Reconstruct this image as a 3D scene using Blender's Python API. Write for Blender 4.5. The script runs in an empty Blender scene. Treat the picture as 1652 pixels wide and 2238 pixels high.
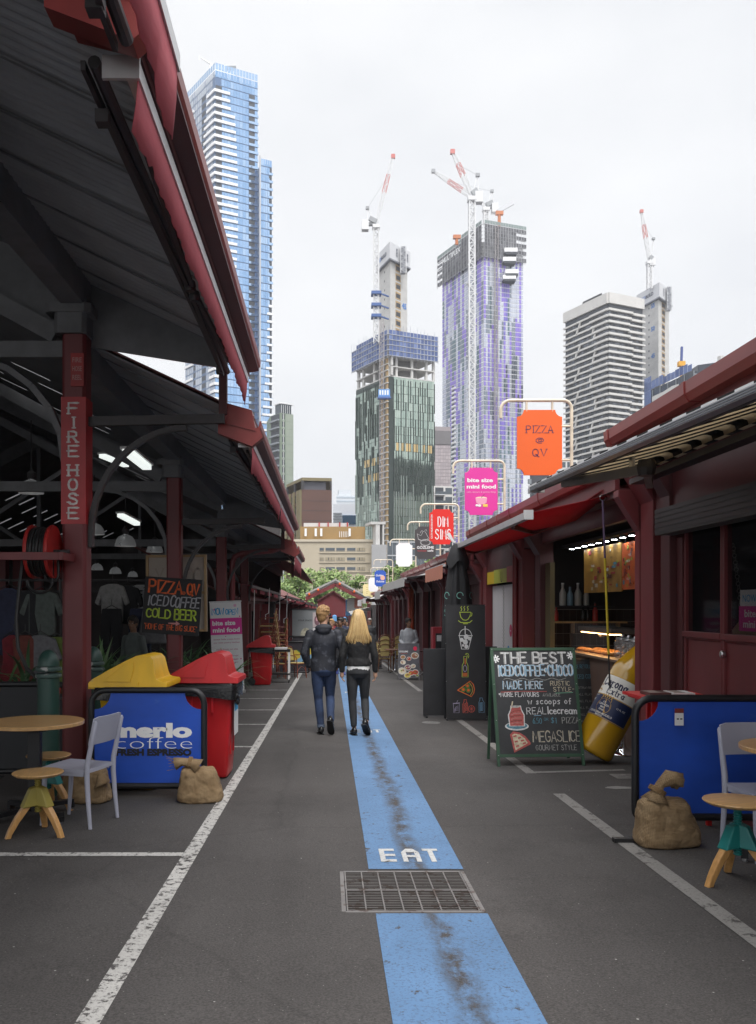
import bpy, math, random
from math import sin, cos, pi, radians, sqrt, atan2
from mathutils import Vector, Matrix, noise as mnoise
random.seed(7)
S = bpy.context.scene
COL = S.collection
# ---------------------------------------------------------------- camera, sky, sun, exposure
CH = 1.57                       # eye height above the lane
SL = -0.0226                    # the lane runs slightly downhill
cam = bpy.data.cameras.new('camera')
cam.sensor_width = 36
cam.lens = 36 * 1900 / 2238
cam.shift_x = (826 - 716) / 2238
cam.shift_y = (1322 - 1119) / 2238
cam.clip_start = .05
cam.clip_end = 6000
co = bpy.data.objects.new('camera', cam)
COL.objects.link(co)
co.location = (0, 0, CH)
co.rotation_euler = (pi / 2, 0, 0)
S.camera = co
S.view_settings.view_transform = 'Standard'
S.view_settings.look = 'None'
S.view_settings.exposure = 0.72
S.view_settings.gamma = 1
w = bpy.data.worlds.new('World')
S.world = w
w.use_nodes = True
nt = w.node_tree
N = nt.nodes
bg = N['Background']
sky = N.new('ShaderNodeTexSky')
sky.sky_type = 'NISHITA'
sky.sun_disc = False
sky.sun_elevation = radians(55)
sky.sun_rotation = radians(200)
tc = N.new('ShaderNodeTexCoord')
mp = N.new('ShaderNodeMapping')
mp.inputs['Scale'].default_value = (1, 1, 2.2)
nz = N.new('ShaderNodeTexNoise')
nz.inputs['Scale'].default_value = 2.3
nz.inputs['Detail'].default_value = 5
nz.inputs['Roughness'].default_value = .5
cr = N.new('ShaderNodeValToRGB')
cr.color_ramp.elements[0].position = .38
cr.color_ramp.elements[0].color = (.53, .54, .558, 1)
cr.color_ramp.elements[1].position = .68
cr.color_ramp.elements[1].color = (.625, .628, .634, 1)
sc = N.new('ShaderNodeMix')
sc.data_type = 'RGBA'
sc.blend_type = 'MULTIPLY'
sc.inputs[0].default_value = 1
sc.inputs[7].default_value = (.1, .1, .1, 1)
mx = N.new('ShaderNodeMix')
mx.data_type = 'RGBA'
mx.inputs[0].default_value = .96
L = nt.links.new
L(tc.outputs['Generated'], mp.inputs[0])
L(mp.outputs[0], nz.inputs['Vector'])
L(nz.outputs[0], cr.inputs[0])
L(sky.outputs[0], sc.inputs[6])
L(sc.outputs[2], mx.inputs[6])
L(cr.outputs[0], mx.inputs[7])
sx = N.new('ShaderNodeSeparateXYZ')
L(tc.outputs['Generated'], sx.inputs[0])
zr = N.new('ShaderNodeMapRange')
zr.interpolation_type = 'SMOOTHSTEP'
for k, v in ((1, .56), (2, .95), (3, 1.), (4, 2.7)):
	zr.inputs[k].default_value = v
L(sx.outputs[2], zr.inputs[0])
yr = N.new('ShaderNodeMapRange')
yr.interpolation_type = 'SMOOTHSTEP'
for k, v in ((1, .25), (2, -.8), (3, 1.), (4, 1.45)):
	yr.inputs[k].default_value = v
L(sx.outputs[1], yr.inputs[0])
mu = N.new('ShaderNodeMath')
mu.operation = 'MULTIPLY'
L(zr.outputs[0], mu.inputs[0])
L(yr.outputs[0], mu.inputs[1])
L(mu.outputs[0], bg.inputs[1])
L(mx.outputs[2], bg.inputs[0])
sl = bpy.data.lights.new('sun', 'SUN')
sl.energy = 1.5
sl.angle = radians(28)
sl.color = (1, .97, .93)
so = bpy.data.objects.new('sun', sl)
COL.objects.link(so)
so.rotation_euler = (radians(32), 0, radians(14))
S.cycles.max_bounces = 6
S.cycles.diffuse_bounces = 4
S.cycles.glossy_bounces = 3
S.cycles.transmission_bounces = 4
S.cycles.transparent_max_bounces = 6
S.cycles.use_denoising = True
# ---------------------------------------------------------------- helpers
def G(y):
	return SL * min(max(y, -40), 85)
def at(u, v, y):
	return Vector(((u - 716) * y / 1900, y, CH - (v - 1322) * y / 1900))
def px(u, y):
	return (u - 716) * y / 1900
def pz(v, y):
	return CH - (v - 1322) * y / 1900
MATS = {}
def mat(name, col, rough=.6, metal=0., var=.12, scale=5., bump=0., spec=.5, fine=0., emit=None, es=1., trans=0., alpha=1., stretch=None, coat=0.):
	"""plain surface with soft mottling, optional bump"""
	if name in MATS:
		return MATS[name]
	m = bpy.data.materials.new(name)
	m.use_nodes = True
	t = m.node_tree
	b = t.nodes['Principled BSDF']
	b.inputs['Roughness'].default_value = rough
	b.inputs['Metallic'].default_value = metal
	b.inputs['Specular IOR Level'].default_value = spec
	b.inputs['Coat Weight'].default_value = coat
	c4 = tuple(col) + (1,)
	b.inputs['Base Color'].default_value = c4
	if var or bump or fine:
		tc = t.nodes.new('ShaderNodeTexCoord')
		mp = t.nodes.new('ShaderNodeMapping')
		if stretch:
			mp.inputs['Scale'].default_value = stretch
		nz = t.nodes.new('ShaderNodeTexNoise')
		nz.inputs['Scale'].default_value = scale
		nz.inputs['Detail'].default_value = 7
		nz.inputs['Roughness'].default_value = .62
		t.links.new(tc.outputs['Object'], mp.inputs[0])
		t.links.new(mp.outputs[0], nz.inputs['Vector'])
		if var:
			r = t.nodes.new('ShaderNodeValToRGB')
			r.color_ramp.elements[0].position = .3
			r.color_ramp.elements[1].position = .7
			r.color_ramp.elements[0].color = tuple(max(0, c * (1 - var)) for c in col) + (1,)
			r.color_ramp.elements[1].color = tuple(min(1, c * (1 + var * .8) + var * .01) for c in col) + (1,)
			t.links.new(nz.outputs[0], r.inputs[0])
			t.links.new(r.outputs[0], b.inputs['Base Color'])
			rr = t.nodes.new('ShaderNodeMapRange')
			rr.inputs[3].default_value = max(0, rough - .12)
			rr.inputs[4].default_value = min(1, rough + .12)
			t.links.new(nz.outputs[0], rr.inputs[0])
			t.links.new(rr.outputs[0], b.inputs['Roughness'])
		if bump:
			bn = t.nodes.new('ShaderNodeTexNoise')
			bn.inputs['Scale'].default_value = fine or scale * 6
			bn.inputs['Detail'].default_value = 4
			t.links.new(mp.outputs[0], bn.inputs['Vector'])
			bp = t.nodes.new('ShaderNodeBump')
			bp.inputs['Strength'].default_value = bump
			bp.inputs['Distance'].default_value = .01
			t.links.new(bn.outputs[0], bp.inputs['Height'])
			t.links.new(bp.outputs[0], b.inputs['Normal'])
	if emit:
		b.inputs['Emission Color'].default_value = tuple(emit) + (1,)
		b.inputs['Emission Strength'].default_value = es
	if trans:
		b.inputs['Transmission Weight'].default_value = trans
	if alpha < 1:
		b.inputs['Alpha'].default_value = alpha
	MATS[name] = m
	return m
def chips(name, col, under, amount=.62, scale=6., rough=.5, stretch=None, bump=.15, soft=.03, grime=.25):
	"""old paint: flakes worn down to what is under it, plus grime"""
	if name in MATS:
		return MATS[name]
	m = bpy.data.materials.new(name)
	m.use_nodes = True
	t = m.node_tree
	b = t.nodes['Principled BSDF']
	tc = t.nodes.new('ShaderNodeTexCoord')
	mp = t.nodes.new('ShaderNodeMapping')
	if stretch:
		mp.inputs['Scale'].default_value = stretch
	n1 = t.nodes.new('ShaderNodeTexNoise')
	n1.inputs['Scale'].default_value = scale
	n1.inputs['Detail'].default_value = 9
	n1.inputs['Roughness'].default_value = .68
	n2 = t.nodes.new('ShaderNodeTexNoise')
	n2.inputs['Scale'].default_value = scale * .35
	n2.inputs['Detail'].default_value = 5
	for n in (n1, n2):
		t.links.new(mp.outputs[0], n.inputs['Vector'])
	t.links.new(tc.outputs['Object'], mp.inputs[0])
	r = t.nodes.new('ShaderNodeValToRGB')
	r.color_ramp.elements[0].position = amount
	r.color_ramp.elements[1].position = amount + soft
	t.links.new(n1.outputs[0], r.inputs[0])
	g = t.nodes.new('ShaderNodeValToRGB')
	g.color_ramp.elements[0].position = .32
	g.color_ramp.elements[1].position = .68
	g.color_ramp.elements[0].color = tuple(c * (1 - grime) for c in col) + (1,)
	g.color_ramp.elements[1].color = tuple(min(1, c * (1 + grime * .4)) for c in col) + (1,)
	t.links.new(n2.outputs[0], g.inputs[0])
	mixn = t.nodes.new('ShaderNodeMix')
	mixn.data_type = 'RGBA'
	t.links.new(r.outputs[0], mixn.inputs[0])
	t.links.new(g.outputs[0], mixn.inputs[6])
	mixn.inputs[7].default_value = tuple(under) + (1,)
	t.links.new(mixn.outputs[2], b.inputs['Base Color'])
	b.inputs['Roughness'].default_value = rough
	if bump:
		bp = t.nodes.new('ShaderNodeBump')
		bp.inputs['Strength'].default_value = bump
		bp.inputs['Distance'].default_value = .006
		t.links.new(n1.outputs[0], bp.inputs['Height'])
		t.links.new(bp.outputs[0], b.inputs['Normal'])
	MATS[name] = m
	return m
def asphalt_nodes(t, b):
	"""colour socket + bump for bitumen"""
	tc = t.nodes.new('ShaderNodeTexCoord')
	o = tc.outputs['Object']
	def nz(scale, det=6, rough=.6, st=None):
		n = t.nodes.new('ShaderNodeTexNoise')
		n.inputs['Scale'].default_value = scale
		n.inputs['Detail'].default_value = det
		n.inputs['Roughness'].default_value = rough
		if st:
			mp = t.nodes.new('ShaderNodeMapping')
			mp.inputs['Scale'].default_value = st
			t.links.new(o, mp.inputs[0])
			t.links.new(mp.outputs[0], n.inputs['Vector'])
		else:
			t.links.new(o, n.inputs['Vector'])
		return n
	def ramp(src, p0, c0, p1, c1):
		r = t.nodes.new('ShaderNodeValToRGB')
		r.color_ramp.elements[0].position = p0
		r.color_ramp.elements[1].position = p1
		r.color_ramp.elements[0].color = (c0, c0, c0, 1) if not isinstance(c0, tuple) else c0 + (1,)
		r.color_ramp.elements[1].color = (c1, c1, c1, 1) if not isinstance(c1, tuple) else c1 + (1,)
		t.links.new(src, r.inputs[0])
		return r.outputs[0]
	def mix(kind, a, c, f=1.):
		n = t.nodes.new('ShaderNodeMix')
		n.data_type = 'RGBA'
		n.blend_type = kind
		if isinstance(f, float):
			n.inputs[0].default_value = f
		else:
			t.links.new(f, n.inputs[0])
		t.links.new(a, n.inputs[6])
		if isinstance(c, tuple):
			n.inputs[7].default_value = c + (1,)
		else:
			t.links.new(c, n.inputs[7])
		return n.outputs[2]
	big = nz(.55, 8, .6)
	lane = nz(.9, 5, .6, (1.3, .16, 1))
	grain = nz(95, 3, .7)
	base = ramp(big.outputs[0], .3, (.058, .053, .051), .72, (.082, .0755, .0725))
	base = mix('MULTIPLY', base, ramp(lane.outputs[0], .34, .84, .62, 1.05))
	base = mix('MULTIPLY', base, ramp(grain.outputs[0], .32, .60, .68, 1.42))
	vo = t.nodes.new('ShaderNodeTexVoronoi')
	vo.inputs['Scale'].default_value = 55
	t.links.new(o, vo.inputs['Vector'])
	sel = t.nodes.new('ShaderNodeSeparateColor')
	t.links.new(vo.outputs['Color'], sel.inputs[0])
	near = ramp(vo.outputs['Distance'], .10, 1., .19, 0.)
	few = ramp(sel.outputs[0], .93, 0., .95, 1.)
	spk = mix('MULTIPLY', near, few)
	base = mix('MIX', base, (.26, .25, .235), spk)
	v2 = t.nodes.new('ShaderNodeTexVoronoi')
	v2.inputs['Scale'].default_value = 17
	t.links.new(o, v2.inputs['Vector'])
	s2 = t.nodes.new('ShaderNodeSeparateColor')
	t.links.new(v2.outputs['Color'], s2.inputs[0])
	sp2 = mix('MULTIPLY', ramp(v2.outputs['Distance'], .07, 1., .11, 0.), ramp(s2.outputs[0], .965, 0., .97, .9))
	base = mix('MIX', base, (.40, .385, .365), sp2)
	st = nz(.38, 6, .7)
	base = mix('MULTIPLY', base, ramp(st.outputs[0], .36, .80, .46, 1.))
	vg = t.nodes.new('ShaderNodeTexVoronoi')
	vg.inputs['Scale'].default_value = 1.6
	t.links.new(o, vg.inputs['Vector'])
	sg = t.nodes.new('ShaderNodeSeparateColor')
	t.links.new(vg.outputs['Color'], sg.inputs[0])
	gum = mix('MULTIPLY', ramp(vg.outputs['Distance'], .018, 1., .03, 0.), ramp(sg.outputs[1], .45, 0., .5, .75))
	base = mix('MIX', base, (.15, .145, .138), gum)
	vc = t.nodes.new('ShaderNodeTexVoronoi')
	vc.feature = 'DISTANCE_TO_EDGE'
	vc.inputs['Scale'].default_value = .32
	ds = nz(1.7, 6, .65)
	ad = t.nodes.new('ShaderNodeMix')
	ad.data_type = 'VECTOR'
	ad.inputs[0].default_value = .22
	t.links.new(o, ad.inputs[4])
	t.links.new(ds.outputs['Color'], ad.inputs[5])
	t.links.new(ad.outputs[1], vc.inputs['Vector'])
	crk = ramp(vc.outputs['Distance'], .0015, .62, .006, 1.)
	base = mix('MULTIPLY', base, crk, .38)
	bp = t.nodes.new('ShaderNodeBump')
	bp.inputs['Strength'].default_value = .5
	bp.inputs['Distance'].default_value = .004
	t.links.new(grain.outputs[0], bp.inputs['Height'])
	t.links.new(bp.outputs[0], b.inputs['Normal'])
	b.inputs['Roughness'].default_value = .82
	b.inputs['Specular IOR Level'].default_value = .35
	return base, mix, nz, ramp, o
def asphalt(name):
	m = bpy.data.materials.new(name)
	m.use_nodes = True
	b = m.node_tree.nodes['Principled BSDF']
	base = asphalt_nodes(m.node_tree, b)[0]
	m.node_tree.links.new(base, b.inputs['Base Color'])
	return m
def roadpaint(name, col, wear=.5, streak=None, ws=9):
	"""road paint worn through to the asphalt; streak = x of a dirty seam"""
	m = bpy.data.materials.new(name)
	m.use_nodes = True
	t = m.node_tree
	b = t.nodes['Principled BSDF']
	base, mix, nz, ramp, o = asphalt_nodes(t, b)
	n1 = nz(ws, 10, .72)
	n2 = nz(60, 4, .7)
	wear1 = ramp(n1.outputs[0], wear, 0., wear + .05, 1.)
	wear2 = ramp(n2.outputs[0], .50, 0., .70, .62)
	tint = nz(1.5, 5, .6)
	paint = ramp(tint.outputs[0], .3, tuple(c * .84 for c in col), .7, tuple(min(1, c * 1.05) for c in col))
	c = mix('MIX', paint, base, wear2)
	c = mix('MIX', c, base, wear1)
	if streak is not None:
		sx = t.nodes.new('ShaderNodeSeparateXYZ')
		t.links.new(o, sx.inputs[0])
		dn = nz(1.1, 8, .65, (1, .8, 1))
		a = t.nodes.new('ShaderNodeMath')
		a.operation = 'MULTIPLY_ADD'
		t.links.new(dn.outputs[0], a.inputs[0])
		a.inputs[1].default_value = .22
		a.inputs[2].default_value = -.11 - streak
		s2 = t.nodes.new('ShaderNodeMath')
		s2.operation = 'ADD'
		t.links.new(sx.outputs[0], s2.inputs[0])
		t.links.new(a.outputs[0], s2.inputs[1])
		ab = t.nodes.new('ShaderNodeMath')
		ab.operation = 'ABSOLUTE'
		t.links.new(s2.outputs[0], ab.inputs[0])
		band = ramp(ab.outputs[0], .02, 1., .11, 0.)
		patch = nz(5.5, 9, .75, (1.4, .7, 1))
		pm = ramp(patch.outputs[0], .38, 0., .56, 1.)
		d = mix('MULTIPLY', band, pm)
		c = mix('MIX', c, base, d)
	t.links.new(c, b.inputs['Base Color'])
	b.inputs['Roughness'].default_value = .7
	return m
class MB:
	"""collects shapes for ONE mesh object"""
	def __init__(s):
		s.v, s.f, s.m, s.sl = [], [], [], []
	def add(s, vs, fs, m):
		n = len(s.v)
		s.v += [tuple(p) for p in vs]
		if m not in s.sl:
			s.sl.append(m)
		k = s.sl.index(m)
		for f in fs:
			s.f.append([n + i for i in f])
			s.m.append(k)
		return s
	def box(s, a, b, m, M=None):
		(x0, y0, z0), (x1, y1, z1) = a, b
		vs = [Vector(p) for p in ((x0, y0, z0), (x1, y0, z0), (x1, y1, z0), (x0, y1, z0), (x0, y0, z1), (x1, y0, z1), (x1, y1, z1), (x0, y1, z1))]
		if M:
			vs = [M @ p for p in vs]
		return s.add(vs, [(3, 2, 1, 0), (4, 5, 6, 7), (0, 1, 5, 4), (1, 2, 6, 5), (2, 3, 7, 6), (3, 0, 4, 7)], m)
	def hexa(s, q, m):
		"""8 corners: bottom ring then top ring"""
		return s.add(q, [(3, 2, 1, 0), (4, 5, 6, 7), (0, 1, 5, 4), (1, 2, 6, 5), (2, 3, 7, 6), (3, 0, 4, 7)], m)
	def beam(s, p, q, w, h, m, up=(0, 0, 1)):
		p, q = Vector(p), Vector(q)
		d = (q - p).normalized()
		upv = Vector(up)
		if abs(d.dot(upv)) > .98:
			upv = Vector((0, 1, 0))
		a = d.cross(upv).normalized() * w / 2
		c = a.normalized().cross(d).normalized() * h / 2
		return s.hexa([p - a - c, p + a - c, q + a - c, q - a - c, p - a + c, p + a + c, q + a + c, q - a + c], m)
	def tube(s, pts, r, m, n=8, cap=True, closed=False):
		pts = [Vector(p) for p in pts]
		k = len(pts)
		rs = r if isinstance(r, (list, tuple)) else [r] * k
		vs, fs = [], []
		a = None
		for i, p in enumerate(pts):
			if closed:
				d = (pts[(i + 1) % k] - pts[i - 1]).normalized()
			else:
				d = (pts[min(i + 1, k - 1)] - pts[max(i - 1, 0)]).normalized()
			if a is None:
				a = d.orthogonal().normalized()
			a = (a - d * a.dot(d))
			a = a.normalized() if a.length > 1e-6 else d.orthogonal().normalized()
			b = d.cross(a)
			for j in range(n):
				t = 2 * pi * j / n
				vs.append(p + (a * cos(t) + b * sin(t)) * rs[i])
		for i in range(k if closed else k - 1):
			i2 = (i + 1) % k
			for j in range(n):
				j2 = (j + 1) % n
				fs.append((i * n + j, i * n + j2, i2 * n + j2, i2 * n + j))
		if cap and not closed:
			fs.append(tuple(range(n - 1, -1, -1)))
			fs.append(tuple((k - 1) * n + j for j in range(n)))
		return s.add(vs, fs, m)
	def rings(s, rg, m, cap=True):
		"""rg: list of rings, each a list of the same number of points"""
		n = len(rg[0])
		vs = [p for r in rg for p in r]
		fs = []
		for i in range(len(rg) - 1):
			for j in range(n):
				j2 = (j + 1) % n
				fs.append((i * n + j, i * n + j2, (i + 1) * n + j2, (i + 1) * n + j))
		if cap:
			fs.append(tuple(range(n - 1, -1, -1)))
			fs.append(tuple((len(rg) - 1) * n + j for j in range(n)))
		return s.add(vs, fs, m)
	def lathe(s, prof, m, n=20, M=None, cap=True, sx=1., sy=1.):
		rg = []
		for r, z in prof:
			ring = [Vector((r * cos(2 * pi * j / n) * sx, r * sin(2 * pi * j / n) * sy, z)) for j in range(n)]
			rg.append([M @ p for p in ring] if M else ring)
		return s.rings(rg, m, cap)
	def ell(s, c, r, m, n=12, k=8, M=None):
		pr = [(max(1e-4, sin(pi * i / k)), -cos(pi * i / k)) for i in range(k + 1)]
		rg = []
		for q, z in pr:
			ring = [Vector((q * cos(2 * pi * j / n) * r[0], q * sin(2 * pi * j / n) * r[1], z * r[2])) for j in range(n)]
			rg.append([(M @ p if M else p) + Vector(c) for p in ring])
		return s.rings(rg, m)
	def prism(s, poly, d, m):
		poly = [Vector(p) for p in poly]
		d = Vector(d)
		n = len(poly)
		return s.add(poly + [p + d for p in poly], [tuple(range(n - 1, -1, -1)), tuple(range(n, 2 * n))] + [(i, (i + 1) % n, n + (i + 1) % n, n + i) for i in range(n)], m)
	def face(s, pts, m):
		return s.add(pts, [tuple(range(len(pts)))], m)
	def fbox(s, p0, p1, t0, t1, z0, z1, o0, o1, m):
		"""box on the wall p0 -> p1 (x, y): t along the wall, o outwards"""
		a, b = Vector((p0[0], p0[1], 0)), Vector((p1[0], p1[1], 0))
		d = (b - a)
		n = Vector((d.y, -d.x, 0)).normalized()
		q = [a + d * t0 + n * o0, a + d * t1 + n * o0, a + d * t1 + n * o1, a + d * t0 + n * o1]
		return s.hexa([p + Vector((0, 0, z0)) for p in q] + [p + Vector((0, 0, z1)) for p in q], m)
	def fquad(s, p0, p1, t0, t1, z0, z1, o, m, j=0.):
		a, b = Vector((p0[0], p0[1], 0)), Vector((p1[0], p1[1], 0))
		d = (b - a)
		n = Vector((d.y, -d.x, 0)).normalized()
		vs = []
		for t, z in ((t0, z0), (t1, z0), (t1, z1), (t0, z1)):
			vs.append(a + d * t + n * (o + (random.uniform(-j, j) if j else 0)) + Vector((0, 0, z)))
		return s.add(vs, [(0, 1, 2, 3)], m)
	def build(s, name, par=None, smooth=False, bevel=0., world=False, mods=None, ang=40, **tags):
		me = bpy.data.meshes.new(name)
		vs = s.v
		if par is not None and world:
			inv = (Matrix.Translation(par.location) @ par.rotation_euler.to_matrix().to_4x4()).inverted()
			if par.parent:
				q = par.parent
				inv = inv @ (Matrix.Translation(q.location) @ q.rotation_euler.to_matrix().to_4x4()).inverted()
			vs = [tuple(inv @ Vector(p)) for p in vs]
		me.from_pydata(vs, [], s.f)
		for m in s.sl:
			me.materials.append(m)
		me.polygons.foreach_set('material_index', s.m)
		if smooth:
			me.polygons.foreach_set('use_smooth', [True] * len(s.f))
			if ang < 180:
				try:
					me.set_sharp_from_angle(angle=radians(ang))
				except Exception:
					pass
		me.update()
		o = bpy.data.objects.new(name, me)
		COL.objects.link(o)
		if par is not None:
			o.parent = par
		if bevel:
			md = o.modifiers.new('bevel', 'BEVEL')
			md.width = bevel
			md.segments = 2
			md.limit_method = 'ANGLE'
			md.angle_limit = radians(40)
		for k, v in tags.items():
			o[k] = v
		return o
def remesh(o, vox, smooth=4, fac=.5):
	r = o.modifiers.new('remesh', 'REMESH')
	r.mode = 'VOXEL'
	r.voxel_size = vox
	r.use_smooth_shade = True
	if smooth:
		q = o.modifiers.new('smooth', 'SMOOTH')
		q.factor = fac
		q.iterations = smooth
	return o
def thing(name, loc, label, cat, group=None, rz=0., rx=0., ry=0.):
	o = bpy.data.objects.new(name, None)
	COL.objects.link(o)
	o.empty_display_size = .1
	o.location = loc
	o.rotation_euler = (rx, ry, rz)
	o['label'] = label
	o['category'] = cat
	if group:
		o['group'] = group
	return o
def tag(o, label, cat, group=None, kind=None):
	if label:
		o['label'] = label
		o['category'] = cat
	if group:
		o['group'] = group
	if kind:
		o['kind'] = kind
	return o
def struct(o):
	o['kind'] = 'structure'
	return o
def dup(root, loc, rz, label, group=None):
	"""copy of a thing with its parts and sub-parts"""
	r = root.copy()
	COL.objects.link(r)
	r.location = loc
	r.rotation_euler = (0, 0, rz)
	r['label'] = label
	if group:
		r['group'] = group
	for ch in list(root.children):
		c = ch.copy()
		COL.objects.link(c)
		c.parent = r
		for g in ch.children:
			d = g.copy()
			COL.objects.link(d)
			d.parent = c
	return r
# ---- lettering: type from the built-in font, and a pen-stroke alphabet for chalk and brush
def txt(mb, s, o, r, u, h, m, bold=0., width=None, shear=0., align='C', space=1.):
	"""h = capital height; o = baseline origin; r, u = unit vectors of the surface"""
	cu = bpy.data.curves.new('lettering', 'FONT')
	cu.body = s
	cu.size = 1
	cu.offset = bold
	cu.shear = shear
	cu.space_character = space
	cu.resolution_u = 3
	ob = bpy.data.objects.new('lettering', cu)
	me = bpy.data.meshes.new_from_object(ob)
	if len(me.vertices):
		xs = [v.co.x for v in me.vertices]
		x0, x1 = min(xs), max(xs)
		k = h / .73
		kx = k if width is None else width / (x1 - x0)
		off = {'C': -(x0 + x1) / 2, 'L': -x0, 'R': -x1}[align]
		o, r, u = Vector(o), Vector(r), Vector(u)
		mb.add([o + r * ((v.co.x + off) * kx) + u * (v.co.y * k) for v in me.vertices], [tuple(p.vertices) for p in me.polygons], m)
	bpy.data.objects.remove(ob)
	bpy.data.curves.remove(cu)
	bpy.data.meshes.remove(me)
_c = "3.6,5 3,5.7 2,6 1,5.7 .3,4.8 0,3 .3,1.2 1,.3 2,0 3,.3 3.6,1"
_o = "2,6 1,5.7 .3,4.8 0,3 .3,1.2 1,.3 2,0 3,.3 3.7,1.2 4,3 3.7,4.8 3,5.7 2,6"
PEN = {
	'A': "0,0 2,6 4,0;.8,2.1 3.2,2.1", 'B': "0,0 0,6 2.4,6 3.4,5.4 3.4,3.8 2.5,3.2 0,3.2;2.5,3.2 3.8,2.5 3.8,.8 2.7,0 0,0", 'C': _c, 'D': "0,0 0,6 2,6 3.5,5 4,3 3.5,1 2,0 0,0",
	'E': "3.6,6 0,6 0,0 3.6,0;0,3.1 2.8,3.1", 'F': "3.6,6 0,6 0,0;0,3.1 2.8,3.1", 'G': _c + " 3.8,2.6 2.3,2.6", 'H': "0,0 0,6;4,0 4,6;0,3.1 4,3.1", 'I': "1,0 1,6", 'J': "3,6 3,1 2,0 .8,.2 .2,1.2",
	'K': "0,0 0,6;3.8,6 0,2.6;1.2,3.6 4,0", 'L': "0,6 0,0 3.4,0", 'M': "0,0 .4,6 2.5,1.6 4.6,6 5,0", 'N': "0,0 0,6 4,0 4,6", 'O': _o, 'P': "0,0 0,6 2.4,6 3.6,5.3 3.6,3.6 2.4,2.9 0,2.9",
	'Q': _o + ";2.5,1.5 4.2,-.5", 'R': "0,0 0,6 2.4,6 3.6,5.3 3.6,3.7 2.4,3 0,3;1.8,3 4,0", 'S': "3.6,5 3,5.8 1.8,6 .6,5.6 .2,4.6 .8,3.6 2.8,2.8 3.8,1.8 3.5,.6 2.2,0 .9,.2 .1,1.1", 'T': "0,6 4.2,6;2.1,6 2.1,0",
	'U': "0,6 0,1.6 .8,.3 2,0 3.2,.3 4,1.6 4,6", 'V': "0,6 2,0 4,6", 'W': "0,6 1.2,0 2.6,4.4 4,0 5.2,6", 'X': "0,0 4,6;0,6 4,0", 'Y': "0,6 2,3 4,6;2,3 2,0", 'Z': "0,6 4,6 0,0 4,0",
	'0': _o, '1': ".4,5 1.4,6 1.4,0", '5': "3.4,6 .4,6 .2,3.4 2,3.8 3.6,3 3.8,1.4 2.6,0 .2,.3", '6': "3.2,6 1,4 0,2 .6,.4 2,0 3.4,.6 3.6,2 2.4,3.2 .6,2.6", '4': "3,0 3,6 0,2 4,2",
	'@': "2.7,2 1.5,2 1.3,3.4 2.4,4 2.9,3.6 2.8,2 3.7,1.8 4,3.2 3.2,4.8 1.6,5 .3,3.8 .2,2 1.2,.7 3,.6", '.': ".2,0 .4,.3", "'": ".4,6 .3,5", '"': ".3,6 .2,5;1,6 .9,5", '-': ".3,3 2.4,3", '$': "3.4,5 2,5.4 .6,4.8 .8,3.6 3,2.6 3.4,1.4 2,.6 .4,1;2,6 2,0", ',': ".4,.4 .1,-.7", ' ': "",
	'*': "1,2.2 1,4.2;.1,2.7 1.9,3.7;.1,3.7 1.9,2.7",
	'c': "2.4,3 1.3,3.4 .2,2.6 .1,1 1,.1 2.4,.5", 'e': ".1,1.9 2.5,2 2.2,3.2 1,3.4 .1,2.4 .2,.7 1.2,0 2.5,.5", 'r': ".2,0 .2,3.3;.2,2.4 1,3.3 2,3.2", 'a': "2.4,3.2 2.4,0;2.4,2.6 1.2,3.4 .2,2.4 .2,.8 1.2,0 2.4,.9", 'm': "0,0 0,3.3;0,2.6 1,3.4 1.7,2.8 1.7,0;1.7,2.6 2.7,3.4 3.4,2.8 3.4,0",
	'o': "1.3,3.4 .2,2.5 .2,.9 1.3,0 2.4,.9 2.4,2.5 1.3,3.4", 'f': "2.2,5.6 1.4,5.9 .9,5 .9,0;0,3.2 1.9,3.2", 's': "2.1,3 1.1,3.4 .2,2.7 1.9,1.3 1.6,.2 .1,.3", 'p': ".2,-2 .2,3.3;.2,2.4 1.3,3.4 2.4,2.5 2.4,.9 1.3,0 .2,.8", 'w': "0,3.3 .8,0 1.6,2.6 2.4,0 3.2,3.3", 'i': ".3,0 .3,3.3;.3,4.4 .3,4.8",
	't': ".9,5 .9,.6 1.6,0;0,3.4 1.8,3.4", 'h': ".2,0 .2,6;.2,2.4 1.2,3.4 2.3,2.6 2.3,0", 'u': ".1,3.3 .2,.7 1.1,0 2.3,1;2.3,3.3 2.3,0", 'n': ".2,0 .2,3.3;.2,2.4 1.2,3.4 2.3,2.6 2.3,0", 'l': ".3,6 .3,0", 'd': "2.4,6 2.4,0;2.4,2.6 1.2,3.4 .2,2.4 .2,.8 1.2,0 2.4,.9", 'x': "0,0 2.2,3.3;0,3.3 2.2,0",
}
def ribbon(mb, pts, wd, o, r, u, m):
	"""flat pen stroke through 2-D points"""
	vs, fs = [], []
	k = len(pts)
	for i, p in enumerate(pts):
		a, b = pts[max(0, i - 1)], pts[min(k - 1, i + 1)]
		dx, dy = b[0] - a[0], b[1] - a[1]
		l = sqrt(dx * dx + dy * dy) or 1
		nx, ny = -dy / l * wd / 2, dx / l * wd / 2
		ex = wd * .35 if i in (0, k - 1) else 0
		sx = (-dx / l if i == 0 else dx / l) * ex
		sy = (-dy / l if i == 0 else dy / l) * ex
		for q in ((p[0] + nx + sx, p[1] + ny + sy), (p[0] - nx + sx, p[1] - ny + sy)):
			vs.append(o + r * q[0] + u * q[1])
	for i in range(k - 1):
		fs.append((2 * i, 2 * i + 1, 2 * i + 3, 2 * i + 2))
	mb.add(vs, fs, m)
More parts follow.
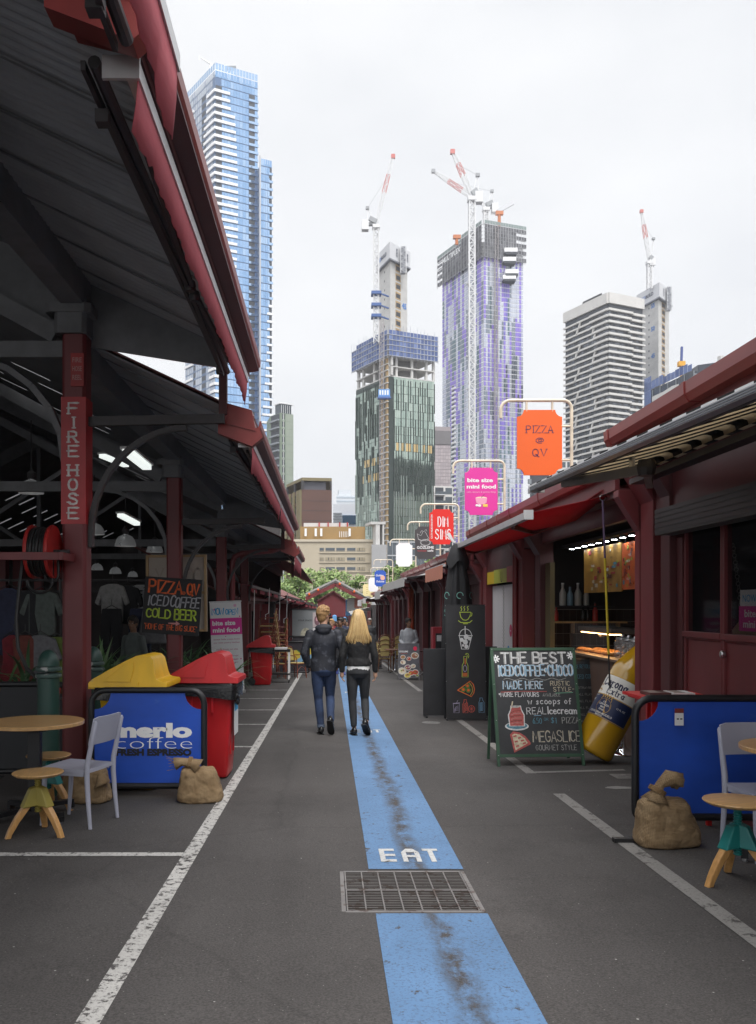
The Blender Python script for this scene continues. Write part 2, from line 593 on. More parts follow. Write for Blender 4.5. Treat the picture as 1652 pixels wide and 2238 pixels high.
def pen(mb, s, o, r, u, h, m, wd=.12, width=None, jit=.0, serif=0., shear=0., align='C', gap=1.5, rise=0., contrast=False):
	"""hand-drawn line of letters; wd = stroke as a share of h"""
	o, r, u = Vector(o), Vector(r), Vector(u)
	n = Vector(r).cross(u)
	x, gl = 0., []
	for ch in s:
		d = PEN.get(ch, PEN.get(ch.upper(), ''))
		st = [[tuple(float(q) for q in p.split(',')) for p in k.split()] for k in d.split(';') if k]
		mxx = max([p[0] for k in st for p in k] or [1.4])
		gl.append((x, st))
		x += mxx + gap
	tot = max(.1, x - gap)
	k = h / 6
	kx = k if width is None else width / tot
	off = {'C': -tot / 2, 'L': 0, 'R': -tot}[align]
	for x0, st in gl:
		jx, jy, js = random.uniform(-jit, jit), random.uniform(-jit, jit) * 1.3, 1 + random.uniform(-jit, jit) * .35
		for q in st:
			pts = [((p[0] * js + jx + x0 + off) * kx + p[1] * k * shear, (p[1] * js + jy) * k + rise * (x0 + off) * kx) for p in q]
			w = wd * h
			if contrast and len(pts) < 4 and abs(pts[0][0] - pts[-1][0]) > abs(pts[0][1] - pts[-1][1]) * .9:
				w *= .5
			ribbon(mb, pts, w, o, r, u, m)
			if serif:
				for e in (pts[0], pts[-1]):
					if len(q) < 6 or True:
						ribbon(mb, [(e[0] - serif * h, e[1]), (e[0] + serif * h, e[1])], wd * h * .55, o + n * .0006, r, u, m)
def translucent(m, col, f=.45):
	t = m.node_tree
	tr = t.nodes.new('ShaderNodeBsdfTranslucent')
	tr.inputs[0].default_value = tuple(col) + (1,)
	mx = t.nodes.new('ShaderNodeMixShader')
	mx.inputs[0].default_value = f
	t.links.new(t.nodes['Principled BSDF'].outputs[0], mx.inputs[1])
	t.links.new(tr.outputs[0], mx.inputs[2])
	t.links.new(mx.outputs[0], t.nodes['Material Output'].inputs[0])
	return m
X3, Y3, Z3 = Vector((1, 0, 0)), Vector((0, 1, 0)), Vector((0, 0, 1))
def arc(c, r, a0, a1, n=10, ax=X3, ay=Z3):
	c = Vector(c)
	return [c + ax * (r * cos(radians(a0 + (a1 - a0) * i / n))) + ay * (r * sin(radians(a0 + (a1 - a0) * i / n))) for i in range(n + 1)]
# ---------------------------------------------------------------- shared materials
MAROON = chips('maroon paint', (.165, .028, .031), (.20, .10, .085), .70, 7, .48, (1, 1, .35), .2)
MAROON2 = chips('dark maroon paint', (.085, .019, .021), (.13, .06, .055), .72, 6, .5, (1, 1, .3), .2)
GUTTER = chips('gutter red paint', (.225, .036, .033), (.24, .13, .11), .70, 9, .38, (1, .3, 1), .15)
REDPAINT = chips('signal red paint', (.42, .022, .02), (.2, .08, .06), .70, 8, .45)
WHITEP = mat('white enamel', (.76, .76, .75), .45, var=.06)
CREAM = chips('cream pole paint', (.72, .64, .50), (.3, .2, .13), .71, 14, .45)
BLACKM = mat('black powder coat', (.012, .012, .014), .42, var=.2, scale=12)
DARKIN = mat('dark interior', (.022, .021, .023), .8, var=.3, scale=2)
STEEL = mat('brushed steel', (.55, .55, .56), .32, metal=1., var=.08, scale=8)
ALU = mat('aluminium rail', (.60, .60, .60), .38, metal=.7, var=.1)
CHROME = mat('chrome', (.75, .75, .76), .1, metal=1., var=0)
GLASS = mat('window glass', (.012, .012, .015), .04, var=0, spec=.8, alpha=.30)
WHITEINK = mat('white lettering', (.82, .82, .82), .6, var=.03)
BLACKINK = mat('black lettering', (.01, .01, .012), .6, var=0)
PLAST = dict(rough=.36, var=.06, scale=3)
WOOD = mat('clear birch', (.56, .33, .135), .38, var=.26, scale=5, stretch=(1, 9, 1), coat=.25)
WOODY = mat('yellow birch', (.54, .29, .10), .4, var=.28, scale=6, stretch=(6, 6, .7), coat=.2)
PLANK = chips('rough timber', (.19, .095, .045), (.10, .06, .035), .62, 5, .8, (1, 6, 6))
BURLAP = None
MULL = mat('grey mullion', (.22, .24, .26), .5, var=0)
# ---------------------------------------------------------------- ground, markings, drain
def g3(x, y, dz=0.):
	return Vector((x, y, G(y) + dz))
def gx(x, y):
	return x + .00316 * y
HX0, HX1, HY0, HY1 = .085, .855, 4.74, 5.52
b = MB()
ASP = asphalt('asphalt')
ys = [-40, HY0, HY1, 85, 3500]
xs = [-1500, HX0, HX1, 1500]
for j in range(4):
	for i in range(3):
		if i == 1 and j == 1:
			continue
		b.face([g3(xs[i], ys[j]), g3(xs[i + 1], ys[j]), g3(xs[i + 1], ys[j + 1]), g3(xs[i], ys[j + 1])], ASP)
struct(b.build('ground'))
b = MB()
PIT = mat('pit concrete', (.012, .011, .010), .9, var=.3)
q = [g3(HX0, HY0), g3(HX1, HY0), g3(HX1, HY1), g3(HX0, HY1)]
d = Vector((0, 0, -.5))
for i in range(4):
	b.face([q[i], q[(i + 1) % 4], q[(i + 1) % 4] + d, q[i] + d], PIT)
b.face([p + d for p in q], PIT)
struct(b.build('drain_pit'))
cx, cy = (HX0 + HX1) / 2, (HY0 + HY1) / 2
gt = thing('drain_grate', (cx, cy, G(cy)), 'square steel drain grate set across the blue stripe', 'drain grate', rx=math.atan(SL))
GRT = chips('galvanised grate', (.19, .178, .172), (.09, .066, .055), .55, 9, .5, None, .2)
GRD = mat('rusty shaded bar side', (.045, .036, .032), .8, var=.3)  # rust plus the shade between the bars, both put into the colour
hx, hy = (HX1 - HX0) / 2 - .004, (HY1 - HY0) / 2 - .004
b = MB()
for s in (-1, 1):
	b.box((s * hx - .012, -hy, -.05), (s * hx + .012, hy, .004), GRT)
	b.box((-hx + .0125, s * hy - .01, -.05), (hx - .0125, s * hy + .01, .004), GRT)
b.build('frame', gt)
for s in (-1, 1):
	b = MB()
	y0, y1 = (-hy + .014, -.006) if s < 0 else (.006, hy - .014)
	nb = 12
	for i in range(nb + 1):
		y = y0 + (y1 - y0) * i / nb
		wd = .007 if i in (0, nb) else .0035
		zt = .0045 if i in (0, nb) else .002
		b.box((-hx + .016, y - wd / 1.6, zt - .002), (hx - .016, y + wd / 1.6, zt), GRT)
		b.box((-hx + .016, y - wd / 2.2, zt - .014), (hx - .016, y + wd / 2.2, zt - .0022), GRD)
	for i in range(8):
		x = -hx + .02 + (2 * hx - .04) * i / 7
		b.box((x - .004, y0, -.004), (x + .004, y1, .006), GRT)
	b.build('bar_panel', gt)
LINEW = roadpaint('worn white road paint', (.52, .505, .48), .525, None, 19)
LINEO = roadpaint('old grey road paint', (.26, .25, .235), .56)
BLUEP = roadpaint('blue road paint', (.118, .225, .395), .60, .58)
EATW = roadpaint('white stencil paint', (.56, .56, .55), .60)
def strip(b, x0, x1, y0, y1, m, dz=.004, n=None):
	n = n or max(1, int((y1 - y0) / 6))
	for i in range(n):
		a, c = y0 + (y1 - y0) * i / n, y0 + (y1 - y0) * (i + 1) / n
		b.face([g3(gx(x0, a), a, dz), g3(gx(x1, a), a, dz), g3(gx(x1, c), c, dz), g3(gx(x0, c), c, dz)], m)
b = MB()
strip(b, -1.005, -.905, -1, 42, LINEW)
struct(b.build('road_line'))
b = MB()
for y in (5.93, 11.15, 13.65, 15.95, 18.4, 20.8, 23.2, 25.6, 28, 30.5, 33):
	hw = .045 if y < 12 else .035
	b.face([g3(gx(-7, y) if y < 6 else gx(-3.6, y), y - hw, .004), g3(gx(-1.007, y), y - hw, .004), g3(gx(-1.007, y), y + hw, .004), g3(gx(-7, y) if y < 6 else gx(-3.6, y), y + hw, .004)], LINEW)
struct(b.build('bay_line'))
b = MB()
for a, c in ((-1, 8.05), (9.15, 19.2), (20.4, 40)):
	strip(b, 2.06, 2.17, a, c, LINEO)
b.face([g3(gx(2.172, 9.15), 9.17, .004), g3(3.2, 9.33, .004), g3(3.2, 9.42, .004), g3(gx(2.172, 9.15), 9.26, .004)], LINEO)
b.face([g3(gx(2.172, 20.4), 20.4, .004), g3(3.1, 20.5, .004), g3(3.1, 20.6, .004), g3(gx(2.172, 20.4), 20.5, .004)], LINEO)
struct(b.build('road_line'))
b = MB()
strip(b, .245, .852, -1, HY0 - .025, BLUEP)
strip(b, .245, .852, HY1 + .05, 45, BLUEP)
struct(b.build('blue_stripe'))
for i, y in enumerate((5.73, 12.6, 19.9)):
	b = MB()
	h = .33
	xa = gx(.335, y)
	rr, uu = X3, Vector((0, 1, SL))
	o = g3(xa, y, .0075)
	def blk(x0, y0, x1, y1):
		b.face([o + rr * (x * .405) + uu * (yy * h) for x, yy in ((x0, y0), (x1, y0), (x1, y1), (x0, y1))], EATW)
	blk(.0, 0, .085, 1)
	for yy in (0, .42, .83):
		blk(.086, yy, .26, yy + .17)
	blk(.37, 0, .45, .72)
	blk(.59, 0, .67, .72)
	b.face([o + rr * (x * .405) + uu * (yy * h) for x, yy in ((.37, .722), (.67, .722), (.58, 1), (.46, 1))], EATW)
	blk(.452, .34, .588, .50)
	blk(.74, .84, 1.0, 1)
	blk(.825, 0, .91, .838)
	struct(b.build('stencilled_lettering'))
b = MB()
CVR = chips('worn steel cover', (.13, .125, .12), (.2, .19, .18), .55, 12, .6)
x, y = px(1378, 9.0), 8.98
for k, (dx, dy, mm, z) in enumerate(((.19, .14, LINEO, .004), (.155, .105, CVR, .008))):
	b.face([g3(x - dx, y - dy, z), g3(x + dx, y - dy, z), g3(x + dx, y + dy, z), g3(x - dx, y + dy, z)], mm)
tag(b.build('service_cover'), 'small square steel service cover with a pale painted border in the asphalt', 'service cover')
b = MB()
x, y = px(1352, 8.35), 8.35
pp = [(-.14, -.02), (-.05, -.07), (.12, -.05), (.14, .03), (.0, .08), (-.1, .05)]
b.face([g3(x + p[0], y + p[1], .004) for p in pp], LINEO)
struct(b.build('paint_patch'))
b = MB()
x, y = px(942, 13.9), 13.9
b.lathe([(.15, -.01), (.15, .004), (.13, .007), (.001, .007)], CVR, 20, Matrix.Translation(g3(x, y)))
tag(b.build('valve_cover'), 'dark round valve cover flush in the asphalt beyond the tall menu board', 'valve cover')
# ---------------------------------------------------------------- the big open market shed on the left
SOFF = mat('grey roof underside', (.32, .325, .34), .7, var=.2, scale=1.5)
ROOFT = chips('old roof sheeting', (.16, .05, .045), (.2, .15, .13), .6, 3, .6)
BEAMD = mat('dark painted beam', (.16, .163, .17), .6, var=.25, scale=3)
AWN = mat('faded pink red canvas', (.64, .19, .225), .85, var=.1, scale=7, bump=.3, stretch=(1, .25, 1))
translucent(AWN, (.72, .23, .27), .5)
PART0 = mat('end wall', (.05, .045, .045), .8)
IRON = mat('dark iron', (.04, .036, .038), .5, var=.3, scale=8)
CX = -2.48
SLO = .47
shed = thing('market_shed', (CX, 8.6, G(8.6)), 'big open red-posted market shed with a stepped roof along the left of the lane', 'market shed')
SEC = [(-6., 3.38, 4.52), (3.42, 8.72, 4.02), (8.76, 20.3, 3.42), (20.35, 25.9, 2.95), (25.95, 46, 2.6)]
EX = -.74
def corr(b, y0, y1, xa, za, xb, zb, m, p=.095, a=.012):
	n = max(2, int((y1 - y0) / p) * 4)
	vs, fs = [], []
	for i in range(n + 1):
		y = y0 + (y1 - y0) * i / n
		h = a * sin(i * pi / 2 + .6)
		vs += [(xa, y, za + h), (xb, y, zb + h)]
	for i in range(n):
		fs.append((2 * i, 2 * i + 1, 2 * i + 3, 2 * i + 2))
	b.add(vs, fs, m)
RX = -8.6
for k, (y0, y1, ze) in enumerate(SEC):
	zp = ze + (EX - CX) * SLO
	zr = ze + (EX - RX) * SLO
	b = MB()
	if k < 4:
		corr(b, y0, y1, EX, ze, CX, zp, SOFF)
		y = y0 + .4
		while y < y1 - .2:
			b.beam((EX - .05, y, ze - .018), (CX, y, zp - .012), .03, .012, BEAMD)
			y += .74
	b.prism([(EX, y0, ze + .03), (EX, y0, ze + .05), (CX, y0, zp + .05), (CX, y0, zp + .03)], (0, y1 - y0, 0), ROOFT)
	b.build('canopy_roof', shed, world=True)
	b = MB()
	for sgn in (0, 1):
		def P(t, y, dz=0.):
			x = CX + (RX - CX) * t
			z = zp + (zr - zp) * t
			if sgn:
				x = 2 * RX - x
			return Vector((x, y, z + dz))
		y = y0
		while y < y1 - .05:
			e = min(y1, y + 1.3)
			cells = [(y, min(e, y + 1.17), 0, 1)]
			if e > y + 1.17:
				o_ = .06 * ((int(y * 7)) % 3)
				cells += [(y + 1.17, e, 0, .26 + o_), (y + 1.17, e, .36 + o_, .66 - o_), (y + 1.17, e, .75 - o_, 1)]
			for a, c, t0, t1 in cells:
				q = [P(t0, a), P(t1, a), P(t1, c), P(t0, c)]
				b.hexa(q + [p + Z3 * .04 for p in q], BEAMD)
			y = e
	b.build('gable_roof', shed, world=True)
	if k == 4:
		b = MB()
		b.box((2 * RX - CX - 14, y1 - .2, G(y1)), (CX, y1, zr), PART0)
		b.build('end_wall', shed, world=True)
	if k < 4:
		b = MB()
		dz = ze - SEC[k + 1][2]
		for sgn in (1, -1):
			q = [(CX, zp), (RX, zr)] if sgn > 0 else [(2 * RX - CX, zp), (RX, zr)]
			b.prism([(q[0][0], y1 - .04, q[0][1] - dz - .05), (q[1][0], y1 - .04, q[1][1] - dz - .05), (q[1][0], y1 - .04, q[1][1]), (q[0][0], y1 - .04, q[0][1])], (0, .03, 0), BEAMD)
		b.build('gable_infill', shed, world=True)
	b = MB()
	x0_ = 2 * RX - CX
	b.hexa([Vector(p) for p in ((x0_ - 14, y0, zp + .6), (x0_ + .2, y0, zp + .02), (x0_ + .2, y1, zp + .02), (x0_ - 14, y1, zp + .6), (x0_ - 14, y0, zp + .66), (x0_ + .2, y0, zp + .08), (x0_ + .2, y1, zp + .08), (x0_ - 14, y1, zp + .66))], BEAMD)
	b.box((x0_ - 14.2, y0, 2.4), (x0_ - 14, y1, zp + .7), BEAMD)
	b.build('aisle_roof', shed, world=True)
	if k < 4:
		b = MB()
		prof = [(-.02, -.115), (.07, -.10), (.084, -.085), (.088, -.02), (.075, -.018), (.066, -.07), (.056, -.085), (-.02, -.09)]
		b.prism([(EX - .02 + x, y0, ze + .02 + z) for x, z in prof], (0, y1 - y0, 0), GUTTER)
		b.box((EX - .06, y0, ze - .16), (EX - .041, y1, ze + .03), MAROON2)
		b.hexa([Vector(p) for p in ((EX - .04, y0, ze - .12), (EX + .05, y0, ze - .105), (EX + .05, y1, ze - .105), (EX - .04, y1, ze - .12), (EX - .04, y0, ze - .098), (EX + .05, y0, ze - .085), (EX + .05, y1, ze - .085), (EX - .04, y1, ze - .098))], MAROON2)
		b.build('gutter', shed, world=True)
		b = MB()
		b.hexa([Vector(p) for p in ((EX - .34, y0 - .06, ze - .02), (EX + .02, y0 - .06, ze - .11), (EX + .02, y0 + .34, ze - .11), (EX - .34, y0 + .34, ze - .02), (EX - .34, y0 - .06, ze + .19), (EX - .02, y0 - .06, ze + .10), (EX - .02, y0 + .34, ze + .10), (EX - .34, y0 + .34, ze + .19))], GUTTER)
		b.prism([(EX - .36, y0 - .05, ze - .13), (EX - .02, y0 - .05, ze - .26), (EX + .09, y0 - .05, ze - .17), (EX + .06, y0 - .05, ze - .09), (EX - .36, y0 - .05, ze + .03)], (0, .12, 0), GUTTER)
		b.build('rainhead', shed, world=True)
	b = MB()
	b.box((CX - .11, y0, zp - .34), (CX + .11, y1, zp - .03), BEAMD)
	b.build('plate_beam', shed, world=True)
	if k < 4:
		b = MB()
		b.prism([(CX, y1 - .02, zp + .06), (CX + .06, y1 - .02, zp - .68), (EX - .30, y1 - .02, ze - .08), (EX - .16, y1 - .02, ze + .12)], (0, .03, 0), BEAMD)
		b.box((EX - .345, y1 - .06, ze - .55), (EX - .265, y1 + .02, ze - .02), MAROON2)
		b.build('step_board', shed, world=True)
def awning(y0, y1, x, z, n, drop=.2, xr=None, zr=None, name='awning', m=AWN, par=shed, seed=1):
	"""folding-arm awning rolled in: rail, wavy valance, cassette, two arms"""
	rn = random.Random(seed)
	b = MB()
	b.box((x - .035, y0, z - .035), (x + .02, y1, z + .035), ALU)
	b.box((x - .13, y0 - .02, z - .05), (x + .025, y0 - .001, z + .045), ALU)
	r = b.build(name, par, world=True)
	b = MB()
	k = int((y1 - y0) / .045)
	vs, fs = [], []
	ph = rn.random() * 6
	for i in range(k + 1):
		y = y0 + .02 + (y1 - y0 - .04) * i / k
		w_ = .004 * sin(y * 9 + ph) + .005 * sin(y * 41 + ph * 2)
		dr = drop * (1.12 + .05 * sin(y * 2.1 + ph) + .05 * sin(y * 14))
		if y < y0 + .35 or y > y1 - .3:
			dr *= 1.14
		vs += [(x + .012, y, z - .036), (x + .010 + w_ * .5, y, z - dr * .5), (x - .005 + w_, y, z - dr)]
	for i in range(k):
		for j in range(2):
			fs.append((3 * i + j, 3 * i + j + 1, 3 * i + j + 4, 3 * i + j + 3))
	b.add(vs, fs, m)
	vo = b.build('valance', r, smooth=True, ang=180, world=True)
	sd = vo.modifiers.new('thickness', 'SOLIDIFY')
	sd.thickness = .004
	b = MB()
	b.tube([(x - .18, y0 + .05, z + .06), (x - .18, y1 - .05, z + .06)], .028, IRON, 10)
	b.box((x - .235, y0 + .04, z + .02), (x - .215, y1 - .04, z + .06), IRON)
	b.build('roller', r, world=True)
	for s, ya, yb in ((1, y0 + .35, (y0 + y1) / 2 - .1), (-1, y1 - .35, (y0 + y1) / 2 + .1)):
		b = MB()
		b.beam((x - .20, ya, z - .01), (x - .16, yb, z - .025), .026, .04, IRON)
		b.beam((x - .13, yb, z - .03), (x - .08, ya + s * .1, z - .01), .024, .035, IRON)
		b.lathe([(.032, -.035), (.04, .0), (.032, .035)], IRON, 10, Matrix.Translation((x - .145, yb, z - .03)))
		b.box((x - .25, ya - .03, z - .04), (x - .19, ya + .03, z + .02), IRON)
		b.build('folding_arm', r, world=True)
	return r
awning(1.4, 3.42, -.60, 3.70, 0, .24, seed=3)
awning(3.60, 8.55, -.80, 3.79, 1, .20, seed=5)
awning(8.95, 14.3, -.79, 3.24, 2, .22, seed=7)
awning(14.45, 20.1, -.79, 3.24, 3, .22, seed=9)
awning(20.6, 25.7, -.79, 2.79, 4, .30, seed=11)
COLY = [3.38, 8.6, 14.1, 20.3, 25.9]
colobj = []
for k, y in enumerate(COLY):
	ze = SEC[min(k + 1, 3)][2]
	zp = SEC[min(k, 3)][2] + (EX - CX) * SLO
	b = MB()
	h = .118
	c = .03
	oct_ = [(-h + c, -h), (h - c, -h), (h, -h + c), (h, h - c), (h - c, h), (-h + c, h), (-h, h - c), (-h, -h + c)]
	z0 = G(y) - .02
	b.prism([(CX + p[0], y + p[1], z0) for p in oct_], (0, 0, zp - .62 - z0), MAROON)
	b.prism([(CX + p[0] * 1.35 - .03, y + p[1] * 1.3, zp - .62) for p in oct_], (0, 0, .35), BEAMD)
	b.prism([(CX + p[0] * 1.9 - .05, y + p[1] * 1.42, zp - .92 + .5) for p in oct_], (0, 0, .1), BEAMD)
	o = b.build('column', shed, world=True, bevel=.006)
	colobj.append(o)
	b = MB()
	zb = ze - .04
	if k:
		b.beam((CX + h, y, zb), (EX - .28, y, zb + .03), .07, .09, IRON)
		pts = [Vector((CX + h + .02 + .95 * (1 - cos(radians(a))), y, zb - 1.12 + 1.06 * sin(radians(a)))) for a in range(0, 91, 9)]
		for p, q in zip(pts, pts[1:]):
			b.beam(p, q, .05, .085, IRON, (0, 1, 0))
		b.beam(pts[0] - Z3 * .12, pts[0], .05, .085, IRON, (0, 1, 0))
		b.build('eave_bracket', shed, world=True)
	b = MB()
	zt = zp - .75
	zr = SEC[min(k, 3)][2] + (EX - RX) * SLO
	b.beam((CX, y, zt), (2 * RX - CX, y, zt), .1, .16, BEAMD)
	b.beam((CX - .2, y, zt + .15), (RX, y, zr - .25), .1, .18, BEAMD)
	b.beam((2 * RX - CX + .2, y, zt + .15), (RX, y, zr - .25), .1, .18, BEAMD)
	b.beam((RX, y, zt), (RX, y, zr - .2), .1, .12, BEAMD)
	for s in (-1, 1):
		b.beam((RX, y, zt + .1), (RX + s * 3, y, (zr + zt) / 2 + .25), .08, .1, BEAMD)
		b.beam((RX + s * 3, y, zt), (RX + s * 3, y, (zr + zt) / 2 + .3), .07, .07, BEAMD)
		pts = [Vector((CX - .12 + (-s - 1) / 2 * 0 - 1.1 * (1 - cos(radians(a))), y, zt - 1.1 + 1.05 * sin(radians(a)))) for a in range(0, 91, 15)]
	for p, q in zip(pts, pts[1:]):
		b.beam(p, q, .06, .09, BEAMD, (0, 1, 0))
	b.build('truss', shed, world=True)
	b = MB()
	for x in (-8.6, -14.7):
		b.prism([(x + p[0], y + p[1], z0) for p in oct_], (0, 0, zt - z0), MAROON)
		break
	b.build('column', shed, world=True)
	b = MB()
	b.prism([(-14.7 + p[0], y + p[1], z0) for p in oct_], (0, 0, zt - z0), MAROON)
	b.build('column', shed, world=True)
y = 8.6
b = MB()
z0, z1 = 2.36, 3.60
h = .121
b.box((CX - h, y - h, z0), (CX + h, y + h, z1), chips('fire red band', (.42, .013, .018), (.1, .02, .02), .73, 9, .42))
b.build('painted_band', colobj[1], world=True)
b = MB()
LT = mat('stencil white', (.66, .63, .61), .7, var=.3, scale=30)
zz = z1 - .06
for i, ch in enumerate('FIREHOSE'):
	o = Vector((CX - .005, y - h - .0025, zz - .105 - (i + (.35 if i > 3 else 0)) * .139))
	pen(b, ch, o, X3, Z3, .104, LT, .21, width=.02 if ch == 'I' else .084, serif=0 if ch == 'O' else .17, gap=0)
b.build('lettering', colobj[1], world=True)
b = MB()
b.box((CX - .02, y - h - .02, 3.70), (CX + .105, y - h - .006, 4.02), REDPAINT)
for i, s in enumerate(('FIRE', 'HOSE', 'REEL')):
	txt(b, s, (CX + .042, y - h - .0225, 3.93 - i * .085), X3, Z3, .05, mat('faint plate lettering', (.5, .3, .28), .7, var=0), .01, .09)
b.build('sign_plate', colobj[1], world=True)
hr = thing('hose_reel', (-2.74, 8.36, 2.08), 'red fire hose reel with black hose on a bracket at the first column', 'hose reel')
Mx = Matrix.Rotation(pi / 2, 4, 'Y')
for sx in (-.10, .11):
	b = MB()
	b.lathe([(.05, -.008), (.23, -.006), (.275, -.018), (.282, 0), (.275, .018), (.25, .01), (.23, .006), (.05, .008)], REDPAINT, 28, Matrix.Translation((sx, 0, 0)) @ Mx)
	b.build('reel_disc', hr, smooth=True)
b = MB()
HOSE = mat('black rubber hose', (.012, .012, .013), .45, var=.2, scale=20)
for i in range(6):
	pts = arc((-.085 + .033 * i, 0, 0), .235 + .012 * (i % 2), 0, 345, 28, Y3, Z3)
	b.tube(pts, .017, HOSE, 8, closed=False)
b.build('coiled_hose', hr, smooth=True)
b = MB()
b.box((-.34, -.30, -.10), (.26, -.26, -.02), MAROON)
b.box((.26, -.30, -.10), (.30, .12, -.02), MAROON)
b.tube([(-.14, 0, 0), (.28, 0, 0)], .025, IRON, 10)
b.build('bracket', hr, bevel=.004)
b = MB()
pts = [(-.16, -.06, .1), (-.2, -.1, -.3), (-.23, -.13, -.7), (-.2, -.16, -1.0), (-.1, -.2, -1.2), (.08, -.26, -1.35), (.2, -.3, -1.42)]
sm = []
for i in range(len(pts) - 1):
	for q in range(4):
		sm.append(Vector(pts[i]).lerp(Vector(pts[i + 1]), q / 4))
b.tube(sm, .02, HOSE, 8)
for x, r_, dz in ((-.02, .13, -.30), (.1, .07, -.24)):
	b.tube(arc((x, -.02, dz), r_, 180, 360, 14, X3, Z3) + [Vector((x + r_, -.02, dz + .25))], .016, HOSE, 8)
b.build('trailing_hose', hr, smooth=True)
hr.scale = (.92, .92, .92)
GRNP = chips('bottle green paint', (.025, .072, .058), (.33, .36, .33), .665, 5, .42, (1, 1, .6), .3)
def bollard(loc, label, r=.098, h=1.34):
	t = thing('bollard', loc, label, 'bollard', 'green bollards by the shed columns')
	b = MB()
	b.lathe([(r, 0), (r, h - .26)], GRNP, 24)
	b.build('post', t, smooth=True)
	b = MB()
	for z in (h - .26, h - .20):
		b.lathe([(r, z), (r * 1.16, z + .006), (r * 1.2, z + .02), (r * 1.16, z + .038), (r, z + .044)], chips('worn collar paint', (.05, .09, .08), (.36, .36, .35), .52, 9, .5), 24)
	b.build('collar', t, smooth=True)
	b = MB()
	b.lathe([(r * 1.02, h - .15)] + [(r * 1.02 * cos(radians(a)), h - .15 + .15 * sin(radians(a))) for a in range(10, 90, 10)] + [(.001, h)], GRNP, 24)
	b.build('dome', t, smooth=True)
bollard((-2.57, 8.0, G(8)), 'green bollard with flaked paint in front of the fire hose column')
bollard((-2.47, 9.15, G(9.15)), 'green bollard mostly hidden behind the fire hose column')
dp = MB()
dp.tube([(-.98, 20.45, 2.95), (-1.3, 20.4, 2.84), (-2.0, 20.4, 2.78), (-2.18, 20.4, 2.7), (-2.24, 20.4, 2.55), (-2.24, 20.4, G(20))], .065, MAROON, 10)
dp.build('downpipe', shed, world=True, smooth=True)
LAMPG = mat('pale spun aluminium', (.50, .51, .51), .3, metal=.75, var=.1, emit=(.9, .93, .95), es=.03)
proto = None
for i, (u, v, w_, lb) in enumerate(((68, 1062, 54, 'dome pendant lamp left of the fire hose column'), (206, 1155, 44, 'dome pendant lamp just right of the fire hose column'), (274, 1180, 46, 'dome pendant lamp left of the second column, lower than its neighbour'), (338, 1196, 36, 'dome pendant lamp half hidden by the second column bracket'), (212, 1238, 26, 'small dome pendant lamp low behind the fire hose column'), (252, 1246, 26, 'small dome pendant lamp above the hanging clothes'), (290, 1254, 22, 'farthest small dome pendant lamp above the clothes'), (70, 1192, 30, 'dome pendant lamp behind the hose reel'))):
	y = .44 * 1900 / w_
	p = at(u, v + w_ * .3, y)
	if proto is None:
		t = thing('pendant_lamp', p, lb, 'pendant lamp', 'dome lamps under the shed roof')
		b = MB()
		b.lathe([(.22, 0), (.215, .05), (.19, .13), (.14, .20), (.07, .235), (.05, .24), (.05, .25), (.001, .25)], LAMPG, 24, cap=False)
		b.build('lamp_shade', t, smooth=True)
		b = MB()
		b.lathe([(.05, .25), (.075, .28), (.075, .36), (.03, .40), (.02, .42)], IRON, 12)
		b.tube([(0, 0, .42), (0, 0, 1.3)], .012, IRON, 6)
		b.build('fitting', t, smooth=True)
		b = MB()
		b.ell((0, 0, .1), (.05, .05, .07), mat('lamp bulb', (.8, .8, .78), .4, emit=(1, .96, .88), es=1.2, var=0), 10, 6)
		b.build('bulb', t, smooth=True)
		proto = t
	else:
		dup(proto, p, 0, lb)
TUBE = mat('strip light diffuser', (.8, .8, .8), .4, var=0, emit=(.93, 1, .96), es=.55)
for i, (u0, v0, u1, v1, y0, y1, lb) in enumerate(((277, 978, 322, 1015, 9.9, 11.1, 'white strip light under the eave right of the fire hose column'), (222, 990, 276, 1012, 14.2, 15.0, 'strip light deeper under the roof beside the lit eave batten'), (262, 1120, 300, 1140, 14.6, 15.3, 'short strip light above the pizza board'))):
	p, q = at(u0, v0, y0), at(u1, v1, y1)
	t = thing('strip_light', (p + q) / 2, lb, 'strip light', 'strip lights under the shed roof')
	d = (q - p) / 2
	b = MB()
	b.beam(-d, d, .16, .03, WHITEP)
	b.build('housing', t)
	b = MB()
	b.beam(-d * .97 - Z3 * .045, d * .97 - Z3 * .045, .11, .055, TUBE)
	b.build('diffuser', t)
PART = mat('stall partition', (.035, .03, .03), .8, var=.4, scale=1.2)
b = MB()
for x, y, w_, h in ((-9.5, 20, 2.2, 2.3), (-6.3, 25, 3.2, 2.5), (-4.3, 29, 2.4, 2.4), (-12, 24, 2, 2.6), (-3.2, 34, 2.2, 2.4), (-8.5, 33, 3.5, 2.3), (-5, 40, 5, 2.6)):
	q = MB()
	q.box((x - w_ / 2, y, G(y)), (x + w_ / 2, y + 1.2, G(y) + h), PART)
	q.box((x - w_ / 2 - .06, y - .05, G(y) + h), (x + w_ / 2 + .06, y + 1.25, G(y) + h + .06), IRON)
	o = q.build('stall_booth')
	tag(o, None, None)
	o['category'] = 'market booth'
	o['label'] = 'dark market booth ' + {-9.5: 'far left behind the hose reel', -6.3: 'behind the hanging clothes', -4.3: 'seen past the second column', -12: 'at the far left edge of the shed', -3.2: 'behind the roll-up banner', -8.5: 'deep in the shed behind the dome lamps', -5: 'closing the far end of the shed'}[x]
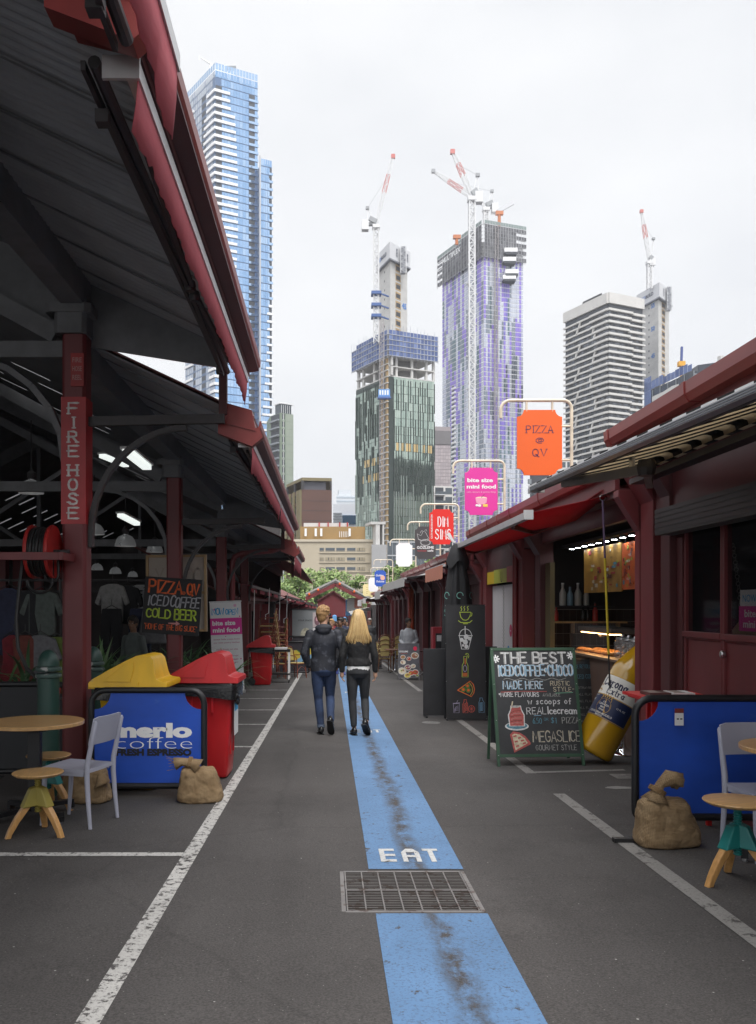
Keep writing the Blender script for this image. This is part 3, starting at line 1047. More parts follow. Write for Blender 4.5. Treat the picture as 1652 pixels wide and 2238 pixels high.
for i, (u, y, lb) in enumerate(((5, 26, 'left'), (42, 27, 'middle'), (138, 27, 'right'))):
	b = MB()
	x = px(u, y)
	b.box((x - .15, y - .15, G(y)), (x + .15, y + .15, 3.1), MAROON)
	b.box((x - .2, y - .2, G(y)), (x + .2, y + .2, G(y) + .5), MAROON)
	tag(b.build('shed_post'), 'distant red post of the far shed row, %s of three behind the hose reel' % lb, 'post', 'far red posts')
FAB = {n: mat('cloth ' + n, c, .9, var=.25, scale=14, bump=.3) for n, c in dict(white=(.27, .265, .26), grey=(.16, .16, .17), black=(.02, .02, .023), check=(.10, .12, .11), lime=(.16, .22, .05), navy=(.03, .035, .07), red=(.20, .02, .03), stripe=(.30, .30, .30), rust=(.15, .04, .03)).items()}
def garment(u, v, y, kind, fab, label, s=1.):
	p = at(u, v, y)
	t = thing('hanging_garment', p, label, 'garment', 'clothes hanging in the market shed', rz=random.uniform(-.3, .3))
	b = MB()
	if kind == 'shirt':
		ol = [(-.07, 0), (.07, 0), (.22, -.05), (.33, -.34), (.25, -.39), (.2, -.24), (.2, -.68), (-.2, -.68), (-.2, -.24), (-.25, -.39), (-.33, -.34), (-.22, -.05)]
	elif kind == 'dress':
		ol = [(-.06, 0), (.06, 0), (.17, -.06), (.15, -.35), (.26, -1.0), (-.26, -1.0), (-.15, -.35), (-.17, -.06)]
	else:
		ol = [(-.17, 0), (.17, 0), (.2, -.3), (.19, -.95), (.05, -.95), (.0, -.35), (-.05, -.95), (-.19, -.95), (-.2, -.3)]
	b.prism([(x * s, -.05, z * s) for x, z in ol], (0, .1, 0), FAB[fab])
	b.build('cloth', t, bevel=.025)
	b = MB()
	if fab == 'stripe':
		for i in range(9):
			b.box((-.19, -.057, -.12 - i * .065), (.19, -.0525, -.095 - i * .065), FAB['black'])
		b.build('stripes', t)
	else:
		b.tube([(-.15, 0, -.02), (0, 0, .06), (.15, 0, -.02)], .008, IRON, 5)
		b.tube([(0, 0, .06), (0, 0, .16)], .006, IRON, 5)
		b.build('hanger', t)
for z, y in ((at(0, 1268, 15.5).z, 15.5), (at(0, 1268, 13).z, 13.)):
	rk = thing('clothes_rail', (-5, y, z), 'dark clothes rail holding the white shirt and striped top' if y > 14 else 'dark clothes rail holding coats behind the hose reel', 'clothes rail')
	b = MB()
	b.tube([(-3.0 if y > 14 else -4.0, y, z), (-6.4, y, z)], .02, IRON, 6)
	for x in (-3.0 if y > 14 else -4.0, -6.4):
		b.tube([(x, y, G(y)), (x, y, z)], .022, IRON, 6)
	b.build('rail', rk, world=True)
for a in ((246, 1276, 15.4, 'shirt', 'white', 'white shirt hanging nearest the fire hose column'), (278, 1280, 15.4, 'shirt', 'black', 'black sleeveless top on the clothes rail'), (308, 1278, 15.4, 'shirt', 'stripe', 'black and white striped top on the clothes rail'),
		(332, 1283, 15.3, 'dress', 'grey', 'grey patterned outfit hanging beside the pizza board'), (244, 1330, 15.2, 'trousers', 'black', 'black trousers hanging under the white shirt'), (306, 1330, 15.3, 'trousers', 'navy', 'navy trousers under the striped top'),
		(20, 1285, 12.9, 'dress', 'navy', 'dark navy coat hanging at the far left'), (58, 1290, 12.9, 'dress', 'black', 'black coat hanging left of the hose'), (92, 1290, 12.9, 'shirt', 'check', 'checked shirt hanging right behind the hose'),
		(90, 1335, 12.95, 'trousers', 'black', 'black trousers under the checked shirt'), (122, 1392, 12.6, 'shirt', 'lime', 'lime green top hanging left of the fire hose column'), (88, 1388, 12.5, 'shirt', 'grey', 'grey knitted top left of the lime top'), (55, 1388, 12.5, 'dress', 'rust', 'rust red skirt hanging low at the left'), (352, 1275, 15.6, 'dress', 'check', 'dark checked dress behind the pizza board edge'), (30, 1388, 12.7, 'dress', 'red', 'dark red dress hanging low at the far left')):
	garment(*a)
b = MB()
p = at(311, 1356, 16.5)
b.box((p.x - .17, p.y, p.z - .13), (p.x + .17, p.y + .02, p.z + .13), mat('poster blue', (.03, .09, .25), .6, var=0))
txt(b, 'PET TAGS', (p.x, p.y - .003, p.z + .06), X3, Z3, .05, WHITEINK, .01, .3)
b.lathe([(.06, 0), (.06, .004), (.001, .004)], mat('poster yellow', (.5, .28, .03), .6, var=0), 16, Matrix.Translation((p.x, p.y - .001, p.z - .04)) @ Matrix.Rotation(pi / 2, 4, 'X'))
b.tube([(p.x, p.y + .01, p.z - .13), (p.x, p.y + .01, G(16.5))], .02, IRON, 6)
tag(b.build('poster'), 'small blue pet tags poster on a stand inside the shed', 'poster')
LEAF = [mat('leaf dark', (.035, .085, .035), .5, var=.3, scale=4), mat('leaf mid', (.075, .16, .055), .5, var=.3, scale=4), mat('leaf pale', (.18, .27, .14), .5, var=.25, scale=3)]
def strap(b, base, ang, ln, wd, bend, m, tilt=.5):
	dx, dy = cos(ang), sin(ang)
	side = Vector((-dy, dx, 0))
	vs, fs = [], []
	n = 5
	for i in range(n + 1):
		t = i / n
		a = tilt + bend * t
		p = Vector(base) + Vector((dx * sin(a), dy * sin(a), cos(a))) * (ln * t)
		w_ = wd * (1 - t ** 2.2) * (.55 + .9 * t * (1 - t) * 2)
		up = Vector((dx * cos(a), dy * cos(a), -sin(a))) * (-.25 * w_)
		vs += [p - side * w_ + up, p, p + side * w_ + up]
	for i in range(n):
		for j in range(2):
			fs.append((3 * i + j, 3 * i + j + 1, 3 * i + j + 4, 3 * i + j + 3))
	b.add(vs, fs, m)
def planter(x0, x1, y, h, label, plabel, kind, n, dp=.42):
	t = thing('planter_box', ((x0 + x1) / 2, y, G(y)), label, 'planter', 'timber planters along the shed')
	b = MB()
	w_ = (x1 - x0) / 2
	for i in range(4):
		z = h * i / 4
		for s in (-1, 1):
			b.box((-w_, s * dp / 2 - .015, z + .006), (w_, s * dp / 2 + .015, z + h / 4 - .004), PLANK)
			b.box((s * w_ - .015, -dp / 2 + .016, z + .006), (s * w_ + .015, dp / 2 - .016, z + h / 4 - .004), PLANK)
	b.build('box', t)
	b = MB()
	b.box((-w_ + .02, -dp / 2 + .02, .05), (w_ - .02, dp / 2 - .02, h - .06), mat('potting soil', (.02, .015, .011), .95, var=.4))
	b.build('soil', t)
	b = MB()
	for i in range(n):
		px_, py_ = random.uniform(-w_ * .9, w_ * .9), random.uniform(-dp * .4, dp * .4)
		if kind == 'agave':
			px_ *= .4
			strap(b, (px_, py_ * .3, h - .06), random.uniform(0, 6.28), random.uniform(.55, .95), random.uniform(.035, .06), random.uniform(.1, .6), random.choice(LEAF[1:]), random.uniform(.1, .8))
		else:
			strap(b, (px_, py_, h - .08), random.uniform(0, 6.28), random.uniform(.4, .92), random.uniform(.014, .034), random.uniform(.4, 1.5), random.choice(LEAF[:2] if random.random() < .85 else LEAF), random.uniform(.05, .7))
	pl = b.build('potted_plant')
	pl.location = t.location
	tag(pl, plabel, 'plant', 'plants in the shed planters')
planter(-5.9, -3.45, 10.7, .80, 'timber planter at the far left behind the black tables', 'strappy grass plant in the far left planter', 'grass', 150)
planter(-4.3, -2.75, 13.0, .66, 'timber planter between the first two shed columns', 'broad pale leaved agave between the first two shed columns', 'agave', 44)
planter(-3.9, -2.75, 13.6, .7, 'timber planter behind the agave', 'dense dark leafy plant behind the agave', 'grass', 170)
planter(-2.22, -1.6, 14.6, .62, 'timber planter right of the second column', 'dark leafy plant beside the second column', 'grass', 90)
planter(-3.1, -2.35, 15.6, .75, 'timber planter below the pizza board', 'dark leafy plant below the pizza board', 'grass', 110)
# ---------------------------------------------------------------- row of small stalls on the right
FX = 3.25      # face of the stalls
STALLROOF = chips('stall roof sheeting', (.15, .042, .036), (.2, .13, .11), .62, 4, .55)
GREYB = mat('dark roller shutter', (.06, .06, .058), .55, var=.2, scale=5)
CANV = mat('cream canvas', (.64, .56, .44), .85, var=.06, scale=6)
CANB = mat('black canvas', (.018, .017, .018), .85, var=.1, scale=6)
REDC = translucent(mat('deep red canvas', (.36, .016, .024), .8, var=.15, scale=4), (.38, .016, .024))
translucent(CANV, (.70, .62, .48), .5)
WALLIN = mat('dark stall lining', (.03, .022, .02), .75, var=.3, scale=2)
def stall(name, label, y0, y1, ze, zb, eave=3.0, depth=3.2):
	"""roof, eave gutter, back and end walls of one stall; front pieces are added by the caller"""
	t = thing(name, (FX, (y0 + y1) / 2, G((y0 + y1) / 2)), label, 'market stall', 'small stalls along the right of the lane')
	g0 = min(G(y0), G(y1)) - .02
	b = MB()
	corr(b, y0, y1, eave - .1, ze + .02, FX + depth / 2 + .2, ze + .95, STALLROOF, .15, .014)
	corr(b, y0, y1, FX + depth / 2 + .2, ze + .95, FX + depth + .6, ze - .05, STALLROOF, .15, .014)
	b.prism([(eave - .02, y0 + .01, ze - .06), (FX + depth / 2, y0 + .01, ze + .86), (FX + depth / 2, y0 + .01, ze + .80), (eave + .06, y0 + .01, ze - .09)], (0, y1 - y0 - .02, 0), MAROON2)
	b.build('roof', t, world=True)
	b = MB()
	prof = [(.0, -.11), (-.09, -.11), (-.125, -.05), (-.13, .045), (-.11, .05), (-.10, -.04), (-.08, -.08), (.0, -.08)]
	b.prism([(eave + x, y0, ze + z) for x, z in prof], (0, y1 - y0, 0), GUTTER)
	y = y0 + .9
	while y < y1:
		b.prism([(eave + x * 1.06 - .001, y, ze + z * 1.06) for x, z in prof], (0, .05, 0), GUTTER)
		y += 1.9
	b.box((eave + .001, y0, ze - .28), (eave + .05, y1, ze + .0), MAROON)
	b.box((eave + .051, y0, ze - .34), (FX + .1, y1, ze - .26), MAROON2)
	b.build('gutter', t, world=True)
	b = MB()
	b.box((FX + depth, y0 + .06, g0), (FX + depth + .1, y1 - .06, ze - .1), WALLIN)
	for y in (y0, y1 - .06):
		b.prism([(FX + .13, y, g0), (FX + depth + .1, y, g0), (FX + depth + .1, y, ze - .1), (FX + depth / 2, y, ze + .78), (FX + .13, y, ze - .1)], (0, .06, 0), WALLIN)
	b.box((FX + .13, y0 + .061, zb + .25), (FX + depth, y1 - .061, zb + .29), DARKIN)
	b.build('wall', t, world=True)
	b = MB()
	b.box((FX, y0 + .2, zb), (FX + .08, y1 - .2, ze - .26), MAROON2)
	b.build('header_board', t, world=True)
	return t
def post(t, y, ze, w_=.30, d=.2, m=MAROON):
	b = MB()
	b.box((FX - .03, y - w_ / 2, G(y) - .02), (FX + d, y + w_ / 2, ze - .285), m)
	b.box((FX - .05, y - w_ / 2 - .02, G(y) - .02), (FX + d + .02, y + w_ / 2 + .02, G(y) + .25), m)
	b.prism([(FX - .03, y - w_ / 2 - .015, ze - .72), (FX - .25, y - w_ / 2 - .015, ze - .36), (FX - .25, y - w_ / 2 - .015, ze - .29), (FX - .03, y - w_ / 2 - .015, ze - .29)], (0, w_ + .03, 0), m)
	return b.build('post', t, world=True, bevel=.008)
# ---- stall A (nearest, glazed doors, striped awning)
A = stall('market_stall', 'nearest maroon stall with tall dark windows and a black and cream striped awning', -1.5, 9.05, 3.32, 2.30)
post(A, 8.78, 3.32, .34, .22)
post(A, 8.30, 3.32, .22, .16, MAROON2)
b = MB()
b.box((FX - .18, -1., 2.22), (FX - .01, 8.15, 2.46), GREYB)
for k in range(5):
	b.box((FX - .185, -1., 2.24 + k * .045), (FX - .181, 8.15, 2.275 + k * .045), IRON)
b.build('roller_shutter', A, world=True)
g0 = G(7) - .02
for i, (ya, yb) in enumerate(((7.26, 8.03), (6.48, 7.25), (5.7, 6.47), (4.92, 5.69))):
	b = MB()
	fw = .032
	b.box((FX + .04, ya, g0), (FX + .11, ya + fw, 2.32), MAROON)
	b.box((FX + .04, yb - fw, g0), (FX + .11, yb, 2.32), MAROON)
	for z0, z1 in ((g0, g0 + .12), (1.26, 1.33), (2.28, 2.32)):
		b.box((FX + .045, ya + fw + .001, z0), (FX + .105, yb - fw - .001, z1), MAROON)
	b.box((FX + .06, ya + fw + .001, g0 + .121), (FX + .09, yb - fw - .001, 1.259), MAROON)
	b.box((FX + .02, ya, 1.28), (FX + .039, yb, 1.33), MAROON)
	dr = b.build('door_leaf', A, world=True, bevel=.004)
	b = MB()
	b.box((FX + .07, ya + fw + .001, 1.331), (FX + .078, yb - fw - .001, 2.279), GLASS)
	b.build('pane', dr, world=True)
	if i == 1:
		b = MB()
		b.lathe([(.03, 0), (.03, .02), (.022, .03), (.001, .03)], STEEL, 16, Matrix.Translation((FX + .04, yb - .03, 1.16)) @ Matrix.Rotation(-pi / 2, 4, 'Y'))
		b.build('lock', dr, world=True)
b = MB()
b.box((FX + .03, 8.04, g0), (FX + .12, 8.18, 2.2), MAROON2)
b.build('door_frame', A, world=True)
def rz_(y):
	return 2.575 + (y - 4.06) * .029
def tilt_box(b, x0, x1, y0, y1, a, c, m):
	b.hexa([(x0, y0, rz_(y0) + a), (x1, y0, rz_(y0) + a), (x1, y1, rz_(y1) + a), (x0, y1, rz_(y1) + a), (x0, y0, rz_(y0) + c), (x1, y0, rz_(y0) + c), (x1, y1, rz_(y1) + c), (x0, y1, rz_(y1) + c)], m)
RXR = 2.0
sr = MB()
tilt_box(sr, RXR - .03, RXR + .04, 1.5, 8.45, -.025, .02, ALU)
for k in range(3):
	tilt_box(sr, RXR - .036, RXR - .031, 1.5, 8.45, -.02 + k * .013, -.014 + k * .013, MULL)
tilt_box(sr, RXR + .041, RXR + .07, 1.5, 8.45, -.028, .0, mat('brown awning tube', (.10, .09, .085), .5))
tilt_box(sr, RXR - .04, RXR + .11, 8.451, 8.49, -.04, .03, ALU)
aw = sr.build('striped_awning', A, world=True)
b = MB()
n = 36
for k in range(n):
	ya, yb = 1.55 + 6.85 * k / n, 1.55 + 6.85 * (k + 1) / n
	vs = []
	for y in (ya, yb):
		for i in range(11):
			t_ = i / 10
			vs.append((RXR + .05 + .84 * t_, y, rz_(y) + .012 + (2.868 - rz_(y)) * t_ - .012 * sin(pi * t_)))
		vs += [(x, y, z) for x, z in ((2.92, 2.882), (2.955, 2.872), (2.965, 2.845), (2.955, 2.815), (2.925, 2.80), (2.89, 2.805))]
	m_ = 17
	b.add(vs, [(i, i + 1, m_ + i + 1, m_ + i) for i in range(m_ - 1)], CANV if k % 2 else CANB)
	tilt_box(b, RXR - .028, RXR + .035, ya, yb, .021, .033, WHITEINK if k % 2 else CANB)
o = b.build('canvas', aw, world=True, smooth=True, ang=70)
sd = o.modifiers.new('thickness', 'SOLIDIFY')
sd.thickness = .003
b = MB()
b.box((2.93, 1.5, 2.74), (3.06, 8.45, 2.79), IRON)
b.build('back_bar', aw, world=True)
for y, ym in ((8.1, 6.6), (2.4, 3.8)):
	b = MB()
	b.beam((3.0, y, 2.70), (2.42, ym, 2.62), .06, .09, mat('awning arm taupe', (.17, .155, .14), .5))
	b.beam((2.42, ym, 2.60), (RXR + .06, y - .5, rz_(y) - .06), .05, .07, MATS['awning arm taupe'])
	b.lathe([(.06, -.06), (.075, 0), (.06, .06)], IRON, 10, Matrix.Translation((2.42, ym, 2.61)))
	b.build('folding_arm', aw, world=True)
b = MB()
b.box((2.42, 6.9, 2.60), (2.44, 6.98, 2.76), STEEL)
b.build('hanging_tag', aw, world=True)
t = thing('cardboard_box', (3.75, 7.0, 1.30), 'flattened brown cardboard boxes behind the nearest stall window', 'cardboard box')
CARD = mat('corrugated card', (.30, .20, .12), .85, var=.12, scale=6)
b = MB()
b.box((-.2, -.55, 0), (.2, .42, .36), CARD)
b.build('carton', t, bevel=.006)
b = MB()
b.hexa([Vector(p) for p in ((-.38, -.3, .0), (-.37, -.3, -.01), (-.37, .35, -.01), (-.38, .35, .0), (-.215, -.3, .2), (-.205, -.3, .2), (-.205, .35, .2), (-.215, .35, .2))], CARD)
b.build('flap', t)
sh_ = MB()
sh_.box((3.5, 4.9, 1.24), (4.3, 7.9, 1.29), MAROON2)
for y in (5.0, 7.8):
	sh_.box((3.55, y, g0), (3.62, y + .07, 1.239), MAROON2)
	sh_.box((4.2, y, g0), (4.27, y + .07, 1.239), MAROON2)
tag(sh_.build('display_counter'), 'dark counter behind the nearest stall windows', 'counter')
b = MB()
LINK = mat('galvanised chain', (.28, .27, .25), .4, metal=.8, var=.1)
for i in range(26):
	c = Vector((3.46 + .002 * i, 7.42 - .004 * i, 2.08 - i * .03))
	b.tube(arc(c, .017, 0, 340, 8, X3 if i % 2 else Y3, Z3), .0042, LINK, 5)
tag(b.build('hanging_chain'), 'thin steel chain hanging inside the nearest stall window', 'chain')
b = MB()
b.box((3.48, 6.62, 1.60), (3.50, 6.74, 1.74), WHITEP)
b.tube([(3.49, 6.68, 1.74), (3.49, 6.68, 2.2)], .004, CREAM, 5)
tag(b.build('price_tag'), 'small pale tag hanging on a string inside the nearest window', 'tag')
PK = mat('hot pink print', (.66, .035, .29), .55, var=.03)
PKB = mat('sky blue print', (.05, .36, .66), .55, var=0)
t = thing('banner_reflection_card', (3.335, 6.75, 1.36), 'pink and white card imitating the banner reflection in the nearest stall window', 'poster')  # added card behind the glass, imitates the roll-up banner's reflection
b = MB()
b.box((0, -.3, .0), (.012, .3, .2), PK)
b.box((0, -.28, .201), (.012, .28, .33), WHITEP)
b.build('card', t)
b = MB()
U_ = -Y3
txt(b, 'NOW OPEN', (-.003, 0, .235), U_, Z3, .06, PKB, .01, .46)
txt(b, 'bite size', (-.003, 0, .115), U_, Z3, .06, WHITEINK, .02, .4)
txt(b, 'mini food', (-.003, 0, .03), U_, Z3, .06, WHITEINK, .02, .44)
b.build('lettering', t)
# ---- stall B (open food counter)
Bs = stall('market_stall', 'open fronted food stall with a lit counter and a deep red awning', 9.08, 14.75, 3.05, 2.50)
post(Bs, 9.055, 3.05, .13, .18)
post(Bs, 13.35, 3.05, .3, .18, MAROON2)
post(Bs, 14.55, 3.05, .3, .18)
b = MB()
g0 = G(11)
b.box((FX + .05, 12.9, g0), (FX + .12, 13.18, 2.2), mat('olive jamb', (.10, .075, .03), .7))
b.build('door_jamb', Bs, world=True)
b = MB()
ya, yb = 10.0, 16.3
b.box((2.27, ya, 2.56), (2.34, yb, 2.64), ALU)
b.box((2.25, ya - .03, 2.55), (2.36, ya - .001, 2.66), ALU)
ra = b.build('red_awning', Bs, world=True)
b = MB()
vs, fs = [], []
n = 24
for i in range(n + 1):
	y = 10.0 + (yb - 10.0) * i / n
	for j in range(6):
		s = j / 5
		if i == 0:
			vs.append((2.33 + .72 * s, 10.0 - .55 * s, 2.63 + .13 * s))
		else:
			e = max(0, 1 - i / 3)
			vs.append((2.34 + .74 * s, y, 2.62 - .0 * s + .10 * e * s - .05 * sin(pi * s)))
for i in range(n):
	for j in range(5):
		fs.append((6 * i + j, 6 * i + j + 1, 6 * i + j + 7, 6 * i + j + 6))
b.add(vs, fs, REDC)
o = b.build('canvas', ra, world=True, smooth=True, ang=180)
o.modifiers.new('thickness', 'SOLIDIFY').thickness = .004
b = MB()
b.prism([(2.98, 9.47, 2.80), (3.24, 9.15, 2.84), (3.27, 9.15, 2.62), (3.12, 9.35, 2.66)], (0, .05, .01), chips('red flap canvas', (.20, .03, .032), (.2, .05, .05), .7, 4, .8))
b.prism([(2.98, 9.47, 2.81), (2.96, 10.0, 2.76), (3.1, 10.0, 2.80), (3.24, 9.2, 2.85)], (0, 0, .012), MATS['red flap canvas'])
b.build('valance', ra, world=True)
for y in (11.0, 15.6):
	b = MB()
	b.beam((3.1, y, 2.68), (2.75, y + .7, 2.56), .06, .08, MAROON2)
	b.beam((2.75, y + .7, 2.56), (2.36, y + .1, 2.57), .05, .07, MAROON2)
	b.build('folding_arm', ra, world=True)
t = thing('awning_crank_rod', (2.98, 9.55, .9), 'thin yellow and mauve awning crank rod hanging in front of the food counter', 'crank rod')
b = MB()
b.tube([at(1317, 1093, 9.52), at(1322, 1220, 9.52)], .012, mat('mauve rod', (.10, .06, .12), .5), 8)
b.tube(arc(at(1317, 1088, 9.52), .03, 90, 400, 12), .006, STEEL, 6)
b.build('hook_end', t, world=True)
b = MB()
b.tube([at(1322, 1220, 9.52), at(1330, 1430, 9.6)], .013, mat('yellow rod', (.50, .38, .02), .5), 8)
b.tube([at(1330, 1430, 9.6), at(1333, 1505, 9.65)], .010, IRON, 8)
b.build('rod', t, world=True)
z0 = G(11)
t = thing('food_counter', (4.0, 11.6, z0), 'food counter with a glass display front in the open stall', 'counter')
b = MB()
b.box((-.35, -1.9, 0), (.35, 1.55, 1.10), mat('counter panel', (.16, .10, .075), .6, var=.15))
b.build('base', t, bevel=.005)
b = MB()
b.box((-.42, -1.92, 1.101), (.38, 1.57, 1.135), mat('counter top', (.30, .21, .15), .35, var=.12))
b.build('countertop', t, bevel=.004)
b = MB()
b.box((-.36, -.25, 1.136), (-.352, 1.45, 1.54), mat('clear glass', (.25, .25, .25), .03, var=0, alpha=.16, spec=.6))
b.box((-.36, -.25, 1.541), (.3, 1.45, 1.552), MATS['clear glass'])
b.build('glass_front', t)
b = MB()
b.box((-.25, -.1, 1.43), (.25, 1.4, 1.50), mat('cabinet hood', (.16, .15, .14), .4, metal=.4))
b.box((-.24, -.05, 1.415), (-.1, .5, 1.429), mat('warm tube', (1, .6, .25), .5, var=0, emit=(1, .55, .2), es=9))
b.box((-.24, .7, 1.415), (-.1, 1.3, 1.429), MATS['warm tube'])
b.build('heat_lamp', t)
PAS = mat('golden pastry', (.42, .20, .055), .6, var=.4, scale=20, bump=.5)
for i in range(11):
	b = MB()
	q = Vector((-.22 + .2 * (i % 2), -.12 + .145 * i, 1.165))
	b.ell((0, 0, 0), (.085, .06, .032), PAS, 10, 6)
	o = b.build('pastry', None, smooth=True)
	o.location = Vector((4.0, 11.6, z0)) + q
	tag(o, 'golden pastries lying in the heated display of the food counter', 'pastry', 'pastries in the heated display')
JAR = mat('jar glass', (.5, .5, .5), .04, var=0, alpha=.25, spec=.7)
COOK = mat('wrapped cookies', (.36, .20, .13), .5, var=.6, scale=30)
jp = None
for x, y, s, lb in ((-.2, -.42, 1., 'fat glass jar of wrapped treats at the near end of the counter'), (-.22, -.7, .9, 'smaller glass jar of treats beside the crank rod'), (-.24, -1.0, 1.05, 'glass jar of treats closest to the big bottle')):
	loc = Vector((4.0 + x, 11.6 + y, z0 + 1.136))
	if jp is None:
		jp = thing('glass_jar', loc, lb, 'jar', 'glass jars on the food counter')
		b = MB()
		b.lathe([(.10, 0), (.115, .02), (.115, .2), (.085, .235)], JAR, 18)
		b.build('body', jp, smooth=True)
		b = MB()
		b.lathe([(.09, .236), (.09, .26), (.03, .275), (.02, .30), (.001, .305)], STEEL, 18)
		b.build('lid', jp, smooth=True)
		b = MB()
		for k in range(14):
			b.ell((random.uniform(-.06, .06), random.uniform(-.06, .06), .03 + .011 * k), (.035, .03, .018), COOK if k % 3 else WHITEP, 8, 5)
		b.build('contents', jp, smooth=True)
	else:
		dup(jp, loc, s, lb)
SPOT = mat('cool spot lamp', (1, 1, 1), .5, var=0, emit=(.9, .97, 1), es=38)
for i in range(9):
	y = 10.4 + i * .32
	b = MB()
	b.lathe([(.05, .03), (.05, 0), (.001, 0)], IRON, 12, cap=False)
	b.lathe([(.036, -.002), (.001, -.002)], SPOT, 12, cap=False)
	o = b.build('ceiling_spot', None)
	o.location = (3.64, y, 2.40)
	tag(o, 'small round cool ceiling spots in a row above the food counter', 'spotlight', 'ceiling spots in the food stall')
rb = MB()
rb.box((3.56, 9.6, 2.431), (3.72, 13.3, 2.47), IRON)
rb.build('lighting_track', Bs, world=True)
def menu(name, label, x, y0, y1, z0, z1, base, cols, rn):
	t = thing(name, (x, (y0 + y1) / 2, (z0 + z1) / 2), label, 'menu board')
	b = MB()
	b.box((x, y0, z0), (x + .02, y1, z1), base)
	b.build('board', t, world=True)
	b = MB()
	h, w_ = z1 - z0, y1 - y0
	for i in range(26):
		a, c = y0 + rn.uniform(.03, .86) * w_, z0 + rn.uniform(.05, .9) * h
		dy, dz = rn.uniform(.03, .11) * w_, rn.uniform(.02, .09) * h
		b.box((x - .0035, a, c), (x - .002 - .0001 * i, min(y1 - .01, a + dy), min(z1 - .01, c + dz)), rn.choice(cols))
	for i in range(7):
		txt(b, rn.choice(('PIZZA', 'COFFEE', 'SLICE', 'SHAKES', 'BEER', 'CHOCO')), (x - .0075, y0 + rn.uniform(.2, .8) * w_, z0 + (.08 + i * .125) * h), -Y3, Z3, h * .045, rn.choice((WHITEINK, BLACKINK)), .01)
	b.build('printed_pictures', t, world=True)
	b = MB()
	for y in (y0 + .1, y1 - .1):
		b.tube([(x + .01, y, z1), (x + .01, y, 2.43)], .004, IRON, 5)
	b.build('hanger', t, world=True)
rn = random.Random(4)
YEL = mat('mustard menu print', (.36, .19, .035), .35, var=.3, scale=5)
ORG = mat('orange menu print', (.62, .12, .025), .3, var=.3, scale=5)
cs = [mat('menu red', (.32, .03, .03), .5, var=0), mat('menu teal', (.10, .24, .30), .5, var=0), mat('menu cream', (.5, .42, .3), .5, var=0), mat('menu lime', (.36, .40, .06), .5, var=0), mat('menu brown', (.12, .04, .03), .5, var=0)]
menu('menu_board', 'mustard yellow menu board with drinks hanging over the counter', 3.70, 10.95, 12.55, 1.74, 2.36, YEL, cs, rn)
menu('menu_board', 'orange red menu board hanging nearer than the yellow one', 3.69, 10.35, 10.9, 1.76, 2.34, ORG, cs, rn)
t = thing('wooden_panel', (3.62, 9.75, 1.85), 'narrow wooden panel hung edge-on beside the stall post', 'panel')
b = MB()
b.box((-.16, -.02, -.5), (.2, .02, .5), PLANK)
b.build('board', t)
t = thing('bottle_shelf', (4.4, 14.35, 1.30), 'pale wooden shelf carrying bottles behind the counter', 'shelf')
b = MB()
b.box((-.66, -.14, -.03), (.5, .14, 0), WOOD)
b.build('board', t)
b = MB()
for y in (-.35, .4):
	b.box((y, .0, -.2), (y + .03, .14, -.031), WOOD)
b.build('bracket', t)
tl = MB()
TILE = mat('brown glazed tile', (.045, .028, .022), .2, var=.4, scale=3)
GRT2 = mat('pale tile grout', (.33, .29, .25), .8, var=0)
tl.box((FX + .14, 14.62, G(14)), (FX + 3.1, 14.66, 1.5), GRT2)
for i in range(26):
	for j in range(9):
		tl.box((FX + .145 + i * .113, 14.605, G(14) + .01 + j * .2), (FX + .252 + i * .113, 14.619, G(14) + .203 + j * .2), TILE)
tl.build('tiled_wall', Bs, world=True)
bp = None
BOTC = {'dark': mat('dark bottle', (.02, .015, .012), .12, var=0), 'white': mat('pale label bottle', (.45, .44, .40), .4, var=.1), 'blue': mat('pale blue bottle', (.20, .32, .40), .35, var=.1), 'red': mat('red sauce bottle', (.4, .03, .02), .3, var=.1)}
for i, (x, y, z, c, s, lb) in enumerate(((3.88, 14.35, 1.56, 'white', 1.2, 'tall pale labelled bottle at the far end of the high row'), (4.0, 14.35, 1.56, 'blue', 1.05, 'pale blue bottle in the high row'), (4.13, 14.35, 1.56, 'white', 1.2, 'second tall pale bottle in the high row'), (4.27, 14.35, 1.56, 'white', 1.0, 'pale bottle just under the yellow menu'),
										(4.2, 14.3, 1.301, 'dark', .85, 'small dark bottle on the lower pale shelf'), (4.28, 14.3, 1.301, 'dark', .85, 'second small dark bottle on the lower pale shelf'), (4.4, 14.3, 1.301, 'red', 1., 'red sauce bottle on the lower pale shelf'), (3.8, 14.45, 1.301, 'red', .8, 'small red bottle at the left end of the lower shelf'))):
	tb = thing('shelf_bottle', (x, y, z), lb, 'bottle', 'bottles behind the food counter')
	b = MB()
	b.lathe([(.042 * s, 0), (.045 * s, .01), (.045 * s, .17 * s), (.018 * s, .24 * s), (.018 * s, .29 * s)], BOTC[c], 14)
	b.build('body', tb, smooth=True)
	b = MB()
	b.lathe([(.02 * s, .291 * s), (.02 * s, .31 * s), (.001, .31 * s)], IRON if c != 'white' else WHITEP, 12)
	b.build('cap', tb)
t = thing('bottle_shelf', (4.1, 14.35, 1.54), 'dark shelf under the high row of bottles', 'shelf')
b = MB()
b.box((-.4, -.14, -.01), (.6, .14, .018), IRON)
b.build('board', t)
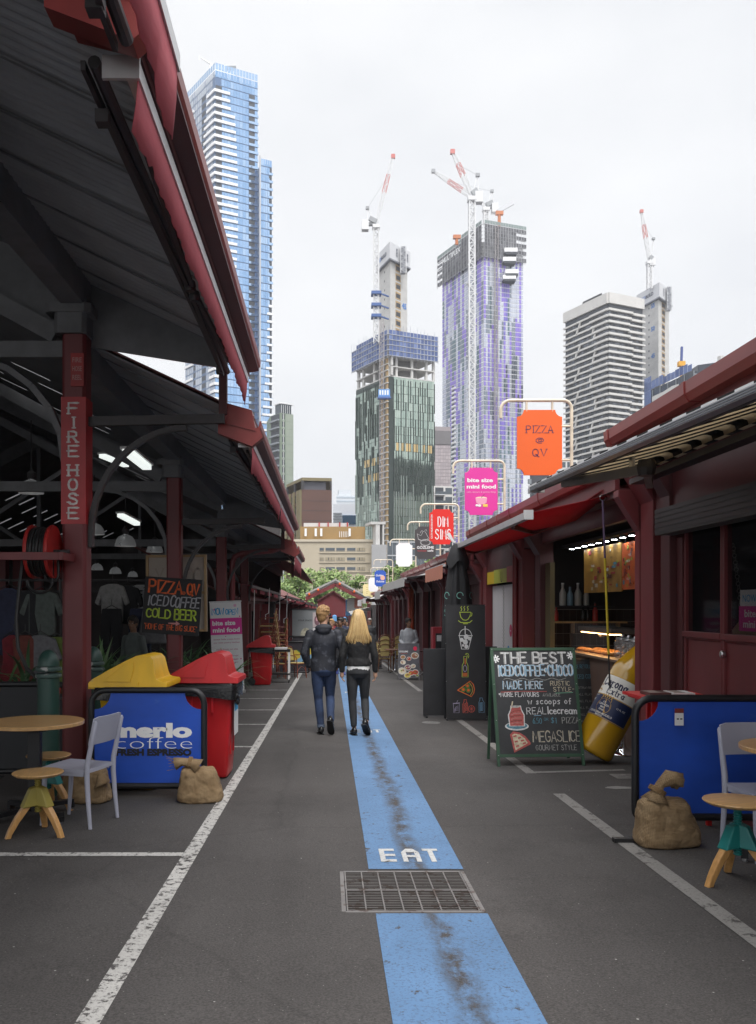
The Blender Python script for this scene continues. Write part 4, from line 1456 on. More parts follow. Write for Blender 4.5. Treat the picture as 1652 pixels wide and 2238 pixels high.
for i, (y, z, m_, lb) in enumerate(((11.3, 1.1, WHITEP, 'white framed notice standing on the counter'), (10.95, 1.1, mat('grey portrait card', (.3, .28, .26), .6), 'grey picture card standing on the counter'), (12.4, 1.14, WHITEP, 'little white price card on the counter by the pastries'))):
	b = MB()
	x = 4.2 if i < 2 else 3.9
	b.box((x, y, z), (x + .01, y + (.26 if i < 2 else .12), z + (.32 if i < 2 else .08)), m_)
	if i == 0:
		for k in range(5):
			b.box((x - .003, y + .03, z + .05 + k * .05), (x - .0005, y + .2, z + .06 + k * .05), BLACKINK)
	b.box((x, y, z - .03), (x + .06, y + .1, z - .001), IRON)
	tag(b.build('counter_card'), lb, 'card')
# ---- stall C (closed white roller door, lime fascia)
Cs = stall('market_stall', 'closed stall with a white ribbed door and a lime and red fascia', 14.8, 18.1, 3.05, 2.05)
post(Cs, 17.85, 3.05, .34, .2)
b = MB()
for i in range(15):
	y = 15.1 + i * .17
	b.box((FX + .1, y, G(16)), (FX + .13, y + .166, 1.95), mat('white door panel', (.62, .60, .60), .5, var=.05, scale=2))
dr = b.build('ribbed_door', Cs, world=True)
for c, (y, z, r_) in {'crimson': (15.9, 1.10, .115), 'blue': (16.1, .70, .115), 'crimson2': (15.25, .62, .12)}.items():
	b = MB()
	cc = mat('sticker blue', (.03, .22, .50), .5, var=0) if c == 'blue' else mat('sticker crimson', (.50, .02, .10), .5, var=0)
	b.lathe([(r_, 0), (r_, .002), (.001, .002)], cc, 24, Matrix.Translation((FX + .099, y, z)) @ Matrix.Rotation(-pi / 2, 4, 'Y'))
	txt(b, 'market' if c == 'blue' else 'open', (FX + .094, y, z - .012), -Y3, Z3, .035, WHITEINK, .01)
	b.build('round_sticker', dr, world=True)
b = MB()
b.box((FX + .085, 15.1, .18), (FX + .095, 15.32, .42), PK)
txt(b, 'bite', (FX + .082, 15.21, .30), -Y3, Z3, .06, WHITEINK, .02)
b.build('pink_sticker', dr, world=True)
b = MB()
LIME = mat('lime sign panel', (.42, .45, .05), .5, var=.05)
b.box((FX - .02, 16.9, 1.98), (FX + .0, 17.6, 2.22), mat('yellow sign panel', (.62, .42, .02), .5, var=.05))
b.box((FX - .02, 15.7, 1.98), (FX + .0, 16.89, 2.24), LIME)
b.box((FX - .02, 14.95, 1.98), (FX + .0, 15.69, 2.26), mat('rose sign panel', (.42, .06, .06), .5, var=.05))
fs_ = b.build('fascia_sign', Cs, world=True)
b = MB()
for y in (16.15,):
	pen(b, 'U', (FX - .023, y, 2.0), -Y3, Z3, .18, BLACKINK, .12)
pen(b, 'SI', (FX - .023, 15.35, 2.03), -Y3, Z3, .16, mat('faint sign mark', (.3, .18, .12), .6, var=0), .1)
b.build('lettering', fs_, world=True)
b = MB()
for i in range(40):
	c = Vector((FX + .06, 16.35, 1.9 - i * .035))
	b.tube(arc(c, .016, 0, 340, 6, X3 if i % 2 else Y3, Z3), .004, LINK, 4)
tag(b.build('door_chain'), 'long thin chain hanging down the white ribbed door', 'chain')
b = MB()
b.tube([(FX - .06, 14.78, 2.75), (FX - .06, 14.78, G(14.8))], .05, chips('red downpipe', (.20, .022, .024), (.2, .1, .1), .7, 8, .45), 12)
b.build('downpipe', Cs, world=True, smooth=True)
# ---- stalls D.. further down the lane
GRYC = mat('pale grey canvas', (.46, .45, .43), .85, var=.1, scale=6)
PCH = mat('peach canvas', (.52, .20, .13), .85, var=.08, scale=6)
def far_stall(label, y0, y1, ze, aw=None, xr=2.3, n=3, open_=True, pipes=(), door=MAROON2, zr=None):
	t = stall('market_stall', label, y0, y1, ze, ze - .75)
	for k in range(n):
		y = y0 + .2 + (y1 - y0 - .4) * k / (n - 1)
		post(t, y, ze, .26, .16, MAROON if k % 2 == 0 else MAROON2)
	b = MB()
	for k in range(n - 1):
		ya = y0 + .2 + (y1 - y0 - .4) * k / (n - 1) + .16
		yb = y0 + .2 + (y1 - y0 - .4) * (k + 1) / (n - 1) - .16
		if k % 2 and open_:
			b.box((FX + 1.2, ya, G(y0)), (FX + 1.25, yb, ze - .7), WALLIN)
			continue
		nb = max(2, int((yb - ya) / .3))
		for q in range(nb):
			b.box((FX + .08, ya + (yb - ya) * q / nb + .004, G(y1)), (FX + .12, ya + (yb - ya) * (q + 1) / nb - .004, ze - .6), door)
	b.build('wall_panel', t, world=True)
	for y in pipes:
		b = MB()
		b.tube([(FX - .07, y, ze - .2), (FX - .07, y, G(y))], .06, chips('orange red downpipe', (.36, .055, .02), (.2, .1, .1), .72, 8, .45), 10)
		b.build('downpipe', t, world=True, smooth=True)
	for (ya, yb, m_, dz, dv) in aw or ():
		zr_ = ze - .42 + dz
		b = MB()
		b.box((xr - .03, ya, zr_ - .03), (xr + .03, yb, zr_ + .03), ALU)
		o = b.build('awning', t, world=True)
		b = MB()
		k = max(4, int((yb - ya) / .25))
		vs, fs = [], []
		for i in range(k + 1):
			y = ya + (yb - ya) * i / k
			e = .02 * (i % 2)
			vs += [(3.06, y, ze - .15 + dz), (2.7, y, ze - .33 + dz), (xr, y, zr_ + .02), (xr - .03, y, zr_ - .0), (xr - .035, y, zr_ - dv - e)]
		for i in range(k):
			for j in range(4):
				fs.append((5 * i + j, 5 * i + j + 1, 5 * i + j + 6, 5 * i + j + 5))
		b.add(vs, fs, m_)
		c = b.build('canvas', o, world=True)
		c.modifiers.new('thickness', 'SOLIDIFY').thickness = .005
		for y in (ya + .3, yb - .3):
			b = MB()
			b.beam((3.2, y, ze - .55), (xr, y, zr_ - .02), .04, .06, MAROON2)
			b.build('arm', o, world=True)
	return t
far_stall('maroon stall with a peach canvas awning behind the closed black umbrella', 18.15, 24.6, 2.78, [(18.3, 21.5, PCH, .05, .28)], 2.45, 4)
far_stall('maroon stall with a long pale grey awning and orange downpipes', 24.65, 34.5, 2.76, [(24.0, 33.5, GRYC, -.03, .22)], 2.15, 5, True, (32.6, 33.4))
far_stall('plain maroon stall past the orange downpipes', 34.55, 44, 2.55, [(36, 40, GRYC, 0, .3)], 2.2, 5, False)
far_stall('far maroon stall with a white awning near the end of the lane', 44.05, 58, 2.32, [(45, 49, WHITEP, .0, .25), (50.5, 57, WHITEP, -.05, .35)], 2.0, 6, True)
# ---- shop signs hanging over the lane on cream pipe brackets
def hang_sign(y, zt, col, label, deco=None, w_=.56, h=.81, board=True, xr=3.03):
	t = thing('hanging_sign', (xr, y, zt), label, 'shop sign', 'shop signs on pipe brackets over the lane')
	b = MB()
	r_ = .021
	L0 = -.88
	b.tube([(0, 0, -1.15), (0, 0, .02)] + arc((-.1, 0, .02), .1, 0, 90, 6) + [Vector((L0 + .12, 0, .12))] + [Vector((L0 + .12 - .12 * sin(radians(a)), 0, .0 + .12 * cos(radians(a)))) for a in range(15, 91, 15)] + [Vector((L0, 0, -.10))], r_, CREAM, 8)
	for x in (-.56, -.24):
		b.tube([(x, 0, .11), (x, 0, -.02)], .014, CREAM, 6)
	for z in (-.2, -.62):
		b.tube([(-.01, 0, z), (-.13, 0, z)], .014, CREAM, 6)
	b.build('pipe_bracket', t, smooth=True)
	if not board:
		return t
	b = MB()
	c = .085
	x0, x1, z0, z1 = -.12 - w_, -.12, -h, 0
	pts = []
	for (cx_, cz_, a0) in ((x1, z1, 180), (x0, z1, 270), (x0, z0, 0), (x1, z0, 90)):
		seq = range(0, 91, 15)
		for a in seq:
			ang = radians({180: 270 - a, 270: 360 - a, 0: 90 - a, 90: 180 - a}[a0])
			pts.append((cx_ + c * cos(ang), .0, cz_ + c * sin(ang)))
	b.prism([(p[0], -.012, p[2]) for p in pts], (0, .024, 0), col)
	b.build('board', t)
	if deco:
		b = MB()
		deco(b, -.12 - w_ / 2, -.0145)
		b.build('lettering', t)
	return t
SO = mat('orange sign enamel', (.80, .125, .015), .42, var=.04, scale=2)
SP = mat('pink sign enamel', (.70, .04, .33), .42, var=.04, scale=2)
SR = mat('red sign enamel', (.68, .022, .015), .42, var=.04, scale=2)
SG = mat('charcoal sign enamel', (.062, .057, .060), .5, var=.05, scale=2)
SW = mat('white sign enamel', (.80, .80, .80), .45, var=.03, scale=2)
SB = mat('blue sign enamel', (.028, .10, .48), .45, var=.04, scale=2)
SY = mat('cream yellow sign enamel', (.72, .62, .32), .5, var=.04, scale=2)
NAVY = mat('navy lettering', (.06, .025, .09), .6, var=0)
def d1(b, x, y):
	for s, z, h, w_ in (('PIZZA', -.285, .088, .33), ('@', -.42, .085, .10), ('QV', -.575, .088, .175)):
		pen(b, s, (x, y, z), X3, Z3, h, NAVY, .11, width=w_, serif=.13 if s != '@' else 0, gap=1.6)
def d2(b, x, y):
	txt(b, 'bite size', (x - .02, y, -.245), X3, Z3, .066, WHITEINK, .035, .44)
	txt(b, 'mini food', (x + .0, y, -.355), X3, Z3, .066, WHITEINK, .035, .50)
	txt(b, 'cafes, desserts & yummy things', (x, y, -.43), X3, Z3, .03, mat('pale pink print', (.85, .45, .65), .6, var=0), .0, .50)
	cr_, pk_ = mat('print cream', (.8, .7, .5), .6, var=0), mat('print blush', (.80, .35, .5), .6, var=0)
	b.prism([(x - .1, y, -.52), (x - .085, y, -.60), (x - .04, y, -.63), (x + .05, y, -.63), (x + .09, y, -.60), (x + .10, y, -.52)], (0, -.001, 0), pk_)
	b.ell((x, y, -.52), (.1, .001, .022), cr_, 16, 6)
	b.ell((x - .075, y - .001, -.645), (.025, .001, .02), WHITEINK, 10, 6)
	b.ell((x - .03, y - .002, -.65), (.03, .001, .022), WHITEINK, 10, 6)
	b.prism([(x + .03, y - .001, -.67), (x + .11, y - .001, -.67), (x + .11, y - .001, -.625), (x + .03, y - .001, -.625)], (0, -.001, 0), mat('print yellow', (.8, .6, .1), .6, var=0))
	ribbon(b, [(-.0, 0), (.03, .03), (.05, .05)], .008, Vector((x, y - .002, -.51)), X3, Z3, mat('print dark', (.2, .05, .1), .6, var=0))
def d3(b, x, y):
	pen(b, 'DIM', (x + .035, y, -.40), X3, Z3, .225, WHITEINK, .095, width=.23, gap=1.8)
	pen(b, 'SIMS', (x + .035, y, -.69), X3, Z3, .225, WHITEINK, .095, width=.35, gap=1.7)
	txt(b, 'SOUTH MELBOURNE DIM SIMS', (x - .205, y, -.40), Z3, -X3, .042, WHITEINK, .012, .56)
def d4(b, x, y):
	ln = mat('sketch line grey', (.55, .55, .55), .6, var=0)
	o = Vector((x, y, -.35))
	for st in ([(-.22, .15), (-.19, .0), (-.1, -.04), (-.02, -.03), (.06, .02), (.14, -.02), (.2, .02), (.24, .0)], [(-.22, .15), (-.12, .10), (-.06, .22), (.0, .2), (.06, .08), (.12, .0)], [(-.2, .02), (-.12, -.02), (.02, -.04), (.12, -.02)], [(-.14, .18), (-.1, .24), (-.06, .22)], [(-.02, .24), (.02, .27), (.04, .22)]):
		ribbon(b, st, .009, o, X3, Z3, ln)
	for r_ in (.14, .12):
		ribbon(b, [(r_ * cos(radians(a)), -.08 + r_ * .62 * sin(radians(a))) for a in range(0, 361, 20)], .008, o, X3, Z3, ln)
	txt(b, 'GÖZLEME', (x, y, -.60), X3, Z3, .072, WHITEINK, .02, .46)
	txt(b, 'turkish', (x - .095, y, -.675), X3, Z3, .055, mat('dull red print', (.40, .05, .06), .6, var=0), .012, .24)
	txt(b, 'cafe', (x + .135, y, -.675), X3, Z3, .055, WHITEINK, .018, .16)
def d5(b, x, y):
	pch = mat('peach print', (.75, .42, .32), .6, var=0)
	txt(b, 'Golden', (x - .03, y, -.30), X3, Z3, .1, WHITEINK, .02, .38, shear=.2)
	txt(b, 'Delicious', (x, y, -.60), X3, Z3, .1, WHITEINK, .02, .40, shear=.2)
	b.ell((x + .12, y, -.38), (.12, .001, .12), pch, 20, 8)
def d6(b, x, y):
	for i, s in enumerate(('hot', 'food', 'soup', 'bar')):
		txt(b, s, (x, y, -.25 - i * .13), X3, Z3, .055, mat('mustard print', (.35, .25, .06), .6, var=0), .01)
hang_sign(10.8, 3.99, SO, 'orange sign with scooped corners reading PIZZA @ QV', d1)
hang_sign(14.9, 3.92, SP, 'hot pink sign reading bite size mini food with a little bowl', d2)
hang_sign(20.1, 3.78, SR, 'red sign with tall white letters DIM SIMS', d3)
hang_sign(23.4, 3.68, SG, 'charcoal sign with a sketch and the word GÖZLEME', d4, h=.88)
hang_sign(29.9, 3.70, SW, 'plain white sign with scooped corners beside the charcoal one')
hang_sign(40.5, 3.55, SW, 'bare cream pipe bracket with no sign board', board=False)
hang_sign(43.5, 3.30, SB, 'small blue sign with a peach dot and white script', d5)
hang_sign(50, 3.14, SW, 'small plain white sign partly behind the blue one')
hang_sign(58, 2.96, SY, 'small pale yellow sign farthest along the lane', d6)
hang_sign(62, 2.9, SY, 'second pale yellow sign overlapping the farthest one', d6, xr=3.7)
# ---------------------------------------------------------------- street furniture, bins, boards, bags
def sack_mat():
	m = bpy.data.materials.new('burlap')
	m.use_nodes = True
	t = m.node_tree
	b = t.nodes['Principled BSDF']
	tc = t.nodes.new('ShaderNodeTexCoord')
	hs = []
	for d in ('X', 'Z', 'Y'):
		wv = t.nodes.new('ShaderNodeTexWave')
		wv.bands_direction = d
		wv.inputs['Scale'].default_value = 34
		wv.inputs['Distortion'].default_value = 1.6
		wv.inputs['Detail'].default_value = 2
		t.links.new(tc.outputs['Object'], wv.inputs['Vector'])
		hs.append(wv.outputs['Fac'])
	ad = t.nodes.new('ShaderNodeMath')
	ad.operation = 'ADD'
	t.links.new(hs[0], ad.inputs[0])
	t.links.new(hs[1], ad.inputs[1])
	nz = t.nodes.new('ShaderNodeTexNoise')
	nz.inputs['Scale'].default_value = 9
	nz.inputs['Detail'].default_value = 8
	t.links.new(tc.outputs['Object'], nz.inputs['Vector'])
	r = t.nodes.new('ShaderNodeValToRGB')
	r.color_ramp.elements[0].position = .3
	r.color_ramp.elements[1].position = .72
	r.color_ramp.elements[0].color = (.20, .125, .06, 1)
	r.color_ramp.elements[1].color = (.35, .245, .135, 1)
	t.links.new(nz.outputs[0], r.inputs[0])
	mx = t.nodes.new('ShaderNodeMix')
	mx.data_type = 'RGBA'
	mx.blend_type = 'MULTIPLY'
	mr = t.nodes.new('ShaderNodeMapRange')
	mr.inputs[2].default_value = 2
	mr.inputs[3].default_value = .72
	mr.inputs[4].default_value = 1.12
	t.links.new(ad.outputs[0], mr.inputs[0])
	mx.inputs[0].default_value = 1
	t.links.new(r.outputs[0], mx.inputs[6])
	t.links.new(mr.outputs[0], mx.inputs[7])
	t.links.new(mx.outputs[2], b.inputs['Base Color'])
	bp = t.nodes.new('ShaderNodeBump')
	bp.inputs['Strength'].default_value = .5
	bp.inputs['Distance'].default_value = .004
	t.links.new(ad.outputs[0], bp.inputs['Height'])
	t.links.new(bp.outputs[0], b.inputs['Normal'])
	b.inputs['Roughness'].default_value = .92
	return m
BURLAP = sack_mat()
CREASE = bpy.data.textures.new('creases', 'CLOUDS')
CREASE.noise_scale = .13
CREASE.noise_depth = 2
CREASE2 = bpy.data.textures.new('weave lumps', 'MUSGRAVE' if False else 'CLOUDS')
CREASE2.noise_scale = .035
CREASE2.noise_depth = 2
def sack(loc, label, w_, h, d, lean=0., seed=0, rz=0., neck=None):
	t = thing('burlap_sack', loc, label, 'sack', 'burlap sand bags holding the barriers', rz=rz)
	rn = random.Random(seed)
	rg = []
	k = 26
	for i, (z, s, sq) in enumerate(((0, .80, 3.5), (.02, .93, 4), (.10, 1.0, 3.6), (.28, .98, 3.2), (.5, .92, 3), (.72, .84, 3), (.88, .77, 3.2), (.96, .68, 3), (1.0, .56, 2.6))):
		ring = []
		for j in range(k):
			a = 2 * pi * j / k
			ca, sa = cos(a), sin(a)
			q = (abs(ca) ** sq + abs(sa) ** sq) ** (-1 / sq)
			corner = 1 + (.10 if z < .15 else 0) * max(0, abs(ca) - .6)
			f = 1 + .045 * mnoise.noise(Vector((ca * 1.6 + seed, sa * 1.6, z * 4))) + .02 * mnoise.noise(Vector((ca * 5, sa * 5 + seed, z * 11)))
			zz = z * h + .03 * h * mnoise.noise(Vector((ca * 1.5, sa * 1.5 + seed, 3))) * (z > .6)
			ring.append(Vector((q * ca * w_ / 2 * s * f * corner + lean * z * z, q * sa * d / 2 * (s if z < .9 else s * .6) * f, max(0, zz))))
		rg.append(ring)
	b = MB()
	b.rings(rg, BURLAP)
	o = b.build('sack_body', t, smooth=True, ang=180)
	md = o.modifiers.new('round', 'SUBSURF')
	md.levels = md.render_levels = 3
	d_ = o.modifiers.new('creases', 'DISPLACE')
	d_.texture = CREASE
	d_.strength = .026
	d_.texture_coords = 'LOCAL'
	d_ = o.modifiers.new('weave', 'DISPLACE')
	d_.texture = CREASE2
	d_.strength = .012
	d_.texture_coords = 'LOCAL'
	b = MB()
	top = Vector((lean, 0, h * .97))
	path = neck or [(0, 0, 0), (-.06, 0, .04), (-.14, -.01, .055), (-.2, -.02, .04)]
	rr = [.085, .045, .04, .065] if not neck else [.10, .035, .032, .06, .075]
	rg = []
	for i, p in enumerate(path):
		a0, a1 = Vector(path[max(0, i - 1)]), Vector(path[min(len(path) - 1, i + 1)])
		dd = (a1 - a0).normalized()
		sx = dd.cross(Y3).normalized()
		rg.append([top + Vector(p) + (sx * cos(2 * pi * j / 16) * .75 + Y3 * sin(2 * pi * j / 16) * 1.1) * rr[i] * (1 + .22 * (j % 2) + .1 * rn.uniform(-1, 1)) for j in range(16)])
	b.rings(rg, BURLAP)
	b.build('gathered_neck', t, smooth=True, ang=180)
	b = MB()
	e = top + Vector(path[1])
	dd = (Vector(path[2]) - Vector(path[1])).normalized()
	for q in range(3):
		b.tube(arc(e + dd * .012 * q, .052 * (1 if not neck else 1.15), 0, 350, 14, dd.cross(Y3).normalized(), Y3), .006, mat('jute twine', (.24, .15, .07), .9), 5)
	if not neck:
		for q in range(14):
			s = top + Vector(path[3]) + Vector((0, rn.uniform(-.07, .07), rn.uniform(-.05, .05)))
			b.tube([s, s + Vector((-rn.uniform(.03, .08), rn.uniform(-.02, .02), rn.uniform(-.02, .03)))], .0022, MATS['jute twine'], 4)
	b.build('twine', t, smooth=True)
	return t
sack((-1.13, 7.72, G(7.72)), 'burlap sack with frayed tied neck beside the red bin', .40, .31, .27, -.02, 3, .05)
sack((-2.16, 7.72, G(7.72)), 'burlap sack behind the grey chair at the left end of the blue banner', .46, .32, .30, .04, 9, -.2, [(0, 0, 0), (.07, -.02, .0), (.13, -.05, -.05), (.17, -.08, -.1), (.18, -.1, -.13)])
sack((2.42, 6.2, G(6.2)), 'big burlap sack with a flopped twisted neck in front of the right blue banner', .45, .34, .31, -.05, 17, .15, [(-.04, 0, -.01), (-.03, 0, .05), (.0, 0, .10), (.06, -.02, .15), (.11, -.03, .13)])
o = MB()
o.box((2.06, 6.24, G(6.2) + .002), (2.34, 6.30, G(6.2) + .03), BLACKM)
tag(o.build('steel_foot_bar'), 'flat black steel foot bar sticking out from under the right burlap sack', 'foot bar')
# ---- wheelie bins
RB = chips('red bin plastic', (.46, .011, .015), (.40, .06, .06), .64, 11, .42, (1, 1, .3), .05, .06, .22)
YB = chips('yellow bin plastic', (.78, .45, .012), (.50, .33, .09), .64, 11, .42, (1, 1, .3), .05, .06, .2)
BAG = mat('black bin liner', (.011, .011, .012), .24, var=.1, bump=.4, scale=8)
def wheelie_bin(loc, label, m, rz=0., name='wheelie_bin'):
	t = thing(name, loc, label, 'wheelie bin', 'wheelie bins along the shed', rz=rz)
	b = MB()
	def rr(x0, x1, y, z, r=.045):
		pts = []
		for cx_, cy_, a0 in ((x1 - r, y - r, 0), (x0 + r, y - r, 90), (x0 + r, -y + r, 180), (x1 - r, -y + r, 270)):
			for a in (0, 30, 60, 90):
				pts.append(Vector((cx_ + r * cos(radians(a0 + a)), cy_ + r * sin(radians(a0 + a)), z)))
		return pts
	b.rings([rr(-.20, .24, .21, .02), rr(-.215, .25, .225, .05), rr(-.26, .275, .25, .5), rr(-.31, .305, .28, .93), rr(-.34, .33, .295, .955), rr(-.34, .33, .295, 1.0), rr(-.30, .29, .27, 1.0)], m)
	for y in (-.10, .12):
		b.box((.255, y - .012, .25), (.275, y + .012, .9), m)
	for x in (-.12, .1):
		b.box((x - .01, -.287, .70), (x + .01, -.262, .93), m)
	b.build('body', t, smooth=True)
	b = MB()
	rg = []
	for z, e in ((1.004, .0), (.985, .012), (.95, .018), (.90, .022), (.865, .02)):
		ring = rr(-.34 - e, .33 + e, .295 + e, z)
		full = []
		for i, p in enumerate(ring):
			for q in range(3):
				full.append(p.lerp(ring[(i + 1) % len(ring)], q / 3))
		rg.append([p + Vector((p.x * .05 * mnoise.noise(p * 14 + Vector((0, 0, z * 9))), p.y * .07 * mnoise.noise(p * 12), (.05 * mnoise.noise(Vector((p.x * 5, p.y * 5, 2.)))) * (z < .93) - (.05 * max(0, p.x * 2) if z < .9 else 0))) for p in full])
	b.rings(rg, BAG, cap=False)
	for k in range(3):
		b.ell((.345, -.2 + .05 * k, .85 - .02 * k), (.025, .05, .05), BAG, 10, 6)
	b.build('bin_liner', t, smooth=True, ang=180)
	b = MB()
	prof = [(-.395, 1.005), (-.40, 1.05), (-.37, 1.08), (-.22, 1.165), (-.05, 1.255), (.06, 1.305), (.12, 1.318), (.20, 1.305), (.232, 1.27), (.262, 1.12), (.275, 1.085), (.30, 1.072), (.375, 1.062), (.385, 1.04), (.38, 1.005)]
	def yy(z):
		return .312 - .07 * max(0, z - 1.03) / .29
	n = len(prof)
	vs = [Vector((x, -yy(z), z)) for x, z in prof] + [Vector((x, yy(z), z)) for x, z in prof]
	fs = [tuple(range(n)), tuple(range(2 * n - 1, n - 1, -1))] + [(i, n + i, n + (i + 1) % n, (i + 1) % n) for i in range(n)]
	b.add(vs, fs, m)
	for s in (-1, 1):
		b.prism([(-.25, s * .306, 1.06), (.02, s * .306, 1.06), (.05, s * .276, 1.20), (.04, s * .262, 1.255), (-.04, s * .268, 1.235)], (0, s * .006, 0), m)
		b.box((.098, s * .30 - .012, 1.03), (.106, s * .30 + .012, 1.06), m)
	b.build('lid', t, bevel=.014, smooth=True)
	b = MB()
	b.tube([(-.395, -.25, 1.03), (-.395, .25, 1.03)], .016, BLACKM, 8)
	for s in (-1, 1):
		b.box((-.41, s * .26 - .02, .99), (-.33, s * .26 + .02, 1.04), m)
	b.build('hinge', t)
	for s in (-1, 1):
		b = MB()
		b.lathe([(.03, -.02), (.09, -.025), (.1, -.015), (.1, .015), (.09, .025), (.03, .02)], mat('tyre rubber', (.014, .014, .015), .7), 20, Matrix.Translation((-.26, s * .24, .1)) @ Matrix.Rotation(pi / 2, 4, 'X'))
		b.build('wheel', t, smooth=True)
	b = MB()
	b.box((.3165, -.16, .45), (.319, .12, .8), WHITEP)
	b.box((.3192, -.14, .7), (.320, .10, .78), PKB)
	b.build('sticker', t)
	t.scale = (.95, .95, .98)
	return t
wheelie_bin((-1.85, 8.42, G(8.42)), 'yellow lidded wheelie bin behind the blue banner', YB, -.05)
rbn = wheelie_bin((-1.25, 9.05, G(9.05)), 'big red wheelie bin at the right end of the blue banner', RB, -.04)
dup(rbn, (-1.72, 22.7, G(22.7)), .02, 'smaller looking red wheelie bin farther up beside the roll-up banner')
# ---- blue cafe barriers
BLU = chips('blue banner vinyl', (.013, .078, .48), (.04, .12, .46), .62, 5, .5, (1, 1, 2), .12, .1, .22)
def barrier(loc, label, W, H, rz=0., panel=None, deco=None, tr=.029):
	t = thing('cafe_barrier', loc, label, 'cafe barrier', 'banner barriers round the cafe seating', rz=rz)
	r = .13
	z0 = .095
	b = MB()
	pts = []
	for cx_, cz_, a0 in ((W / 2 - r, H - r, 0), (-W / 2 + r, H - r, 90), (-W / 2 + .05, z0 + .05, 180), (W / 2 - .05, z0 + .05, 270)):
		rr = r if cz_ > .3 else .05
		for a in range(0, 91, 15):
			pts.append((cx_ + rr * cos(radians(a0 + a)), 0, cz_ + rr * sin(radians(a0 + a))))
	b.tube(pts, tr, BLACKM, 12, closed=True)
	b.build('frame', t, smooth=True)
	b = MB()
	e = tr * .9
	x1, zt, zb = W / 2 - e, H - e, z0 + e
	q = .15
	pts = [(-x1, zb), (x1, zb), (x1, zt - q)] + [(x1 - q * sin(radians(a)), zt - q * cos(radians(a))) for a in range(75, 0, -15)] + [(x1 - q, zt)]
	pts = [(-x1, zb), (x1, zb)]
	for a in range(0, 91, 15):
		pts.append((x1 - q * sin(radians(a)), zt - q * cos(radians(a))))
	for a in range(90, -1, -15):
		pts.append((-x1 + q * sin(radians(a)), zt - q * cos(radians(a))))
	b.prism([(x, -.003, z) for x, z in pts], (0, .006, 0), panel or BLU)
	pn = b.build('banner', t)
	if deco:
		b = MB()
		deco(b)
		b.build('lettering', pn)
	for s in (-1, 1):
		b = MB()
		b.box((s * (W / 2 - .1) - .035, -.22, 0), (s * (W / 2 - .1) + .035, .22, .012), BLACKM)
		b.box((s * (W / 2 - .1) - .012, -.012, .012), (s * (W / 2 - .1) + .012, .012, z0), BLACKM)
		b.build('foot', t)
	return t
def dm(b):
	txt(b, 'merlo', (.035, -.0055, .545), X3, Z3, .125, WHITEINK, .055, .74)
	txt(b, 'coffee', (.055, -.0055, .435), X3, Z3, .115, WHITEINK, -.022, .70)
	txt(b, 'FRESH ESPRESSO', (.055, -.0055, .375), X3, Z3, .058, BLACKINK, .06, .69)
barrier((px(323, 7.95), 7.95, G(7.95)), 'blue banner barrier with white coffee lettering in front of the bins', 1.03, .97, 0, deco=dm)
br = barrier((3.17, 6.66, G(6.66)), 'plain blue banner barrier on the right behind the big sack', 1.62, 1.005, -.015)
barrier((-3.03, 8.75, G(8.75)), 'all black barrier at the far left behind the round table', .86, .97, .05, panel=mat('black banner vinyl', (.016, .017, .02), .6, var=.15))
t = thing('paper_tag', (2.68, 6.627, G(6.6) + .80), 'small white tag hanging on the right blue banner', 'tag')
b = MB()
b.box((-.035, -.003, 0), (.032, .0, .095), WHITEP)
b.build('card', t)
b = MB()
b.box((-.02, -.0045, .045), (-.004, -.0032, .055), BLACKINK)
b.box((.006, -.0045, .045), (.022, -.0032, .055), BLACKINK)
b.box((-.035, -.005, .096), (.032, -.001, .13), mat('tag maroon', (.2, .03, .02), .6))
b.build('print', t)
for k, (x, m_, lb) in enumerate(((2.55, mat('brown menu', (.11, .05, .045), .4), 'brown folded menu lying on the table behind the right banner'), (2.74, WHITEP, 'white leaflet lying beside the brown menu'))):
	b = MB()
	b.box((x, 6.88, .848), (x + .17, 7.1, .872), m_)
	b.box((x + .02, 6.9, .8725), (x + .1, 7.08, .874), mat('menu picture', (.32, .25, .22), .5))
	tag(b.build('menu_leaflet'), lb, 'menu')
RMT = mat('red powder coat', (.58, .012, .010), .4, var=.06)
t = thing('red_metal_table', (2.98, 7.0, G(7)), 'red metal cafe table whose corner shows past the right blue banner', 'table')
b = MB()
b.box((-.46, -.24, .96), (.04, .3, .98), RMT)
b.box((-.50, -.26, .98), (.06, .32, 1.004), RMT)
b.build('tabletop', t)
for sx in (-.3, .0):
	for sy in (-.2, .26):
		b = MB()
		b.beam((sx, sy, 0), (sx, sy, .96), .035, .035, RMT)
		b.build('leg', t)
b = MB()
for i in range(7):
	b.box((-.44, -.235, .84 + i * .016), (.02, -.225, .846 + i * .016), RMT)
b.box((-.46, -.24, .70), (-.2, -.22, .96), RMT)
b.build('apron_panel', t)
